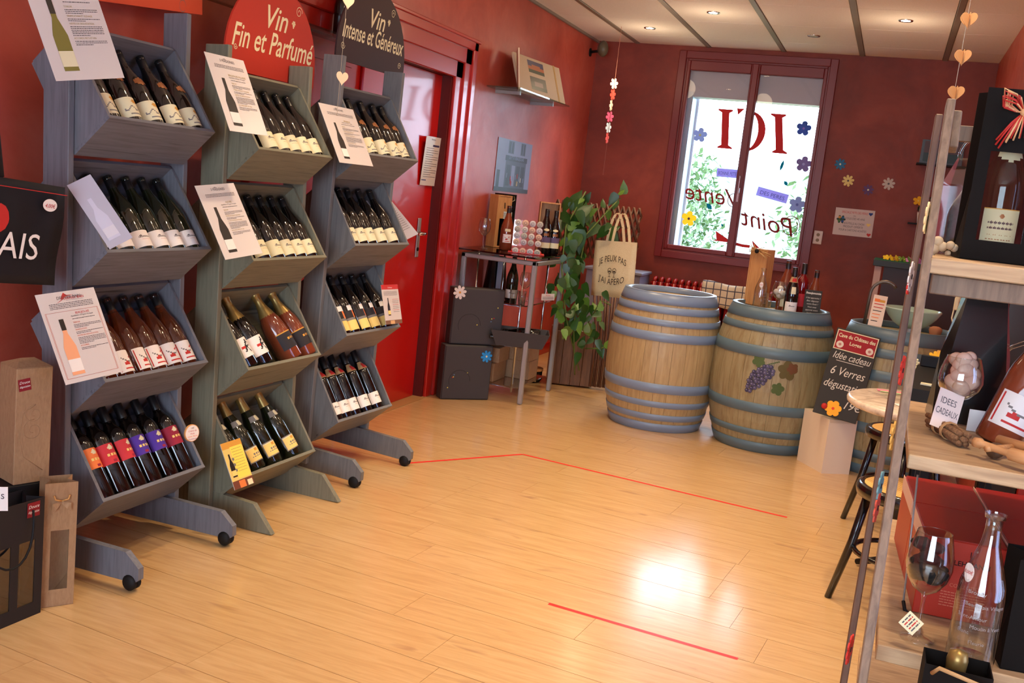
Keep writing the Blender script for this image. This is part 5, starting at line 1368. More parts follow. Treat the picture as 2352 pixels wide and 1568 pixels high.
def notice(d, W, H):
    r = random.Random(4); text_into(d, 'SPECIALE FETE DES PERES', W*.5, H*.82, .026, P_RED, maxw=W*.66); text_into(d, 'ou', W*.5, H*.72, .02, INK); text_into(d, 'COLIS DES 40 ANS', W*.52, H*.60, .024, INK, maxw=W*.5)
    text_into(d, '1 BOUTEILLE AU CHOIX', W*.5, H*.42, .024, INK, maxw=W*.55); text_into(d, 'PRODUIT OFFERTE', W*.5, H*.30, .024, INK, maxw=W*.5); text_into(d, 'POUR 6 CARTONS ACHETES', W*.5, H*.17, .024, INK, maxw=W*.7)
    poly(d, [(W*.17 + u*.8, H*.58 + v_*.8) for u, v_ in flower_pts(.045, 6, 0, .25)], flat(40, 70, 60), .0006)
    for k in range(4): a = k*PI/2 + .7; poly(d, [(W*.17 + .02*math.cos(a) + .011*math.cos(j), H*.58 + .02*math.sin(a) + .011*math.sin(j)) for j in range(6)], [flat(50, 100, 140), P_GOLD, flat(80, 120, 60), flat(40, 80, 140)][k], .0009)
    for (u, v_, c) in ((.90, .86, flat(30, 60, 130)), (.88, .46, P_YEL), (.92, .10, P_RED)): poly(d, [(W*u + x, H*v_ + y) for x, y in heart_pts(.017)], c, .0008)
sheet('wall_notice', 'white printed notice with hearts taped on the back wall', 'notice', [(1920, 475), (2010, 485), (2002, 546), (1912, 538)], [YB - .002]*4, plane='y', m=flat(206, 190, 184, .6), drawf=notice)
# ceiling: downlights
def downlight(label, x, y, lit):
    if label: t = thing('ceiling_downlight', label, 'light', T(x, y, ROOM_H - .0005), 'recessed ceiling downlights')
    else:
        b = MB(); b.lathe([(.030, -.002), (.044, -.006), (.047, -.002), (.047, 0)], M_CHROME, 24); t = b.build('ceiling_downlight', ceil, T(x, y, ROOM_H - .0005))
        b = MB(); b.lathe([(0, -.0035), (.030, -.0035)], MATS['halogen_glow'], 20, flip=True); b.build('lamp_face', t); return
    b = MB(); b.lathe([(.030, -.002), (.044, -.006), (.047, -.002), (.047, 0)], M_CHROME, 24); b.build('trim_ring', t)
    b = MB(); b.lathe([(0, -.0035), (.030, -.0035)], mat('halogen_glow', rgb(255, 220, 170), .5, emit=((1, .78, .5, 1), 30)) if lit else flat(180, 176, 160, .3), 20, flip=True); b.build('lamp_face', t)
NMS = ['lit recessed downlight nearest the far left ceiling corner', 'lit recessed downlight above the window, second from the left wall', 'lit recessed downlight above the notice on the back wall']
for i, (x, y) in enumerate(LAMPS_LIT): downlight(NMS[i] if i < 3 else None, x, y, True)
downlight('unlit recessed downlight in the ceiling before the window top', *LAMP_OFF, False)
# wall lamp / sensor in the corner
t = thing('wall_spotlight', 'small dark spotlight on an arm in the far left ceiling corner', 'spotlight', Matrix.Translation(AY(1352, 120, 8.55)))
a_ = AY(1352, 120, 8.55); c_ = AY(1385, 112, 8.45) - a_
b = MB(); b.lathe([(0, 0), (.035, 0), (.035, .02), (0, .02)], M_BLACK, 16, RY(PI/2)); b.tube([(0, 0, 0), (c_.x*.8, c_.y*.5, c_.z*.5)], .012, M_BLACK, 8); b.build('wall_arm', t)
b = MB(); b.ball((c_.x, c_.y, c_.z), .058, flat(92, 84, 66, .3), 14, 10, (.8, .8, 1.15)); b.build('lamp_head', t)
# flower garland in the corner
gx, gy = -2.27, 7.95
tp = AY(1424, 92, gy); bt = AY(1385, 402, gy)
gt = thing('flower_garland', 'string of paper flowers hanging from the ceiling in the corner', 'garland', Matrix.Translation((tp.x, gy, ROOM_H)))
b = MB(); b.tube([(0, 0, 0), (bt.x - tp.x, 0, bt.z - ROOM_H)], .0015, flat(190, 130, 110), 5); b.build('string', gt)
for k, (px, py, c) in enumerate(((1410, 192, P_WHITE), (1407, 217, flat(224, 66, 50)), (1403, 242, flat(236, 226, 196)), (1400, 268, flat(214, 90, 130)), (1397, 293, flat(196, 214, 226)), (1394, 317, flat(224, 66, 50)))):
    p = AY(px, py, gy) - V((tp.x, gy, ROOM_H))
    f_ = flower('paper_flower', Matrix.Translation(p) @ RZ(1.05 + .25*(k % 3)) @ RX(PI/2), .044, c, c, parent=gt, n=6)
# ---- stickers on the window
def thinmat(r, g, b, *_a):
    nm = 'sticker_%d_%d_%d' % (r, g, b)
    if nm in MATS: return MATS[nm]
    m = bpy.data.materials.new(nm); m.use_nodes = True; m.node_tree.nodes.remove(m.node_tree.nodes['Principled BSDF'])
    a = N(m, 'ShaderNodeBsdfDiffuse'); a.inputs[0].default_value = rgb(r, g, b); c = N(m, 'ShaderNodeBsdfTranslucent'); k = 0.30
    q = rgb(r, g, b); c.inputs[0].default_value = (q[0]*k, q[1]*k, q[2]*k, 1)
    x = N(m, 'ShaderNodeAddShader'); L(m, a.outputs[0], x.inputs[0]); L(m, c.outputs[0], x.inputs[1]); L(m, x.outputs[0], m.node_tree.nodes['Material Output'].inputs[0])
    MATS[nm] = m; return m
_flat = flat; flat = thinmat
for (px, py, R, c, cc, lb) in ((1608, 310, .062, flat(150, 176, 214), flat(190, 200, 150), 'pale blue flower sticker on the left pane'), (1846, 295, .062, flat(70, 100, 170), flat(130, 120, 190), 'deep blue flower sticker high on the right pane'),
        (1846, 377, .066, flat(124, 116, 160), flat(170, 180, 240), 'mauve flower sticker at the right pane\'s edge'), (1831, 470, .068, flat(140, 156, 190), flat(110, 130, 200), 'grey-blue flower sticker low on the right pane'), (1582, 502, .066, flat(246, 222, 70), INK, 'yellow flower sticker low on the left pane')):
    p = AY(px, py, GY - .004); flower('flower_sticker', frame(p, (1, 0, 0), z=(0, -1, 0)), R, c, cc, lb, group='flower stickers on the window', n=5, inner=.62, t=.001)
for i, (px, py, w_, h_, ta) in enumerate(((1796, 380, .020, .050, -.2), (1805, 421, .022, .024, .7), (1629, 474, .030, .034, .8), (1659, 517, .012, .016, .8))):
    p = AY(px, py, GY - .003); b = MB()
    b.prism([(0, -h_), (w_*.6, -h_*.3), (w_*.6, h_*.3), (0, h_), (-w_*.6, h_*.3), (-w_*.6, -h_*.3)], 0, .001, flat(20, 130, 160)); o = b.build('leaf_sticker', None, frame(p, (1, 0, 0), z=(0, -1, 0)) @ RZ(ta))
    tag(o, ['teal leaf sticker above the purple label on the right pane', 'small teal leaf sticker right of the window label', 'teal leaf sticker on the left pane above the yellow flower', 'tiny teal leaf sticker near the red arrow'][i], 'leaf sticker')
for (cs_, tx, lb) in (([(1647, 386), (1695, 390), (1694, 409), (1646, 405)], 'BONNE FETE', 'lilac strip reading BONNE on the left pane'), ([(1741, 428), (1811, 447), (1807, 468), (1737, 448)], 'DES PERES', 'lilac strip reading DES PERES on the right pane')):
    def dd(d, W, H, tx=tx): text_into(d, tx, W*.5, H*.25, H*.62, flat(90, 96, 150), maxw=W*.86)
    sheet('window_label', lb, 'label', cs_, [GY - .004]*4, plane='y', t=.0008, m=flat(176, 180, 232, .5), drawf=dd)

flat = _flat

# ------------------------------------------------------------------ red tape on the floor
M_TAPE = mat('red_tape', rgb(226, 44, 40), .35)
def tape(label, pts, group='red tape strips on the floor'):
    b = MB()
    for p, q_ in zip(pts[:-1], pts[1:]):
        d = (q_ - p); d.z = 0; n = V((-d.y, d.x, 0)).normalized()*.009
        b.add([p + n + V((0,0,.0006)), p - n + V((0,0,.0006)), q_ - n + V((0,0,.0006)), q_ + n + V((0,0,.0006))], [(0, 1, 2, 3)], M_TAPE)
    tag(b.build('floor_tape'), label, 'tape', group)
tape('red tape line bending on the floor before the far rack and barrels', [AZ(942, 1063, 0), AZ(1200, 1043, 0), AZ(1808, 1188, 0)])
tape('short straight red tape line on the floor nearest the camera', [AZ(1260, 1386, 0), AZ(1695, 1513, 0)])

# ------------------------------------------------------------------ barrels
def barrel(label, cx, cy, H, r0, r1, wood_, hoopm, hoops, ns=26, seed=0):
    t = thing('wine_barrel', label, 'barrel', T(cx, cy, 0) @ RZ(seed), 'wine barrels before the window')
    def rad(z): k = (2*z/H - 1); return r0 + (r1 - r0)*(1 - abs(k)**2.2)
    for s_ in range(ns):
        a0, a1 = 2*PI*s_/ns + .0022, 2*PI*(s_+1)/ns - .0022; b = MB(); vs = []; fs = []; nz = 9
        for j in range(nz+1):
            z = H*j/nz; r = rad(z)
            for a, rr_ in ((a0, r), ((a0+a1)/2, r*1.001), (a1, r), (a1, r - .022), (a0, r - .022)): vs.append((rr_*math.cos(a), rr_*math.sin(a), z))
        for j in range(nz):
            for k in range(5): k2 = (k+1) % 5; fs.append([j*5+k, j*5+k2, (j+1)*5+k2, (j+1)*5+k])
        fs += [[4, 3, 2, 1, 0], [nz*5+k for k in range(5)]]
        b.add(vs, fs, wood_, False); b.build('stave', t)
    for z0, z1 in hoops:
        b = MB(); pr = [(rad(z0) + .0005, z0), (rad(z0) + .004, z0 + .001), (rad((z0+z1)/2) + .004, (z0+z1)/2), (rad(z1) + .004, z1 - .001), (rad(z1) + .0005, z1)]
        b.lathe(pr, hoopm, 52); b.build('hoop', t)
    b = MB(); b.lathe([(rad(H) + .004, H - .0005), (rad(H) + .004, H + .003), (rad(H) - .026, H + .003), (rad(H) - .026, H - .032)], hoopm if seed == 0 else hoopm, 52); b.build('rim', t)
    b = MB(); b.lathe([(r0 - .02, H - .034), (0, H - .034)], wood_, 40, flip=False); b.build('barrel_head', t)
    return t, rad
B_W1 = grainmat('barrel_oak', rgb(152, 128, 88), rgb(170, 146, 102), rgb(184, 162, 118), (10, 10, .8), .45)
B_W2 = grainmat('barrel_oak_green', rgb(122, 104, 70), rgb(144, 132, 98), rgb(160, 150, 114), (7, 7, .9), .45)
M_HOOP1 = mat('blue_grey_hoop', rgb(118, 138, 164), .34); M_HOOP2 = mat('teal_grey_hoop', rgb(84, 108, 120), .4)
HB1 = [(.790, .8495), (.735, .777), (.662, .700), (.568, .622), (.252, .310), (.160, .198), (.075, .115), (.0, .055)]
BA, radA = barrel('pale oak barrel with narrow blue-grey hoops, left of the painted barrel', -1.245, 6.31, .85, .284, .352, B_W1, M_HOOP1, HB1)
HB2 = [(.785, .8495), (.718, .758), (.575, .640), (.245, .305), (.105, .145), (.0, .065)]
BX, BY = -.56, 6.28
BB, radB = barrel('greenish oak barrel with painted grapes, bottles standing on top', BX, BY, .85, .284, .362, B_W2, M_HOOP2, HB2)
B3X, B3Y = .145, 6.22
BC, radC = barrel('greenish oak barrel carrying a glass basin, behind the chalkboard', B3X, B3Y, .835, .290, .362, B_W2, M_HOOP2, [(.765, .8345), (.68, .73), (.55, .61), (.25, .31), (.09, .14), (.0, .06)])
# painted grapes
d = MB(); fa = math.atan2(-BY, -BX) + .0
def ob(u, z): a = fa + u/radB(z); r = radB(z) + .0028; return (r*math.cos(a), r*math.sin(a), z)
zc = AY(1765, 875, BY - .36).z; uc = -.02
GR = [flat(60, 56, 84), flat(84, 80, 110), flat(46, 42, 66)]; LF = [flat(74, 92, 50), flat(92, 82, 44), flat(104, 66, 40)]
def leafb(u, z, s_, rot, m):
    pts = []
    for k in range(30):
        a = 2*PI*k/30; r = s_*(.62 + .25*abs(math.cos(2.5*a)) + .10*math.cos(a)); pts.append((u + r*math.cos(a+rot), z + r*math.sin(a+rot)))
    vs = [ob(u, z)] + [ob(*p) for p in pts]; d.add(vs, [[0, 1+k, 1+(k+1) % 30] for k in range(30)], m)
leafb(uc - .055, zc + .105, .045, 2.2, LF[0]); leafb(uc + .105, zc + .072, .068, .3, LF[1]); leafb(uc + .135, zc + .085, .040, .8, LF[2]); leafb(uc + .068, zc - .035, .045, -1.2, LF[0])
rg = random.Random(9)
for row in range(9):
    nrow = [3, 5, 6, 6, 5, 5, 4, 3, 2][row]
    for k in range(nrow):
        u = uc - .006*row*1.9 + (k - (nrow-1)/2)*.0205 + rg.uniform(-.003, .003); z = zc + .082 - .0195*row + rg.uniform(-.003, .003)
        for rr_, m, e in ((.0125, GR[2], 0), (.0105, GR[(row+k) % 2], .0006), (.003, flat(150, 146, 170), .0012)):
            off = .003 if rr_ < .005 else 0
            vs = []
            for q_ in range(10):
                p = ob(u - off + rr_*math.cos(q_*PI/5), z + off + rr_*math.sin(q_*PI/5)); s_ = 1 + e/.36; vs.append((p[0]*s_, p[1]*s_, p[2]))
            d.add(vs, [list(range(10))], m)
for k in range(6):
    u0 = uc + .01 + .010*k
    d.add([ob(u0 - .01, zc + .095 + .004*k), ob(u0, zc + .095 + .004*k), ob(u0, zc + .102 + .004*k), ob(u0 - .01, zc + .102 + .004*k)], [(0, 1, 2, 3)], LF[0])
tag(d.build('painted_grapes', BB), 'painted bunch of dark grapes with vine leaves')
# things on barrel two
ZH = .85 - .033
def at2(px, y, z=ZH): p = AY(px, 700, y); return V((p.x, y, z))
wc = wood_case('pine bottle case with raffia bow on the painted barrel', at2(1735, 6.43), -.35, .115, .10, .36, W_BOX)
b = MB(); b.box((-.049, -.0485, .012), (.049, -.044, .352), W_BOX, bev=.001); b.build('front_board', wc)
rr = random.Random(2); M_RAF = flat(206, 168, 110, .8)
t = thing('raffia_bow', 'raffia bow tied around the top of the pine bottle case', 'bow', wc.matrix_world @ T(0, -.055, .345))
b = MB()
for k in range(26):
    a = rr.uniform(0, 2*PI); l = rr.uniform(.03, .09); b.tube([(0, 0, 0), (l*.5*math.cos(a), -.02 - rr.uniform(0, .015), l*.5*math.sin(a)*.6), (l*math.cos(a), -.012, l*math.sin(a)*.6 - .01)], .0022, M_RAF, 4)
b.build('raffia', t); b = MB(); b.ball((.0, -.03, 0), .014, M_BLACK, 8, 6); b.build('knot', t)
def carafe(label, M, H=.30, R=.042, txt=True, sticker=True, s=1):
    t = thing('glass_carafe', label, 'carafe', M)
    pr = [(0, .006), (R*.8, .004), (R*.97, .0), (R, .012), (R, H*.44), (R*.94, H*.54), (R*.66, H*.68), (R*.40, H*.80), (R*.33, H*.90), (R*.36, H*.965), (R*.44, H*.97), (R*.44, H)]
    b = MB(); b.lathe(pr, M_CLEAR, 28); b.lathe([(max(r - .0025, 0), z + (.012 if i < 3 else 0)) for i, (r, z) in enumerate(pr)], M_CLEAR, 28, flip=True); b.build('carafe_glass', t)
    if txt:
        tb_ = MB(); mm = flat(150, 142, 138, .6)
        for i, (w_, a, zz) in enumerate((('Brouilly', -.1, .50), ('Beaujolais Villages', .35, .42), ('Saint-Amour', -.15, .34), ('Moulin à Vent', .5, .28), ('Blanc', -.4, .24), ('Fleurie', .2, .18), ('Juliénas', -.2, .10))):
            sub = MB(); text_into(sub, w_, 0, 0, .0095, mm, 0, 0)
            for f_ in sub.f: pass
            vs = [((R+.0008)*math.cos(a + v_.x/R), (R+.0008)*math.sin(a + v_.x/R), zz*H + v_.y + .05*v_.x*0) for v_ in sub.v]
            tb_.add(vs, sub.f, mm)
        tb_.build('lettering', t)
    if sticker:
        sb = MB(); pts = []
        for k in range(20):
            a = 2*PI*k/20; u = .013*math.cos(a); z = H*.62 + .017*math.sin(a)*(1 - .12*math.sin(a)); pts.append(((R*.86+.001)*math.cos(-.75 + u/R), (R*.86+.001)*math.sin(-.75 + u/R), z))
        sb.add(pts, [list(range(20))], P_WHITE)
        sub = MB(); text_into(sub, '8,00€', 0, -.004, .009, P_RED, 0, .2)
        sb.add([((R*.86+.0018)*math.cos(-.75 + v_.x/R), (R*.86+.0018)*math.sin(-.75 + v_.x/R), H*.62 + v_.y) for v_ in sub.v], sub.f, P_RED)
        sb.build('price_sticker', t)
    return t
carafe('glass carafe with printed village names on the painted barrel', Matrix.Translation(at2(1743, 6.20)) @ RZ(FACE + .3), .255, .038)
M_COTTON = mat('cotton', rgb(224, 200, 186), .95)
def balls(name, parent, spots, m, sc=1):
    b = MB()
    for (x, y, z, r) in spots: b.ball((x, y, z), r, m, 12, 8, (1, 1, .92))
    return b.build(name, parent)
g = wine_glass('large glass filled with white stones on the painted barrel', at2(1787, 6.22), .048, .185)
tag(balls('white_stone', g, [(.0, .01, .105, .022), (.018, -.01, .12, .02), (-.018, -.005, .125, .02), (.0, .0, .145, .02)], mat('white_stone', rgb(236, 226, 214), .8)), kind='stuff')
bottle_proto('amber', 'burg', G_ROSED, [('label', .03, .10, 50, p_plain(P_CREAM))])
bottle_proto('blackneck', 'burg', G_DARK, [('label', .02, .085, 60, p_plain(P_WHITE)), ('tag_label', .135, .178, 35, lambda u, v: P_CREAM if .2 < u < .8 else P_BLK), ('neck_label', .205, .238, 80, p_neckred)])
bottle_proto('redliq', 'bord', G_RED, [('label', .05, .13, 50, lambda u, v: P_ROSY)])
put('amber', upright(at2(1798, 6.36), FACE, 1.05), 'large clear amber bottle with black stopper on the painted barrel')
put('blackneck', upright(at2(1815, 6.17), FACE - .2, .96), 'dark bottle with red neck label at the front of the painted barrel')
put('redliq', upright(at2(1836, 6.33), FACE, .97), 'slim bottle of red liqueur with black stopper on the painted barrel')
put('amber', upright(at2(1866, 6.33), FACE, .93), 'half-hidden bottle behind the little chalkboard on the painted barrel')
tumbler('small clear jar beside the carafe on the painted barrel', at2(1762, 6.34), .024, .10, None, 'glass_jar')
M_SLATE = mat('slate', rgb(46, 44, 40), .75); CHK = flat(214, 208, 196, .9)
p = at2(1868, 6.17); Mx = frame(p - V((.055, 0, 0)), (1, .15, 0), z=(.15, -1, .14))
b = MB(); b.box((0, 0, -.006), (.098, .165, 0), M_SLATE, bev=.001); o = b.build('small_chalkboard', None, Mx); tag(o, 'little chalkboard with white handwriting on the painted barrel', 'chalkboard')
d = MB(); text_into(d, 'Beaujonomie', .049, .142, .017, CHK, .0006, .1, maxw=.085, thick=.0006)
for i, tx in enumerate(("L'été approche !", 'Bien déguster', 'notre Rosé !', 'Vous avez', 'apporté votre', 'bonheur...')): text_into(d, tx, .049, .115 - .018*i, .0125, CHK, .0006, .3, maxw=.082)
d.build('lettering', o)
b = MB(); b.box((-.03, -.012, 0), (.045, .02, .008), W_BOX, bev=.002); tag(b.build('chalkboard_stand', None, Mx @ T(.05, 0, 0) @ RX(PI/2) @ T(0, 0, -.006) @ T(0, 0, 0)), 'pale wooden foot holding the little chalkboard', 'stand')
# things on barrel three
ZH3 = .835 - .033
def at3(px, y, z=ZH3): p = AY(px, 740, y); return V((p.x, y, z))
fb = at3(1985, 6.33)
t = thing('faucet', 'tall curved grey spout rising from the third barrel', 'faucet', Matrix.Translation(fb))
b = MB(); pts = [(0, 0, 0), (0, 0, .20)] + [(.075 - .075*math.cos(a*PI/10), 0, .20 + .075*math.sin(a*PI/10)) for a in range(1, 9)]; b.tube([(x + z*.04, y, z) for x, y, z in pts], .010, mat('dull_metal', rgb(110, 100, 92), .4, metal=.6), 10); b.build('spout', t)
M_AQUA = glassmat('aqua_glass', (.86, .97, .92, 1), 1.2, body=rgb(196, 226, 208), bodyfac=.75)
t = thing('glass_basin', 'round aqua glass basin standing on the third barrel', 'basin', Matrix.Translation(at3(2092, 6.27, ZH3 + .022)))
b = MB(); pr = [(0, .012), (.06, .010), (.10, .035), (.135, .075), (.160, .115)]; b.lathe(pr, M_AQUA, 40); b.lathe([(r - .004 if r else 0, z + .006) for r, z in pr], M_AQUA, 40, flip=True); b.lathe([(.160, .115), (.156, .121)], M_AQUA, 40); b.build('bowl', t)
b = MB(); b.lathe([(.05, -.022), (.05, .012)], M_STEEL, 20); b.build('drain_ring', t)
def pcard(d, W, H):
    r = random.Random(4); rect(d, W*.12, H*.78, W*.5, H*.88, P_OR, .0004); rect(d, W*.5, H*.78, W*.88, H*.86, P_GOLD, .0004)
    for i in range(6): rect(d, W*.14, H*(.70 - .11*i), W*(.86 - .05*i), H*(.725 - .11*i), [P_RED, P_RED, P_BLK, P_OR, P_OR, P_BLK][i], .0005)
sheet('price_card', 'upright price card with red lines in front of the glass basin', 'card', [(2012, 677), (2044, 682), (2020, 751), (1989, 744)], [6.10, 6.10, 6.02, 6.02], t=.002, plane='y', m=flat(226, 206, 186), drawf=pcard)
b = MB(); b.lathe([(0, 0), (.032, 0), (.036, .004), (.040, .05), (.045, .066), (.040, .082), (.02, .092), (0, .094)], flat(176, 120, 84, .8), 20, smooth=True); o = b.build('giant_cork', None, Matrix.Translation(at3(2152, 6.10)) @ Matrix.Scale(.8, 4)); tag(o, 'oversized champagne cork standing on the third barrel by the basin', 'cork')
# leaning chalkboard, cardboard box
pA, pB, pC = V((-.318, 6.01, 0)), V((-.165, 5.785, 0)), V((-.02, 5.885, 0))
t = thing('cardboard_box', 'white cardboard box on the floor before the barrels, chalkboard on top', 'box', Matrix.Translation(pB))
b = MB(); h_ = .31; q0, q1, q2 = pA - pB, V((0, 0, 0)), pC - pB; q3 = q0 + q2
M_WBOX = mat('white_card', rgb(222, 206, 182), .7)
b.prism([(q0.x, q0.y), (q1.x, q1.y), (q2.x, q2.y), (q3.x, q3.y)], 0, h_, M_WBOX); b.build('carton', t)
b = MB(); n_ = V((q2.y, -q2.x, 0)).normalized()*.0012
b.add([q1*0 + n_ + V((0, 0, h_ - .001)), q2 + n_ + V((0, 0, h_ - .001)), q2*.97 + n_ + V((0, 0, h_*.94)), q2*.03 + n_ + V((0, 0, h_*.94))], [(3, 2, 1, 0)], flat(206, 188, 160)); b.build('flap', t)
corn = [AY(1932, 755, 5.90), AY(2032, 778, 5.90), AY(1957, 973, 5.79), AY(1858, 941, 5.79)]
Mx, W, H = quadframe(*corn)
b = MB(); b.box((0, 0, -.012), (W, H, 0), M_SLATE, bev=.002); o = b.build('chalkboard', None, Mx); tag(o, 'large chalkboard reading Idée cadeau, leaning on the third barrel', 'chalkboard')
d = MB()
rect(d, W*.03, H*.76, W*.97, H*.985, P_CREAM, .0004); rect(d, W*.05, H*.77, W*.95, H*.975, flat(150, 22, 30), .0008)
text_into(d, 'Cave du Château des', W*.5, H*.905, .030, P_CREAM, .0014, maxw=W*.84, thick=.0006); text_into(d, 'Loges', W*.5, H*.835, .028, P_CREAM, .0014, thick=.0006)
for u in (.16, .84): poly(d, [(W*u + .020*math.cos(k*.4), H*.82 + .020*math.sin(k*.4)) for k in range(16)], flat(214, 200, 184), .0012); poly(d, [(W*u + .008*math.cos(k*.4), H*.82 + .008*math.sin(k*.4)) for k in range(16)], flat(176, 120, 110), .0016)
text_into(d, 'Idée cadeau', W*.5, H*.66, .055, CHK, .0006, .3, maxw=W*.86); rect(d, W*.18, H*.635, W*.80, H*.641, CHK, .0006)
text_into(d, '6 Verres', W*.50, H*.48, .068, CHK, .0006, .3, maxw=W*.78); text_into(d, 'dégustation', W*.52, H*.33, .062, CHK, .0006, .3, maxw=W*.95); text_into(d, '19€', W*.80, H*.13, .060, CHK, .0006, .3)
d.build('lettering', o)
fl = flower('paper_flower', Mx @ T(W*.42, H*.10, .001), .046, flat(246, 176, 40), flat(224, 70, 40), 'yellow-orange paper flower with a ladybird on the big chalkboard', cat='flower', n=6, inner=.75)
b = MB(); b.lathe([(0, .004), (.017, .004), (.014, .008), (0, .010)], P_RED, 14, T(-.048, .0, .0)); b.build('ladybird', fl)

# ------------------------------------------------------------------ marble table, stools
M_MARB = mat('marble', rgb(206, 190, 172), .2)
_f = noise(M_MARB, coords(M_MARB, (1, 1, 1)), 7, 8, .65, 2.5)
L(M_MARB, ramp(M_MARB, _f, [(.35, rgb(150, 136, 124)), (.5, rgb(206, 188, 168)), (.7, rgb(224, 208, 190))]), M_MARB.node_tree.nodes['Principled BSDF'].inputs['Base Color'])
tx, ty = .262, 4.17
t = thing('bistro_table', 'round marble bistro table between the stools at the right', 'table', T(tx, ty, 0))
b = MB(); R = .33; b.lathe([(0, .705), (R - .01, .705), (R, .712), (R + .002, .722), (R, .731), (R - .01, .735), (0, .735)], M_MARB, 56); b.build('table_top', t)
b = MB(); b.lathe([(.03, .705), (.022, .6), (.022, .2), (.035, .12), (.05, .08)], M_BLACK, 16); b.build('pedestal', t)
for k in range(3):
    b = MB(); a = 2*PI*k/3 + .4; b.tube([(0, 0, .10), (.12*math.cos(a), .12*math.sin(a), .07), (.24*math.cos(a), .24*math.sin(a), .015)], [.018, .015, .012], M_BLACK, 8); b.build('leg', t)
M_CANE = mat('woven_cane', rgb(214, 170, 96), .6)
_v = coords(M_CANE, (1, 1, 1), .3); _n = N(M_CANE, 'ShaderNodeTexVoronoi'); _n.inputs['Scale'].default_value = 75; _n.inputs['Randomness'].default_value = 0.0; L(M_CANE, _v, _n.inputs['Vector'])
L(M_CANE, ramp(M_CANE, _n.outputs['Distance'], [(.22, rgb(120, 78, 40)), (.34, rgb(220, 176, 100))]), M_CANE.node_tree.nodes['Principled BSDF'].inputs['Base Color'])
bump(M_CANE, _n.outputs['Distance'], .4, .003)
def stool(label, x, y, z, rot):
    t = thing('cane_stool', label, 'stool', T(x, y, 0) @ RZ(rot), 'bentwood cane stools')
    R = .178
    b = MB(); b.lathe([(R - .035, z - .042), (R, z - .042), (R + .006, z - .02), (R + .002, z - .002), (R - .012, z + .004), (R - .022, z + .001), (R - .03, z - .01)], M_BLACKG, 44); b.build('seat_frame', t)
    b = MB(); b.lathe([(0, z), (R - .020, z)], M_CANE, 40, flip=True); b.build('cane_seat', t)
    for k in range(4):
        a = k*PI/2 + PI/4; b = MB(); b.tube([(R*.74*math.cos(a), R*.74*math.sin(a), z - .03), (R*.92*math.cos(a), R*.92*math.sin(a), z*.5), (R*1.22*math.cos(a), R*1.22*math.sin(a), 0)], [.017, .016, .013], M_BLACKG, 10); b.build('leg', t)
    b = MB(); rr_ = R*.88; b.tube([(rr_*math.cos(k*PI/16), rr_*math.sin(k*PI/16), z*.46) for k in range(32)], .010, M_BLACKG, 8, closed=True); b.build('foot_ring', t)
stool('black bentwood stool with cane seat, nearer the camera', .20, 3.86, .47, PI/4)
stool('black bentwood stool with cane seat, farther back beside the barrel', .205, 4.97, .47, PI/4)
# on the table
t = thing('display_tray', 'black sloping tray with small items on the marble table', 'tray', T(.36, 4.26, .736) @ RZ(-.12))
b = MB(); b.add([(-.20, -.14, 0), (.20, -.14, 0), (.20, .14, 0), (-.20, .14, 0), (-.20, -.14, .06), (.20, -.14, .06), (.20, .14, .12), (-.20, .14, .12)], [(3, 2, 1, 0), (0, 1, 5, 4), (1, 2, 6, 5), (2, 3, 7, 6), (3, 0, 4, 7), (4, 5, 6, 7)], M_BLACK); b.build('tray_body', t)
b = MB(); b.box((-.19, .125, .118), (.19, .14, .165), M_BLACK, bev=.003); b.build('back_panel', t)
b = MB(); b.box((-.16, -.09, .072), (-.10, -.05, .078), P_CREAM, M=None); b.build('card_slip', t)
b = MB(); b.lathe([(.02, .09), (.028, .095), (.02, .10)], flat(200, 60, 40, .3), 14, T(-.04, 0, 0)); b.build('trinket', t)
b = MB(); b.box((-.07, -.10, 0), (.07, .10, .001), P_WHITE); tag(b.build('paper_sheet', None, T(.21, 4.02, .7365) @ RZ(.5)), 'white sheet of paper lying on the marble table', 'paper')
b = MB(); b.box((-.08, -.02, 0), (.08, .02, .002), flat(224, 130, 150)); b.box((-.07, -.035, 0), (.04, -.018, .002), flat(180, 206, 150)); tag(b.build('leaflets', None, T(.12, 4.36, .7365) @ RZ(.1)), 'pink and green leaflets lying on the marble table', 'leaflet')
t = thing('pen_holder', 'small holder with pale sticks on the marble table', 'holder', T(.17, 4.38, .7365))
b = MB(); b.lathe([(0, 0), (.02, 0), (.024, .05), (.021, .05), (.018, .004), (0, .004)], P_CREAM, 14); b.build('cup', t)
b = MB(); b.tube([(0, 0, .01), (-.02, 0, .11)], .005, P_WHITE, 6); b.tube([(.004, 0, .01), (.012, 0, .10)], .005, P_CREAM, 6); b.build('stick', t)
W_YEL = grainmat('yellow_pine', rgb(206, 150, 62), rgb(222, 168, 76), rgb(234, 186, 96), (1, 8, 8), .5)
# low counter that carries the yellow crate, in front of barrel three
t = thing('small_crate', 'yellow pine crate behind the marble table', 'crate', T(.42, 5.0, .70) @ RZ(-.1))
for nm, lo, hi in (('front_board', (-.14, -.09, 0), (.14, -.075, .14)), ('back_board', (-.14, .075, 0), (.14, .09, .14)), ('side_board', (-.14, -.075, 0), (-.125, .075, .14)), ('side_board', (.125, -.075, 0), (.14, .075, .14)), ('lid', (-.15, -.10, .1405), (.15, .10, .152))):
    b = MB(); b.box(lo, hi, W_YEL, bev=.002); b.build(nm, t)
t = thing('side_table', 'dark narrow side table carrying the yellow crate', 'table', T(.42, 5.0, 0))
b = MB(); b.box((-.20, -.14, .675), (.17, .14, .699), M_BLACK, bev=.003); b.build('table_top', t)
for x in (-.17, .14):
    for y in (-.12, .10): b = MB(); b.box((x, y, 0), (x + .025, y + .025, .675), M_BLACK); b.build('leg', t)
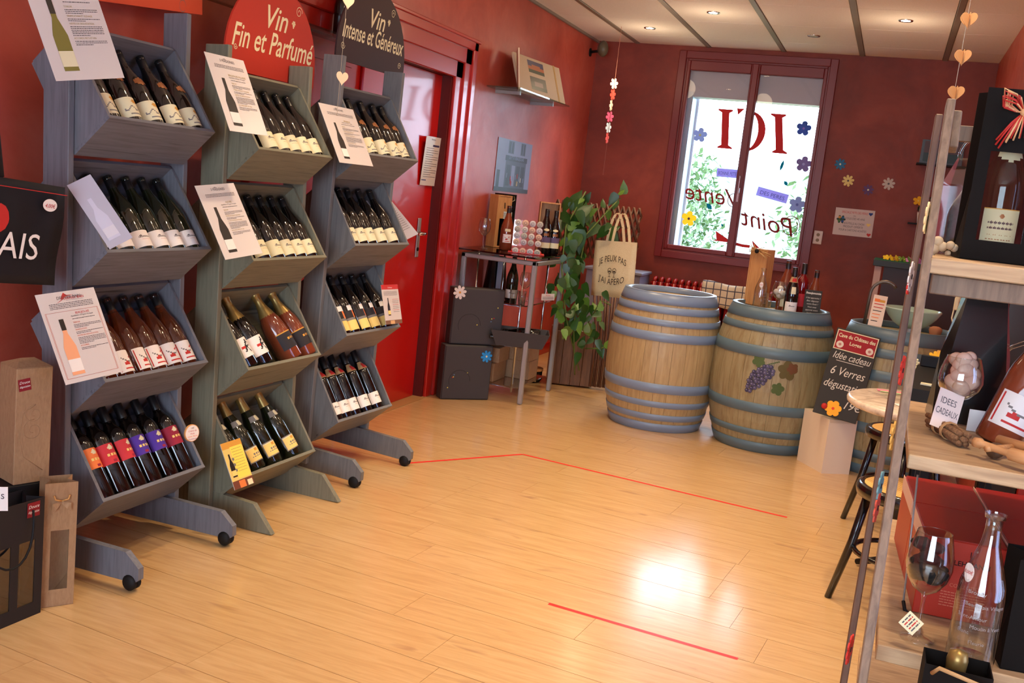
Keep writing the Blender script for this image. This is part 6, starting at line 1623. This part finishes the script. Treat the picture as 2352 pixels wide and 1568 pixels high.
t = thing('flower_pot', 'small pot with a yellow gerbera and white blossom before the crate', 'plant', T(.27, 4.93, .70))
b = MB(); b.lathe([(0, 0), (.025, 0), (.034, .05), (.030, .05), (0, .03)], flat(214, 170, 140), 16); b.build('pot', t)
b = MB(); b.tube([(0, 0, .04), (.0, -.02, .12)], .003, flat(70, 110, 50), 6); b.build('stem', t)
fl = flower('gerbera', T(.0, -.03, .125) @ RX(PI/2*.9), .045, flat(248, 190, 40), flat(236, 150, 30), n=12, parent=t, inner=.7)
b = MB()
for k in range(24): a = k*2.4; b.ball((-.09 + .022*math.cos(a)*(k/24)**.5, -.02, .10 + .03*math.sin(a)*(k/24)**.5), .006, flat(222, 222, 180), 6, 4)
tag(b.build('blossoms', t), kind='stuff')
tag(leaves('foliage', t, [((0, 0, .06), .045), ((.03, -.01, .05), .04)], 60, .02, M_LEAF, random.Random(4)), kind='stuff')

# ------------------------------------------------------------------ far counter with flowers, pot shelf, frames
t = thing('back_counter', 'dark counter with a green top in the far right corner', 'counter', T(0, 8.0, 0))
ztop = AY(2012, 596, 8.0).z
b = MB(); b.box((-.10, 0, ztop - .045), (XR - .01, .45, ztop), mat('dark_counter_edge', rgb(24, 26, 24), .5), bev=.003); b.box((-.095, .005, ztop), (XR - .012, .445, ztop + .004), flat(24, 92, 62, .6)); b.build('counter_top', t)
b = MB(); b.box((-.02, .05, 0), (XR - .012, .44, ztop - .046), mat('dark_maroon_panel', rgb(46, 18, 18), .5)); b.build('counter_body', t)
b = MB(); b.box((-.085, .02, 0), (-.035, .07, ztop - .046), flat(170, 142, 136, .5), bev=.003); b.build('leg', t)
for (px, py, m, lb, nm) in ((2048, 588, flat(226, 190, 40), 'yellow blossom cluster on the green counter top', 'y'), (2062, 584, flat(150, 96, 40), 'brown-orange blossom on the green counter top', 'o'), (2077, 592, flat(110, 150, 60), 'green sprig on the green counter top', 'g'), (2100, 596, flat(196, 120, 180), 'pink blossom cluster on the green counter top', 'p')):
    p = AY(px, py, 8.1); tt = thing('artificial_blossom', lb, 'flower', T(p.x, 8.1, ztop + .004), 'artificial blossoms on the counter')
    for k in range(3 if nm != 'o' else 1): flower('blossom', T(.035*(k-1) if nm != 'o' else 0, -.01*k, .018) @ RZ(k) @ RX(.7 + .3*k), .028, m, P_YEL, n=5, parent=tt, inner=.6)
b = MB(); b.box((.10, YB - .14, 1.435), (.36, YB, 1.447), M_BLACK); o = b.build('wall_shelf'); tag(o, 'small dark wall shelf holding a potted yellow flower, far right corner', 'shelf')
t = thing('potted_flower', 'small white pot with a yellow flower on the dark wall shelf', 'plant', T(.20, YB - .07, 1.448))
b = MB(); b.lathe([(0, 0), (.035, 0), (.045, .085), (.04, .085), (0, .06)], P_WHITE, 18); b.build('pot', t)
tag(leaves('foliage', t, [((0, 0, .11), .05), ((.04, 0, .15), .06)], 60, .025, M_LEAF, random.Random(5)), kind='stuff')
flower('blossom', T(-.05, -.04, .17) @ RX(PI/2 - .5), .042, flat(240, 180, 40), P_YEL, n=5, parent=t)
b = MB(); b.box((.09, YB - .16, 1.90), (.45, YB, 1.912), M_BLACK); tag(b.build('wall_shelf'), 'higher dark wall shelf with a framed picture, far right corner', 'shelf')
b = MB(); b.box((.11, YB - .05, 1.913), (.42, YB - .03, 2.10), mat('dark_frame', rgb(30, 22, 20), .4)); o = b.build('picture_frame'); tag(o, 'dark framed picture standing on the higher wall shelf', 'picture')
b = MB(); b.box((.13, YB - .052, 2.0), (.40, YB - .0505, 2.09), flat(74, 34, 26, .4)); b.box((.13, YB - .052, 1.93), (.40, YB - .0505, 2.0), flat(24, 34, 24, .4)); b.build('picture', o)
# brown glossy door leaf at the end of the right wall
b = MB(); b.box((XR + .001, 5.26, 0), (XR + .18, 5.30, 2.1), mat('dark_brown_gloss', rgb(44, 28, 18), .18), bev=.004); d2 = struct(b.build('door_2'))
b = MB(); b.box((XR + .18, 5.24, 0), (XR + .26, 5.31, 2.2), M_TRIM, bev=.005); struct(b.build('trim_4'))
b = MB(); pts = [V((XR - .03, 5.9, 2.0)), V((XR - .035, 5.88, 1.25)), V((XR - .05, 5.86, 1.12)), V((XR - .03, 5.84, .98)), V((XR - .07, 5.8, .88)), V((XR - .10, 5.78, .84)), V((XR - .04, 5.76, .78)), V((XR - .03, 5.74, .6))]
pts = [AD(2207, 660, 5.35), AD(2205, 690, 5.35), AD(2192, 705, 5.35), AD(2186, 730, 5.35), AD(2190, 750, 5.35), AD(2178, 760, 5.35), AD(2195, 765, 5.33), AD(2200, 785, 5.3), AD(2192, 800, 5.28), AD(2190, 1000, 5.28)]
pts = [AD(2215, 560, 5.35)] + pts
b.tube(pts, .004, P_CREAM, 6); o = b.build('electric_cord'); tag(o, 'cream electric cord with switch hanging beside the third barrel', 'cord')
b = MB(); b.box((-.012, -.010, -.035), (.012, .010, .035), P_CREAM, bev=.005); b.build('cord_switch', o, Matrix.Translation(AD(2197, 697, 5.33)))

t = thing('round_pot', 'low round dark pot with a wooden lid on the floor behind the stand', 'pot', T(-2.33, 6.92, 0))
b = MB(); b.lathe([(0, .001), (.085, .001), (.10, .02), (.10, .085), (0, .085)], M_BLACK, 28); b.build('pot_body', t)
b = MB(); b.lathe([(.105, .0855), (.105, .10), (0, .102)], W_BOX, 28); b.build('lid', t)

# ------------------------------------------------------------------ ladder shelf at the right
W_LAD = grainmat('limed_ladder_wood', rgb(104, 82, 66), rgb(126, 102, 82), rgb(146, 120, 98), (14, 14, 1), .6)
W_SH = grainmat('limed_shelf_wood', rgb(150, 120, 90), rgb(176, 146, 110), rgb(196, 168, 132), (1, 9, 9), .6, knots=rgb(120, 92, 66))
t = thing('ladder_shelf', 'folding limed-wood ladder shelf at the right edge, near the camera', 'shelf', T(.06, 1.6, 0))
O = V((.06, 1.6, 0))
def railm(p0, p1, w_, d_, m):
    p0, p1 = V(p0) - O, V(p1) - O; ax = (p1 - p0); ln = ax.length
    M_ = frame(p0, (1, 0, 0), z=ax); M_ = M_.copy()
    zz = ax.normalized(); xx = V((1, 0, 0)); yy = zz.cross(xx).normalized(); M_ = Matrix((xx, yy, zz)).transposed().to_4x4(); M_.translation = p0
    b = MB(); b.box((-w_/2, -d_/2, 0), (w_/2, d_/2, ln), m, M=M_, bev=.002); return b
PA0, PA1 = V((.074, 1.575, 0)), V((.064, 2.10, 1.64))
railm(PA0, PA1, .016, .040, W_LAD).build('front_rail', t)
W_LAD2 = grainmat('brown_ladder_wood', rgb(84, 56, 40), rgb(106, 74, 54), rgb(124, 90, 68), (14, 14, 1), .6)
railm(V((.048, 2.09, 0)), V((.050, 2.195, 1.625)), .014, .036, W_LAD2).build('rear_rail', t)
railm(V((.082, 2.12, 1.555)), V((.080, 2.14, 1.625)), .016, .036, W_LAD).build('top_block', t)
railm(V((.90, 1.575, 0)), V((.90, 2.10, 1.64)), .016, .040, W_LAD).build('front_rail', t)
railm(V((.92, 2.09, 0)), V((.92, 2.195, 1.625)), .014, .036, W_LAD).build('rear_rail', t)
def shelf_board(nm, z, y0, y1, x0, th):
    b = MB(); n = 3
    b.box((x0 - O.x, y0 - O.y, z - th), (.885 - O.x, y1 - O.y, z), W_SH, bev=.002); return b.build(nm, t)
shelf_board('lower_shelf', .659, 1.863, 2.72, .088, .030)
shelf_board('middle_shelf', 1.003, 1.908, 2.52, .088, .026)
shelf_board('top_shelf', 1.352, 1.985, 2.42, .072, .028)
shelf_board('bottom_shelf', .30, 1.80, 2.72, .088, .03)
b = MB(); b.box((.080 - O.x, 2.03 - O.y, 1.285), (.885 - O.x, 2.05 - O.y, 1.322), W_LAD, bev=.002); b.build('apron', t)
b = MB(); b.box((.086 - O.x, 2.33 - O.y, 1.590), (.885 - O.x, 2.35 - O.y, 1.622), W_LAD, bev=.001); b.build('top_crossbar', t)
b = MB(); b.tube([AD(2108, 1090, 2.02) - O, AD(2075, 1380, 2.0) - O], .0022, M_STEEL, 6); b.tube([AD(2075, 1380, 2.0) - O, AD(2078, 1400, 1.99) - O, AD(2095, 1420, 1.98) - O], .004, M_BLACK, 6); b.build('steel_stay', t)
# paper flowers clipped along the rails
def on_railA(z): k = z/1.64; return PA0.lerp(PA1, k)
RF = [(2127, 500, 'cream', flat(236, 210, 150)), (2090, 635, 'white', flat(226, 216, 206)), (2085, 655, 'red', flat(210, 50, 40)), (2098, 770, 'teal', flat(60, 130, 160)), (2070, 850, 'scarlet', flat(214, 60, 44)), (2050, 1000, 'yellow', flat(226, 180, 90)),
      (2020, 1115, 'pale teal', flat(110, 160, 170)), (2012, 1165, 'coral', flat(214, 90, 70)), (2028, 1235, 'pink', flat(220, 120, 110)), (1998, 1460, 'cream-white', flat(234, 206, 160)), (1950, 1490, 'bright red', flat(206, 50, 40))]
for i, (px, py, nm, m) in enumerate(RF):
    p = AD(px, py, 1.92 if i not in (0, 3) else 1.86)
    flower('paper_flower', Matrix.Translation(p) @ RZ(PI/2 - .15) @ RX(PI/2), .030 if nm not in ('red',) else .018, m, flat(40, 36, 34), nm + ' paper flower clipped on edge along the ladder shelf rail', cat='flower', group='paper flowers on the ladder shelf', n=8, inner=.6)
# hanging card hearts
pz = AD(2225, 45, 2.6)
hs = [(pz.x, pz.y, pz.z), (AD(2212, 128, 2.6).x, pz.y, AD(2212, 128, 2.6).z), (AD(2197, 210, 2.6).x, pz.y, AD(2197, 210, 2.6).z)]
garland('string of three folded card hearts hanging above the ladder shelf', None, hs, (pz.x, pz.y, ROOM_H), (hs[2][0] - .004, pz.y, hs[2][2] - .05), .6, .024, 3, flat(190, 140, 92, .7))

# ---- top shelf
ZS3 = 1.353
p = AD(2165, 578, 2.03); t = thing('carved_ornament', 'small carved pale stone ornament on the ladder shelf\'s top board', 'ornament', T(p.x, p.y, ZS3))
ST = mat('pale_stone', rgb(196, 176, 146), .7); b = MB()
for (x, y, z, r) in ((-.018, 0, .012, .012), (-.012, 0, .027, .011), (-.002, 0, .018, .010), (.012, -.004, .022, .009), (.02, 0, .018, .008), (.01, 0, .006, .006), (-.02, .0, .004, .008)): b.ball((x, y, z), r, ST, 10, 7)
b.build('carving', t)
pb0 = AD(2205, 590, 2.16); t = thing('clear_gift_bag', 'clear plastic bottle bag with tube handle on the ladder shelf\'s top board', 'bag', T(pb0.x, pb0.y, ZS3) @ RZ(-.2))
M_FILM = glassmat('clear_film', (.93, .93, .96, 1), 3.0, rough=.08)
b = MB(); w2, hB = .052, .205
vs = [(-w2, -w2, 0), (w2, -w2, 0), (w2, w2, 0), (-w2, w2, 0), (-w2, -w2, hB*.72), (w2, -w2, hB*.72), (w2, w2, hB*.72), (-w2, w2, hB*.72), (-w2*.7, -.01, hB), (w2*.7, -.01, hB), (w2*.7, .01, hB), (-w2*.7, .01, hB)]
b.add(vs, [(0, 1, 5, 4), (1, 2, 6, 5), (2, 3, 7, 6), (3, 0, 4, 7), (4, 5, 9, 8), (5, 6, 10, 9), (6, 7, 11, 10), (7, 4, 8, 11)], M_FILM); b.build('bag_film', t)
b = MB(); b.tube([(-.034*math.cos(PI*k/14), -.012, hB + .045*math.sin(PI*k/14)) for k in range(15)], .0035, M_CLEAR, 8); b.build('tube_handle', t)
put('white', t.matrix_world @ T(0, 0, .003) @ Matrix.Diagonal((.95, .95, .60, 1)), 'dark green bottle inside the clear plastic bag on the top board')
q0 = AD(2202, 598, 1.99); dirx = V((.995, .10, 0))
gbag = gift_bag('tall black gift bag with two windows and raffia bow, upper right corner', V((q0.x, q0.y, 0)), V((q0.x, q0.y, 0)) + dirx*.235, .10, .33, mat('black_card', rgb(20, 16, 14), .75, spec=.12), (.12, .64), 'none', wins=2)
gbag.location.z = ZS3
gm = gbag.matrix_world.copy(); gm.translation.z = ZS3
def p_gift(u, v):
    if v > .97 or v < .02: return P_GOLD
    if .72 < v < .86 and .44 < u < .56 and abs(u-.5) < .06*(1-abs(v-.79)*8): return P_COP
    for a, b_, n_ in ((.56, .64, 0), (.42, .50, 0), (.24, .28, 1), (.12, .155, 1)):
        if a < v < b_ and .16 < u < .84 and (int(u*40) % (4 if n_ == 0 else 3)) != 0 and not (int(v*80) % 3 == 0 and int(u*40) % 2): return INK if n_ == 0 else P_COP
    return P_CREAM
p_gift.fine = True
bottle_proto('gift', 'burg', G_GREEN, [('label', .03, .10, 50, p_gift), ('seal', .19, .23, 60, oval(P_CREAM, None))])
put('gift', gm @ T(.066, .052, .004) @ RZ(-PI/2) , 'cream-labelled bottle seen through the left window of the black gift bag')
bottle_proto('gift2', 'burg', G_ROSED, [('label', .02, .11, 50, lambda u, v: P_WHITE if (int(v*12) % 2 and .2 < u < .8 and int(u*20) % 3) else P_BLK)])
put('gift2', gm @ T(.170, .052, .004) @ RZ(-PI/2), 'amber bottle seen through the right window of the black gift bag')
# raffia bow
bw = thing('raffia_bow', 'red and natural raffia bow tied to the black gift bag', 'bow', gm @ T(.066, -.012, .286))
RR = [mat('red_raffia', rgb(176, 34, 26), .6), mat('natural_raffia', rgb(212, 164, 116), .7)]; rr = random.Random(6)
for m, nm in zip(RR, ('red_strands', 'natural_strands')):
    b = MB()
    for k in range(14):
        s_ = 1 if k % 2 else -1; up = rr.uniform(.012, .034); l = rr.uniform(.026, .044)
        pts = [(0, -.004, 0), (s_*l*.5, -.014 - rr.uniform(0, .012), up*.9), (s_*l, -.012, up*1.1 + .004), (s_*l*.9, -.006, up*.4), (s_*l*.4, -.01, .0), (0, -.004, 0)]
        b.tube(pts, .0016, m, 5)
    for k in range(9):
        a = rr.uniform(-.9, .9); l = rr.uniform(.045, .075); b.tube([(0, -.004, 0), (l*.5*math.sin(a), -.016, -l*.4), (l*math.sin(a), -.012, -l)], .0018, m, 5)
    b.build(nm, bw)
b = MB(); b.ball((0, -.008, 0), .008, RR[1], 10, 6); b.build('knot', bw)

# ---- middle shelf
ZM = 1.004
def onm(px, py): return AZ(px, py, ZM)
p = onm(2190, 968); black_bag('glossy black bottle bag standing on the ladder shelf\'s middle board', Matrix.Translation(V((.205, 2.36, ZM))) @ RZ(.1), .145, .10, .285, .52, False)
p0 = V((.172, 2.19, ZM))
g = wine_glass('wine glass filled with cotton balls behind the gift ideas card', p0, .043, .155)
rc = random.Random(5)
tag(balls('cotton_ball', g, [(.021*math.cos(k*2.4)*(.3 + .7*(k % 3)/2), .021*math.sin(k*2.4)*(.3 + .7*(k % 3)/2), .088 + .0042*k, rc.uniform(.013, .018)) for k in range(17)], mat('cotton_pink', rgb(216, 178, 160), .95)), kind='stuff')
# card holder of sticks
tb0 = onm(2140, 985); te = onm(2205, 1025)
t = thing('stick_bundle', 'bundle of cut vine sticks tied with twine, holding the card', 'card holder', T((tb0.x+te.x)/2, (tb0.y+te.y)/2, ZM) @ RZ(math.atan2(te.y-tb0.y, te.x-tb0.x)))
LL = (te - tb0).length/2 + .012; rr = random.Random(8); MS = grainmat('stick_bark', rgb(84, 54, 34), rgb(122, 84, 54), rgb(150, 108, 70), (30, 30, 30), .8)
for k in range(7):
    a = k*2*PI/6; y, z = (.011*math.cos(a), .016 + .010*math.sin(a)) if k < 6 else (0, .016)
    b = MB(); b.tube([(-LL + rr.uniform(-.008, .01), y, z), (0, y*1.05, z + .001), (LL + rr.uniform(-.01, .01), y*1.1, z)], .0055, MS, 7); b.build('stick', t)
b = MB()
for x in (-.030, -.027, -.024, .010, .013, .016): b.tube([(x, .018*math.cos(a*PI/6), .016 + .017*math.sin(a*PI/6)) for a in range(12)], .0016, flat(176, 132, 88), 5, closed=True)
b.build('twine', t)
cr_ = [AD(2161, 890, 2.00), AD(2219, 911, 2.00), AD(2188, 998, 1.98), AD(2135, 972, 1.98)]
Mx, W, H = quadframe(*cr_)
b = MB(); b.box((0, 0, -.001), (W, H, 0), mat('grey_pink_card', rgb(226, 206, 196), .7)); o = b.build('lettered_card', None, Mx); tag(o, 'card reading IDEES CADEAUX held by the bundle of sticks', 'card')
d = MB(); text_into(d, 'IDEES', W*.46, H*.64, .019, INK, .0005, maxw=W*.62); text_into(d, 'CADEAUX', W*.50, H*.36, .019, INK, .0005, maxw=W*.88); d.build('lettering', o)
p = onm(2215, 985); b = MB(); b.box((-.012, 0, 0), (.022, .001, .045), P_WHITE); tag(b.build('small_card', None, T(.215, 2.245, ZM) @ RZ(.1)), 'small pale card standing behind the gift ideas card', 'card')
b = MB(); b.tube([AD(2268, 845, 2.26), AD(2290, 822, 2.22), AD(2325, 797, 2.16), AD(2352, 788, 2.12), AD(2390, 784, 2.1)], .0045, M_CLEAR, 10); tag(b.build('plastic_tube', None), 'clear curved plastic tube arching before the black bottle bag', 'tube')
# rose bottle on a wooden cannon carriage
bottle_proto('bigrose', 'burg', G_ROSED, [('label', .035, .105, 66, p_rose), ('price_sticker', .175, .195, 30, oval(P_WHITE, None))])
ax = (AX_R*.42 + AX_U*.80 - AX_F*.10 + V((0, 0, .1))).normalized(); bc_ = AD(2284, 1018, 1.99)
fx = (-AX_F - ax*(-AX_F).dot(ax)).normalized(); Mb = Matrix((fx, ax.cross(fx), ax)).transposed().to_4x4(); Mb.translation = bc_
put('bigrose', Mb @ RZ(-.1), 'tilted rosé bottle lying on a wooden cannon carriage, right edge')
W_CAN = grainmat('beech', rgb(170, 118, 74), rgb(192, 140, 92), rgb(206, 158, 110), (1, 12, 12), .5)
c0 = AZ(2246, 1050, ZM); c1 = AZ(2380, 1092, ZM)
t = thing('cannon_carriage', 'turned wooden cannon carriage bottle holder, right edge of the middle board', 'bottle holder', T(c0.x, c0.y, ZM) @ RZ(math.atan2(c1.y - c0.y, c1.x - c0.x) - .0))
b = MB(); b.tube([(-.012, 0, .026), (.0, 0, .026), (.004, 0, .026), (.055, 0, .024), (.06, 0, .024), (.12, 0, .024)], [.009, .010, .007, .007, .012, .013], W_CAN, 12); b.build('shaft', t)
b = MB(); b.tube([(-.014, .075, .026), (.12, .075, .026)], .010, W_CAN, 10); b.build('shaft', t)
b = MB(); b.lathe([(0, -.008), (.014, -.008), (.015, 0), (.014, .008), (0, .008)], grainmat('walnut', rgb(60, 40, 28), rgb(82, 56, 38), rgb(100, 70, 48), (9, 9, 9), .5), 16, T(.012, .03, .015) @ RX(PI/2)); b.build('wheel', t)
b = MB(); b.tube([(.02, -.01, .022), (.02, .085, .022)], .006, W_CAN, 8); b.tube([(.10, -.01, .022), (.10, .085, .022)], .006, W_CAN, 8); b.build('axle', t)

# ---- lower shelf: red glass boxes
ZL = .660
M_RB = mat('orange_red_card', rgb(178, 44, 24), .4); M_RBT = mat('dark_red_card', rgb(150, 30, 26), .3); M_RBS = mat('pale_card_edge', rgb(226, 190, 176), .5)
f0 = AZ(2094, 1404, ZL); W_B, D_B, H_B = .148, .235, .157
ya_ = math.radians(4)
def redbox(label, ix, iy):
    Mx = Matrix.Translation((f0.x, f0.y, ZL)) @ RZ(ya_) @ T(ix*(W_B + .006), iy*(D_B + .004), 0)
    t = thing('glassware_box', label, 'box', Mx, 'red glassware boxes')
    b = MB(); b.box((0, 0, 0), (W_B, D_B, H_B), M_RB, bev=.0015); b.build('carton', t)
    b = MB(); b.box((.004, 0, H_B + .0005), (W_B, D_B, H_B + .0025), M_RBT); b.build('lid', t)
    b = MB(); b.add([(-.0015, .004, H_B - .03), (-.0015, D_B - .004, H_B - .03), (-.0025, D_B - .004, H_B + .004), (-.0025, .004, H_B + .004), (-.0005, .004, H_B - .03), (-.0005, D_B - .004, H_B - .03), (-.0012, D_B - .004, H_B + .004), (-.0012, .004, H_B + .004)], [(0, 3, 2, 1), (4, 5, 6, 7), (2, 3, 7, 6), (0, 1, 5, 4), (1, 2, 6, 5), (3, 0, 4, 7)], M_RBS); b.build('tuck_flap', t)
    if iy == 0:
        d = MB(); Fm = T(0, -.0006, 0) @ RX(PI/2)
        text_into(d, 'LEHMANN', W_B*.62, H_B*.70, .014, flat(50, 16, 14), .0004, M=Fm, thick=.0003); text_into(d, 'L', W_B*.60, H_B*.82, .018, flat(50, 16, 14), .0004, M=Fm); rect(d, W_B*.64, H_B*.90, W_B*.665, H_B*.925, M_RBS, .0005, Fm)
        text_into(d, 'COLLECTION', W_B*.6, H_B*.42, .010, flat(206, 120, 96), .0004, M=Fm)
        r_ = random.Random(3)
        for i in range(6): small_print(d, W_B*.30, W_B*.85, H_B*(.34 - .035*i), .0018, flat(206, 120, 96), r_, .0004, Fm)
        d.build('printing', t)
    return t
redbox('front left red glassware box, printed front, on the lower board', 0, 0); redbox('red glassware box directly behind the front left one', 0, 1)
redbox('front right red glassware box, behind the glass carafe', 1, 0); redbox('red glassware box farthest back at the right', 1, 1)
gp = AZ(2105, 1466, ZL)
g = wine_glass('tall wine glass with crumpled black filling and a price tag', gp, .041, .205)
b = MB(); rr = random.Random(12)
for k in range(34): b.ball((rr.uniform(-.020, .020), rr.uniform(-.020, .020), rr.uniform(.112, .180)), rr.uniform(.010, .017), mat('black_cloth', rgb(24, 18, 18), .8), 8, 6, (1.2, 1, .7))
tag(b.build('black_filling', g), kind='stuff')
Mx, W, H = quadframe(AD(2078, 1424, 1.80), AD(2103, 1396, 1.80), AD(2110, 1438, 1.79), AD(2080, 1464, 1.79))
b = MB(); b.box((0, 0, -.0008), (W, H, 0), P_CREAM); o = b.build('price_tag', None, Mx); tag(o, 'small white price tag leaning on the tall wine glass', 'tag')
d = MB(); r_ = random.Random(3)
for i in range(5): small_print(d, W*.15, W*.85, H*(.8 - .16*i), .0022, P_RED if i % 2 else INK, r_, .0005)
d.build('printing', o)
cp = AZ(2225, 1530, ZL); carafe('tall glass carafe printed with village names on the lower board', Matrix.Translation(V((cp.x, cp.y + .015, ZL))) @ RZ(math.radians(-100)), .275, .040)
# lower right corner: black window bag and small black bag with rope
q0 = AZ(2290, 1538, ZL); 
gb2 = gift_bag('black gift bag with clear window at the lower right corner', V((.292, 1.885, 0)), V((.292, 1.885, 0)) + V((.99, .12, 0))*.16, .09, .20, MATS['black_card'], (.14, .80), 'none', wins=1); gb2.location.z = ZL
m2_ = gb2.matrix_world.copy(); m2_.translation.z = ZL
put('cream', m2_ @ T(.08, .045, .004) @ RZ(-PI/2) @ Matrix.Diagonal((.95, .95, .62, 1)), 'cream-labelled bottle inside the black window bag, lower right corner')
bp = AD(2190, 1560, 1.62)
t = thing('gift_bag', 'small open black bag with beige rope handle at the bottom edge', 'bag', T(bp.x - .045, bp.y, .33))
b = MB(); hh = bp.z + .015 - .33; b.box((0, 0, 0), (.002, .07, hh), MATS['black_card']); b.box((.10, 0, 0), (.102, .07, hh), MATS['black_card']); b.box((.002, 0, 0), (.10, .002, hh), MATS['black_card']); b.box((.002, .068, 0), (.10, .07, hh), MATS['black_card']); b.box((.002, .002, 0), (.1, .068, .002), MATS['black_card']); b.build('bag_body', t)
b = MB(); b.tube([(.012, -.004, hh*.97), (.02, -.02, hh + .006), (.05, -.03, hh + .004), (.085, -.022, hh - .006), (.12, -.012, hh - .02)], .0034, flat(176, 140, 96), 8); b.build('rope_handle', t)
b = MB(); b.lathe([(0, .02), (.012, .02), (.015, hh - .02), (.017, hh + .004), (.014, hh + .018), (0, hh + .022)], MATS['gold_foil'], 14); b.build('bottle_top', t, T(.05, .04, 0))
# dark bench behind the ladder shelf
t = thing('black_bench', 'low black metal bench standing behind the ladder shelf', 'bench', T(.16, 3.05, 0))
b = MB(); b.box((0, 0, .735), (.9, .30, .765), M_BLACKG, bev=.006); b.build('bench_top', t)
for x in (.02, .85):
    for y in (.02, .26): b = MB(); b.box((x, y, 0), (x + .022, y + .022, .735), M_BLACK); b.build('leg', t)
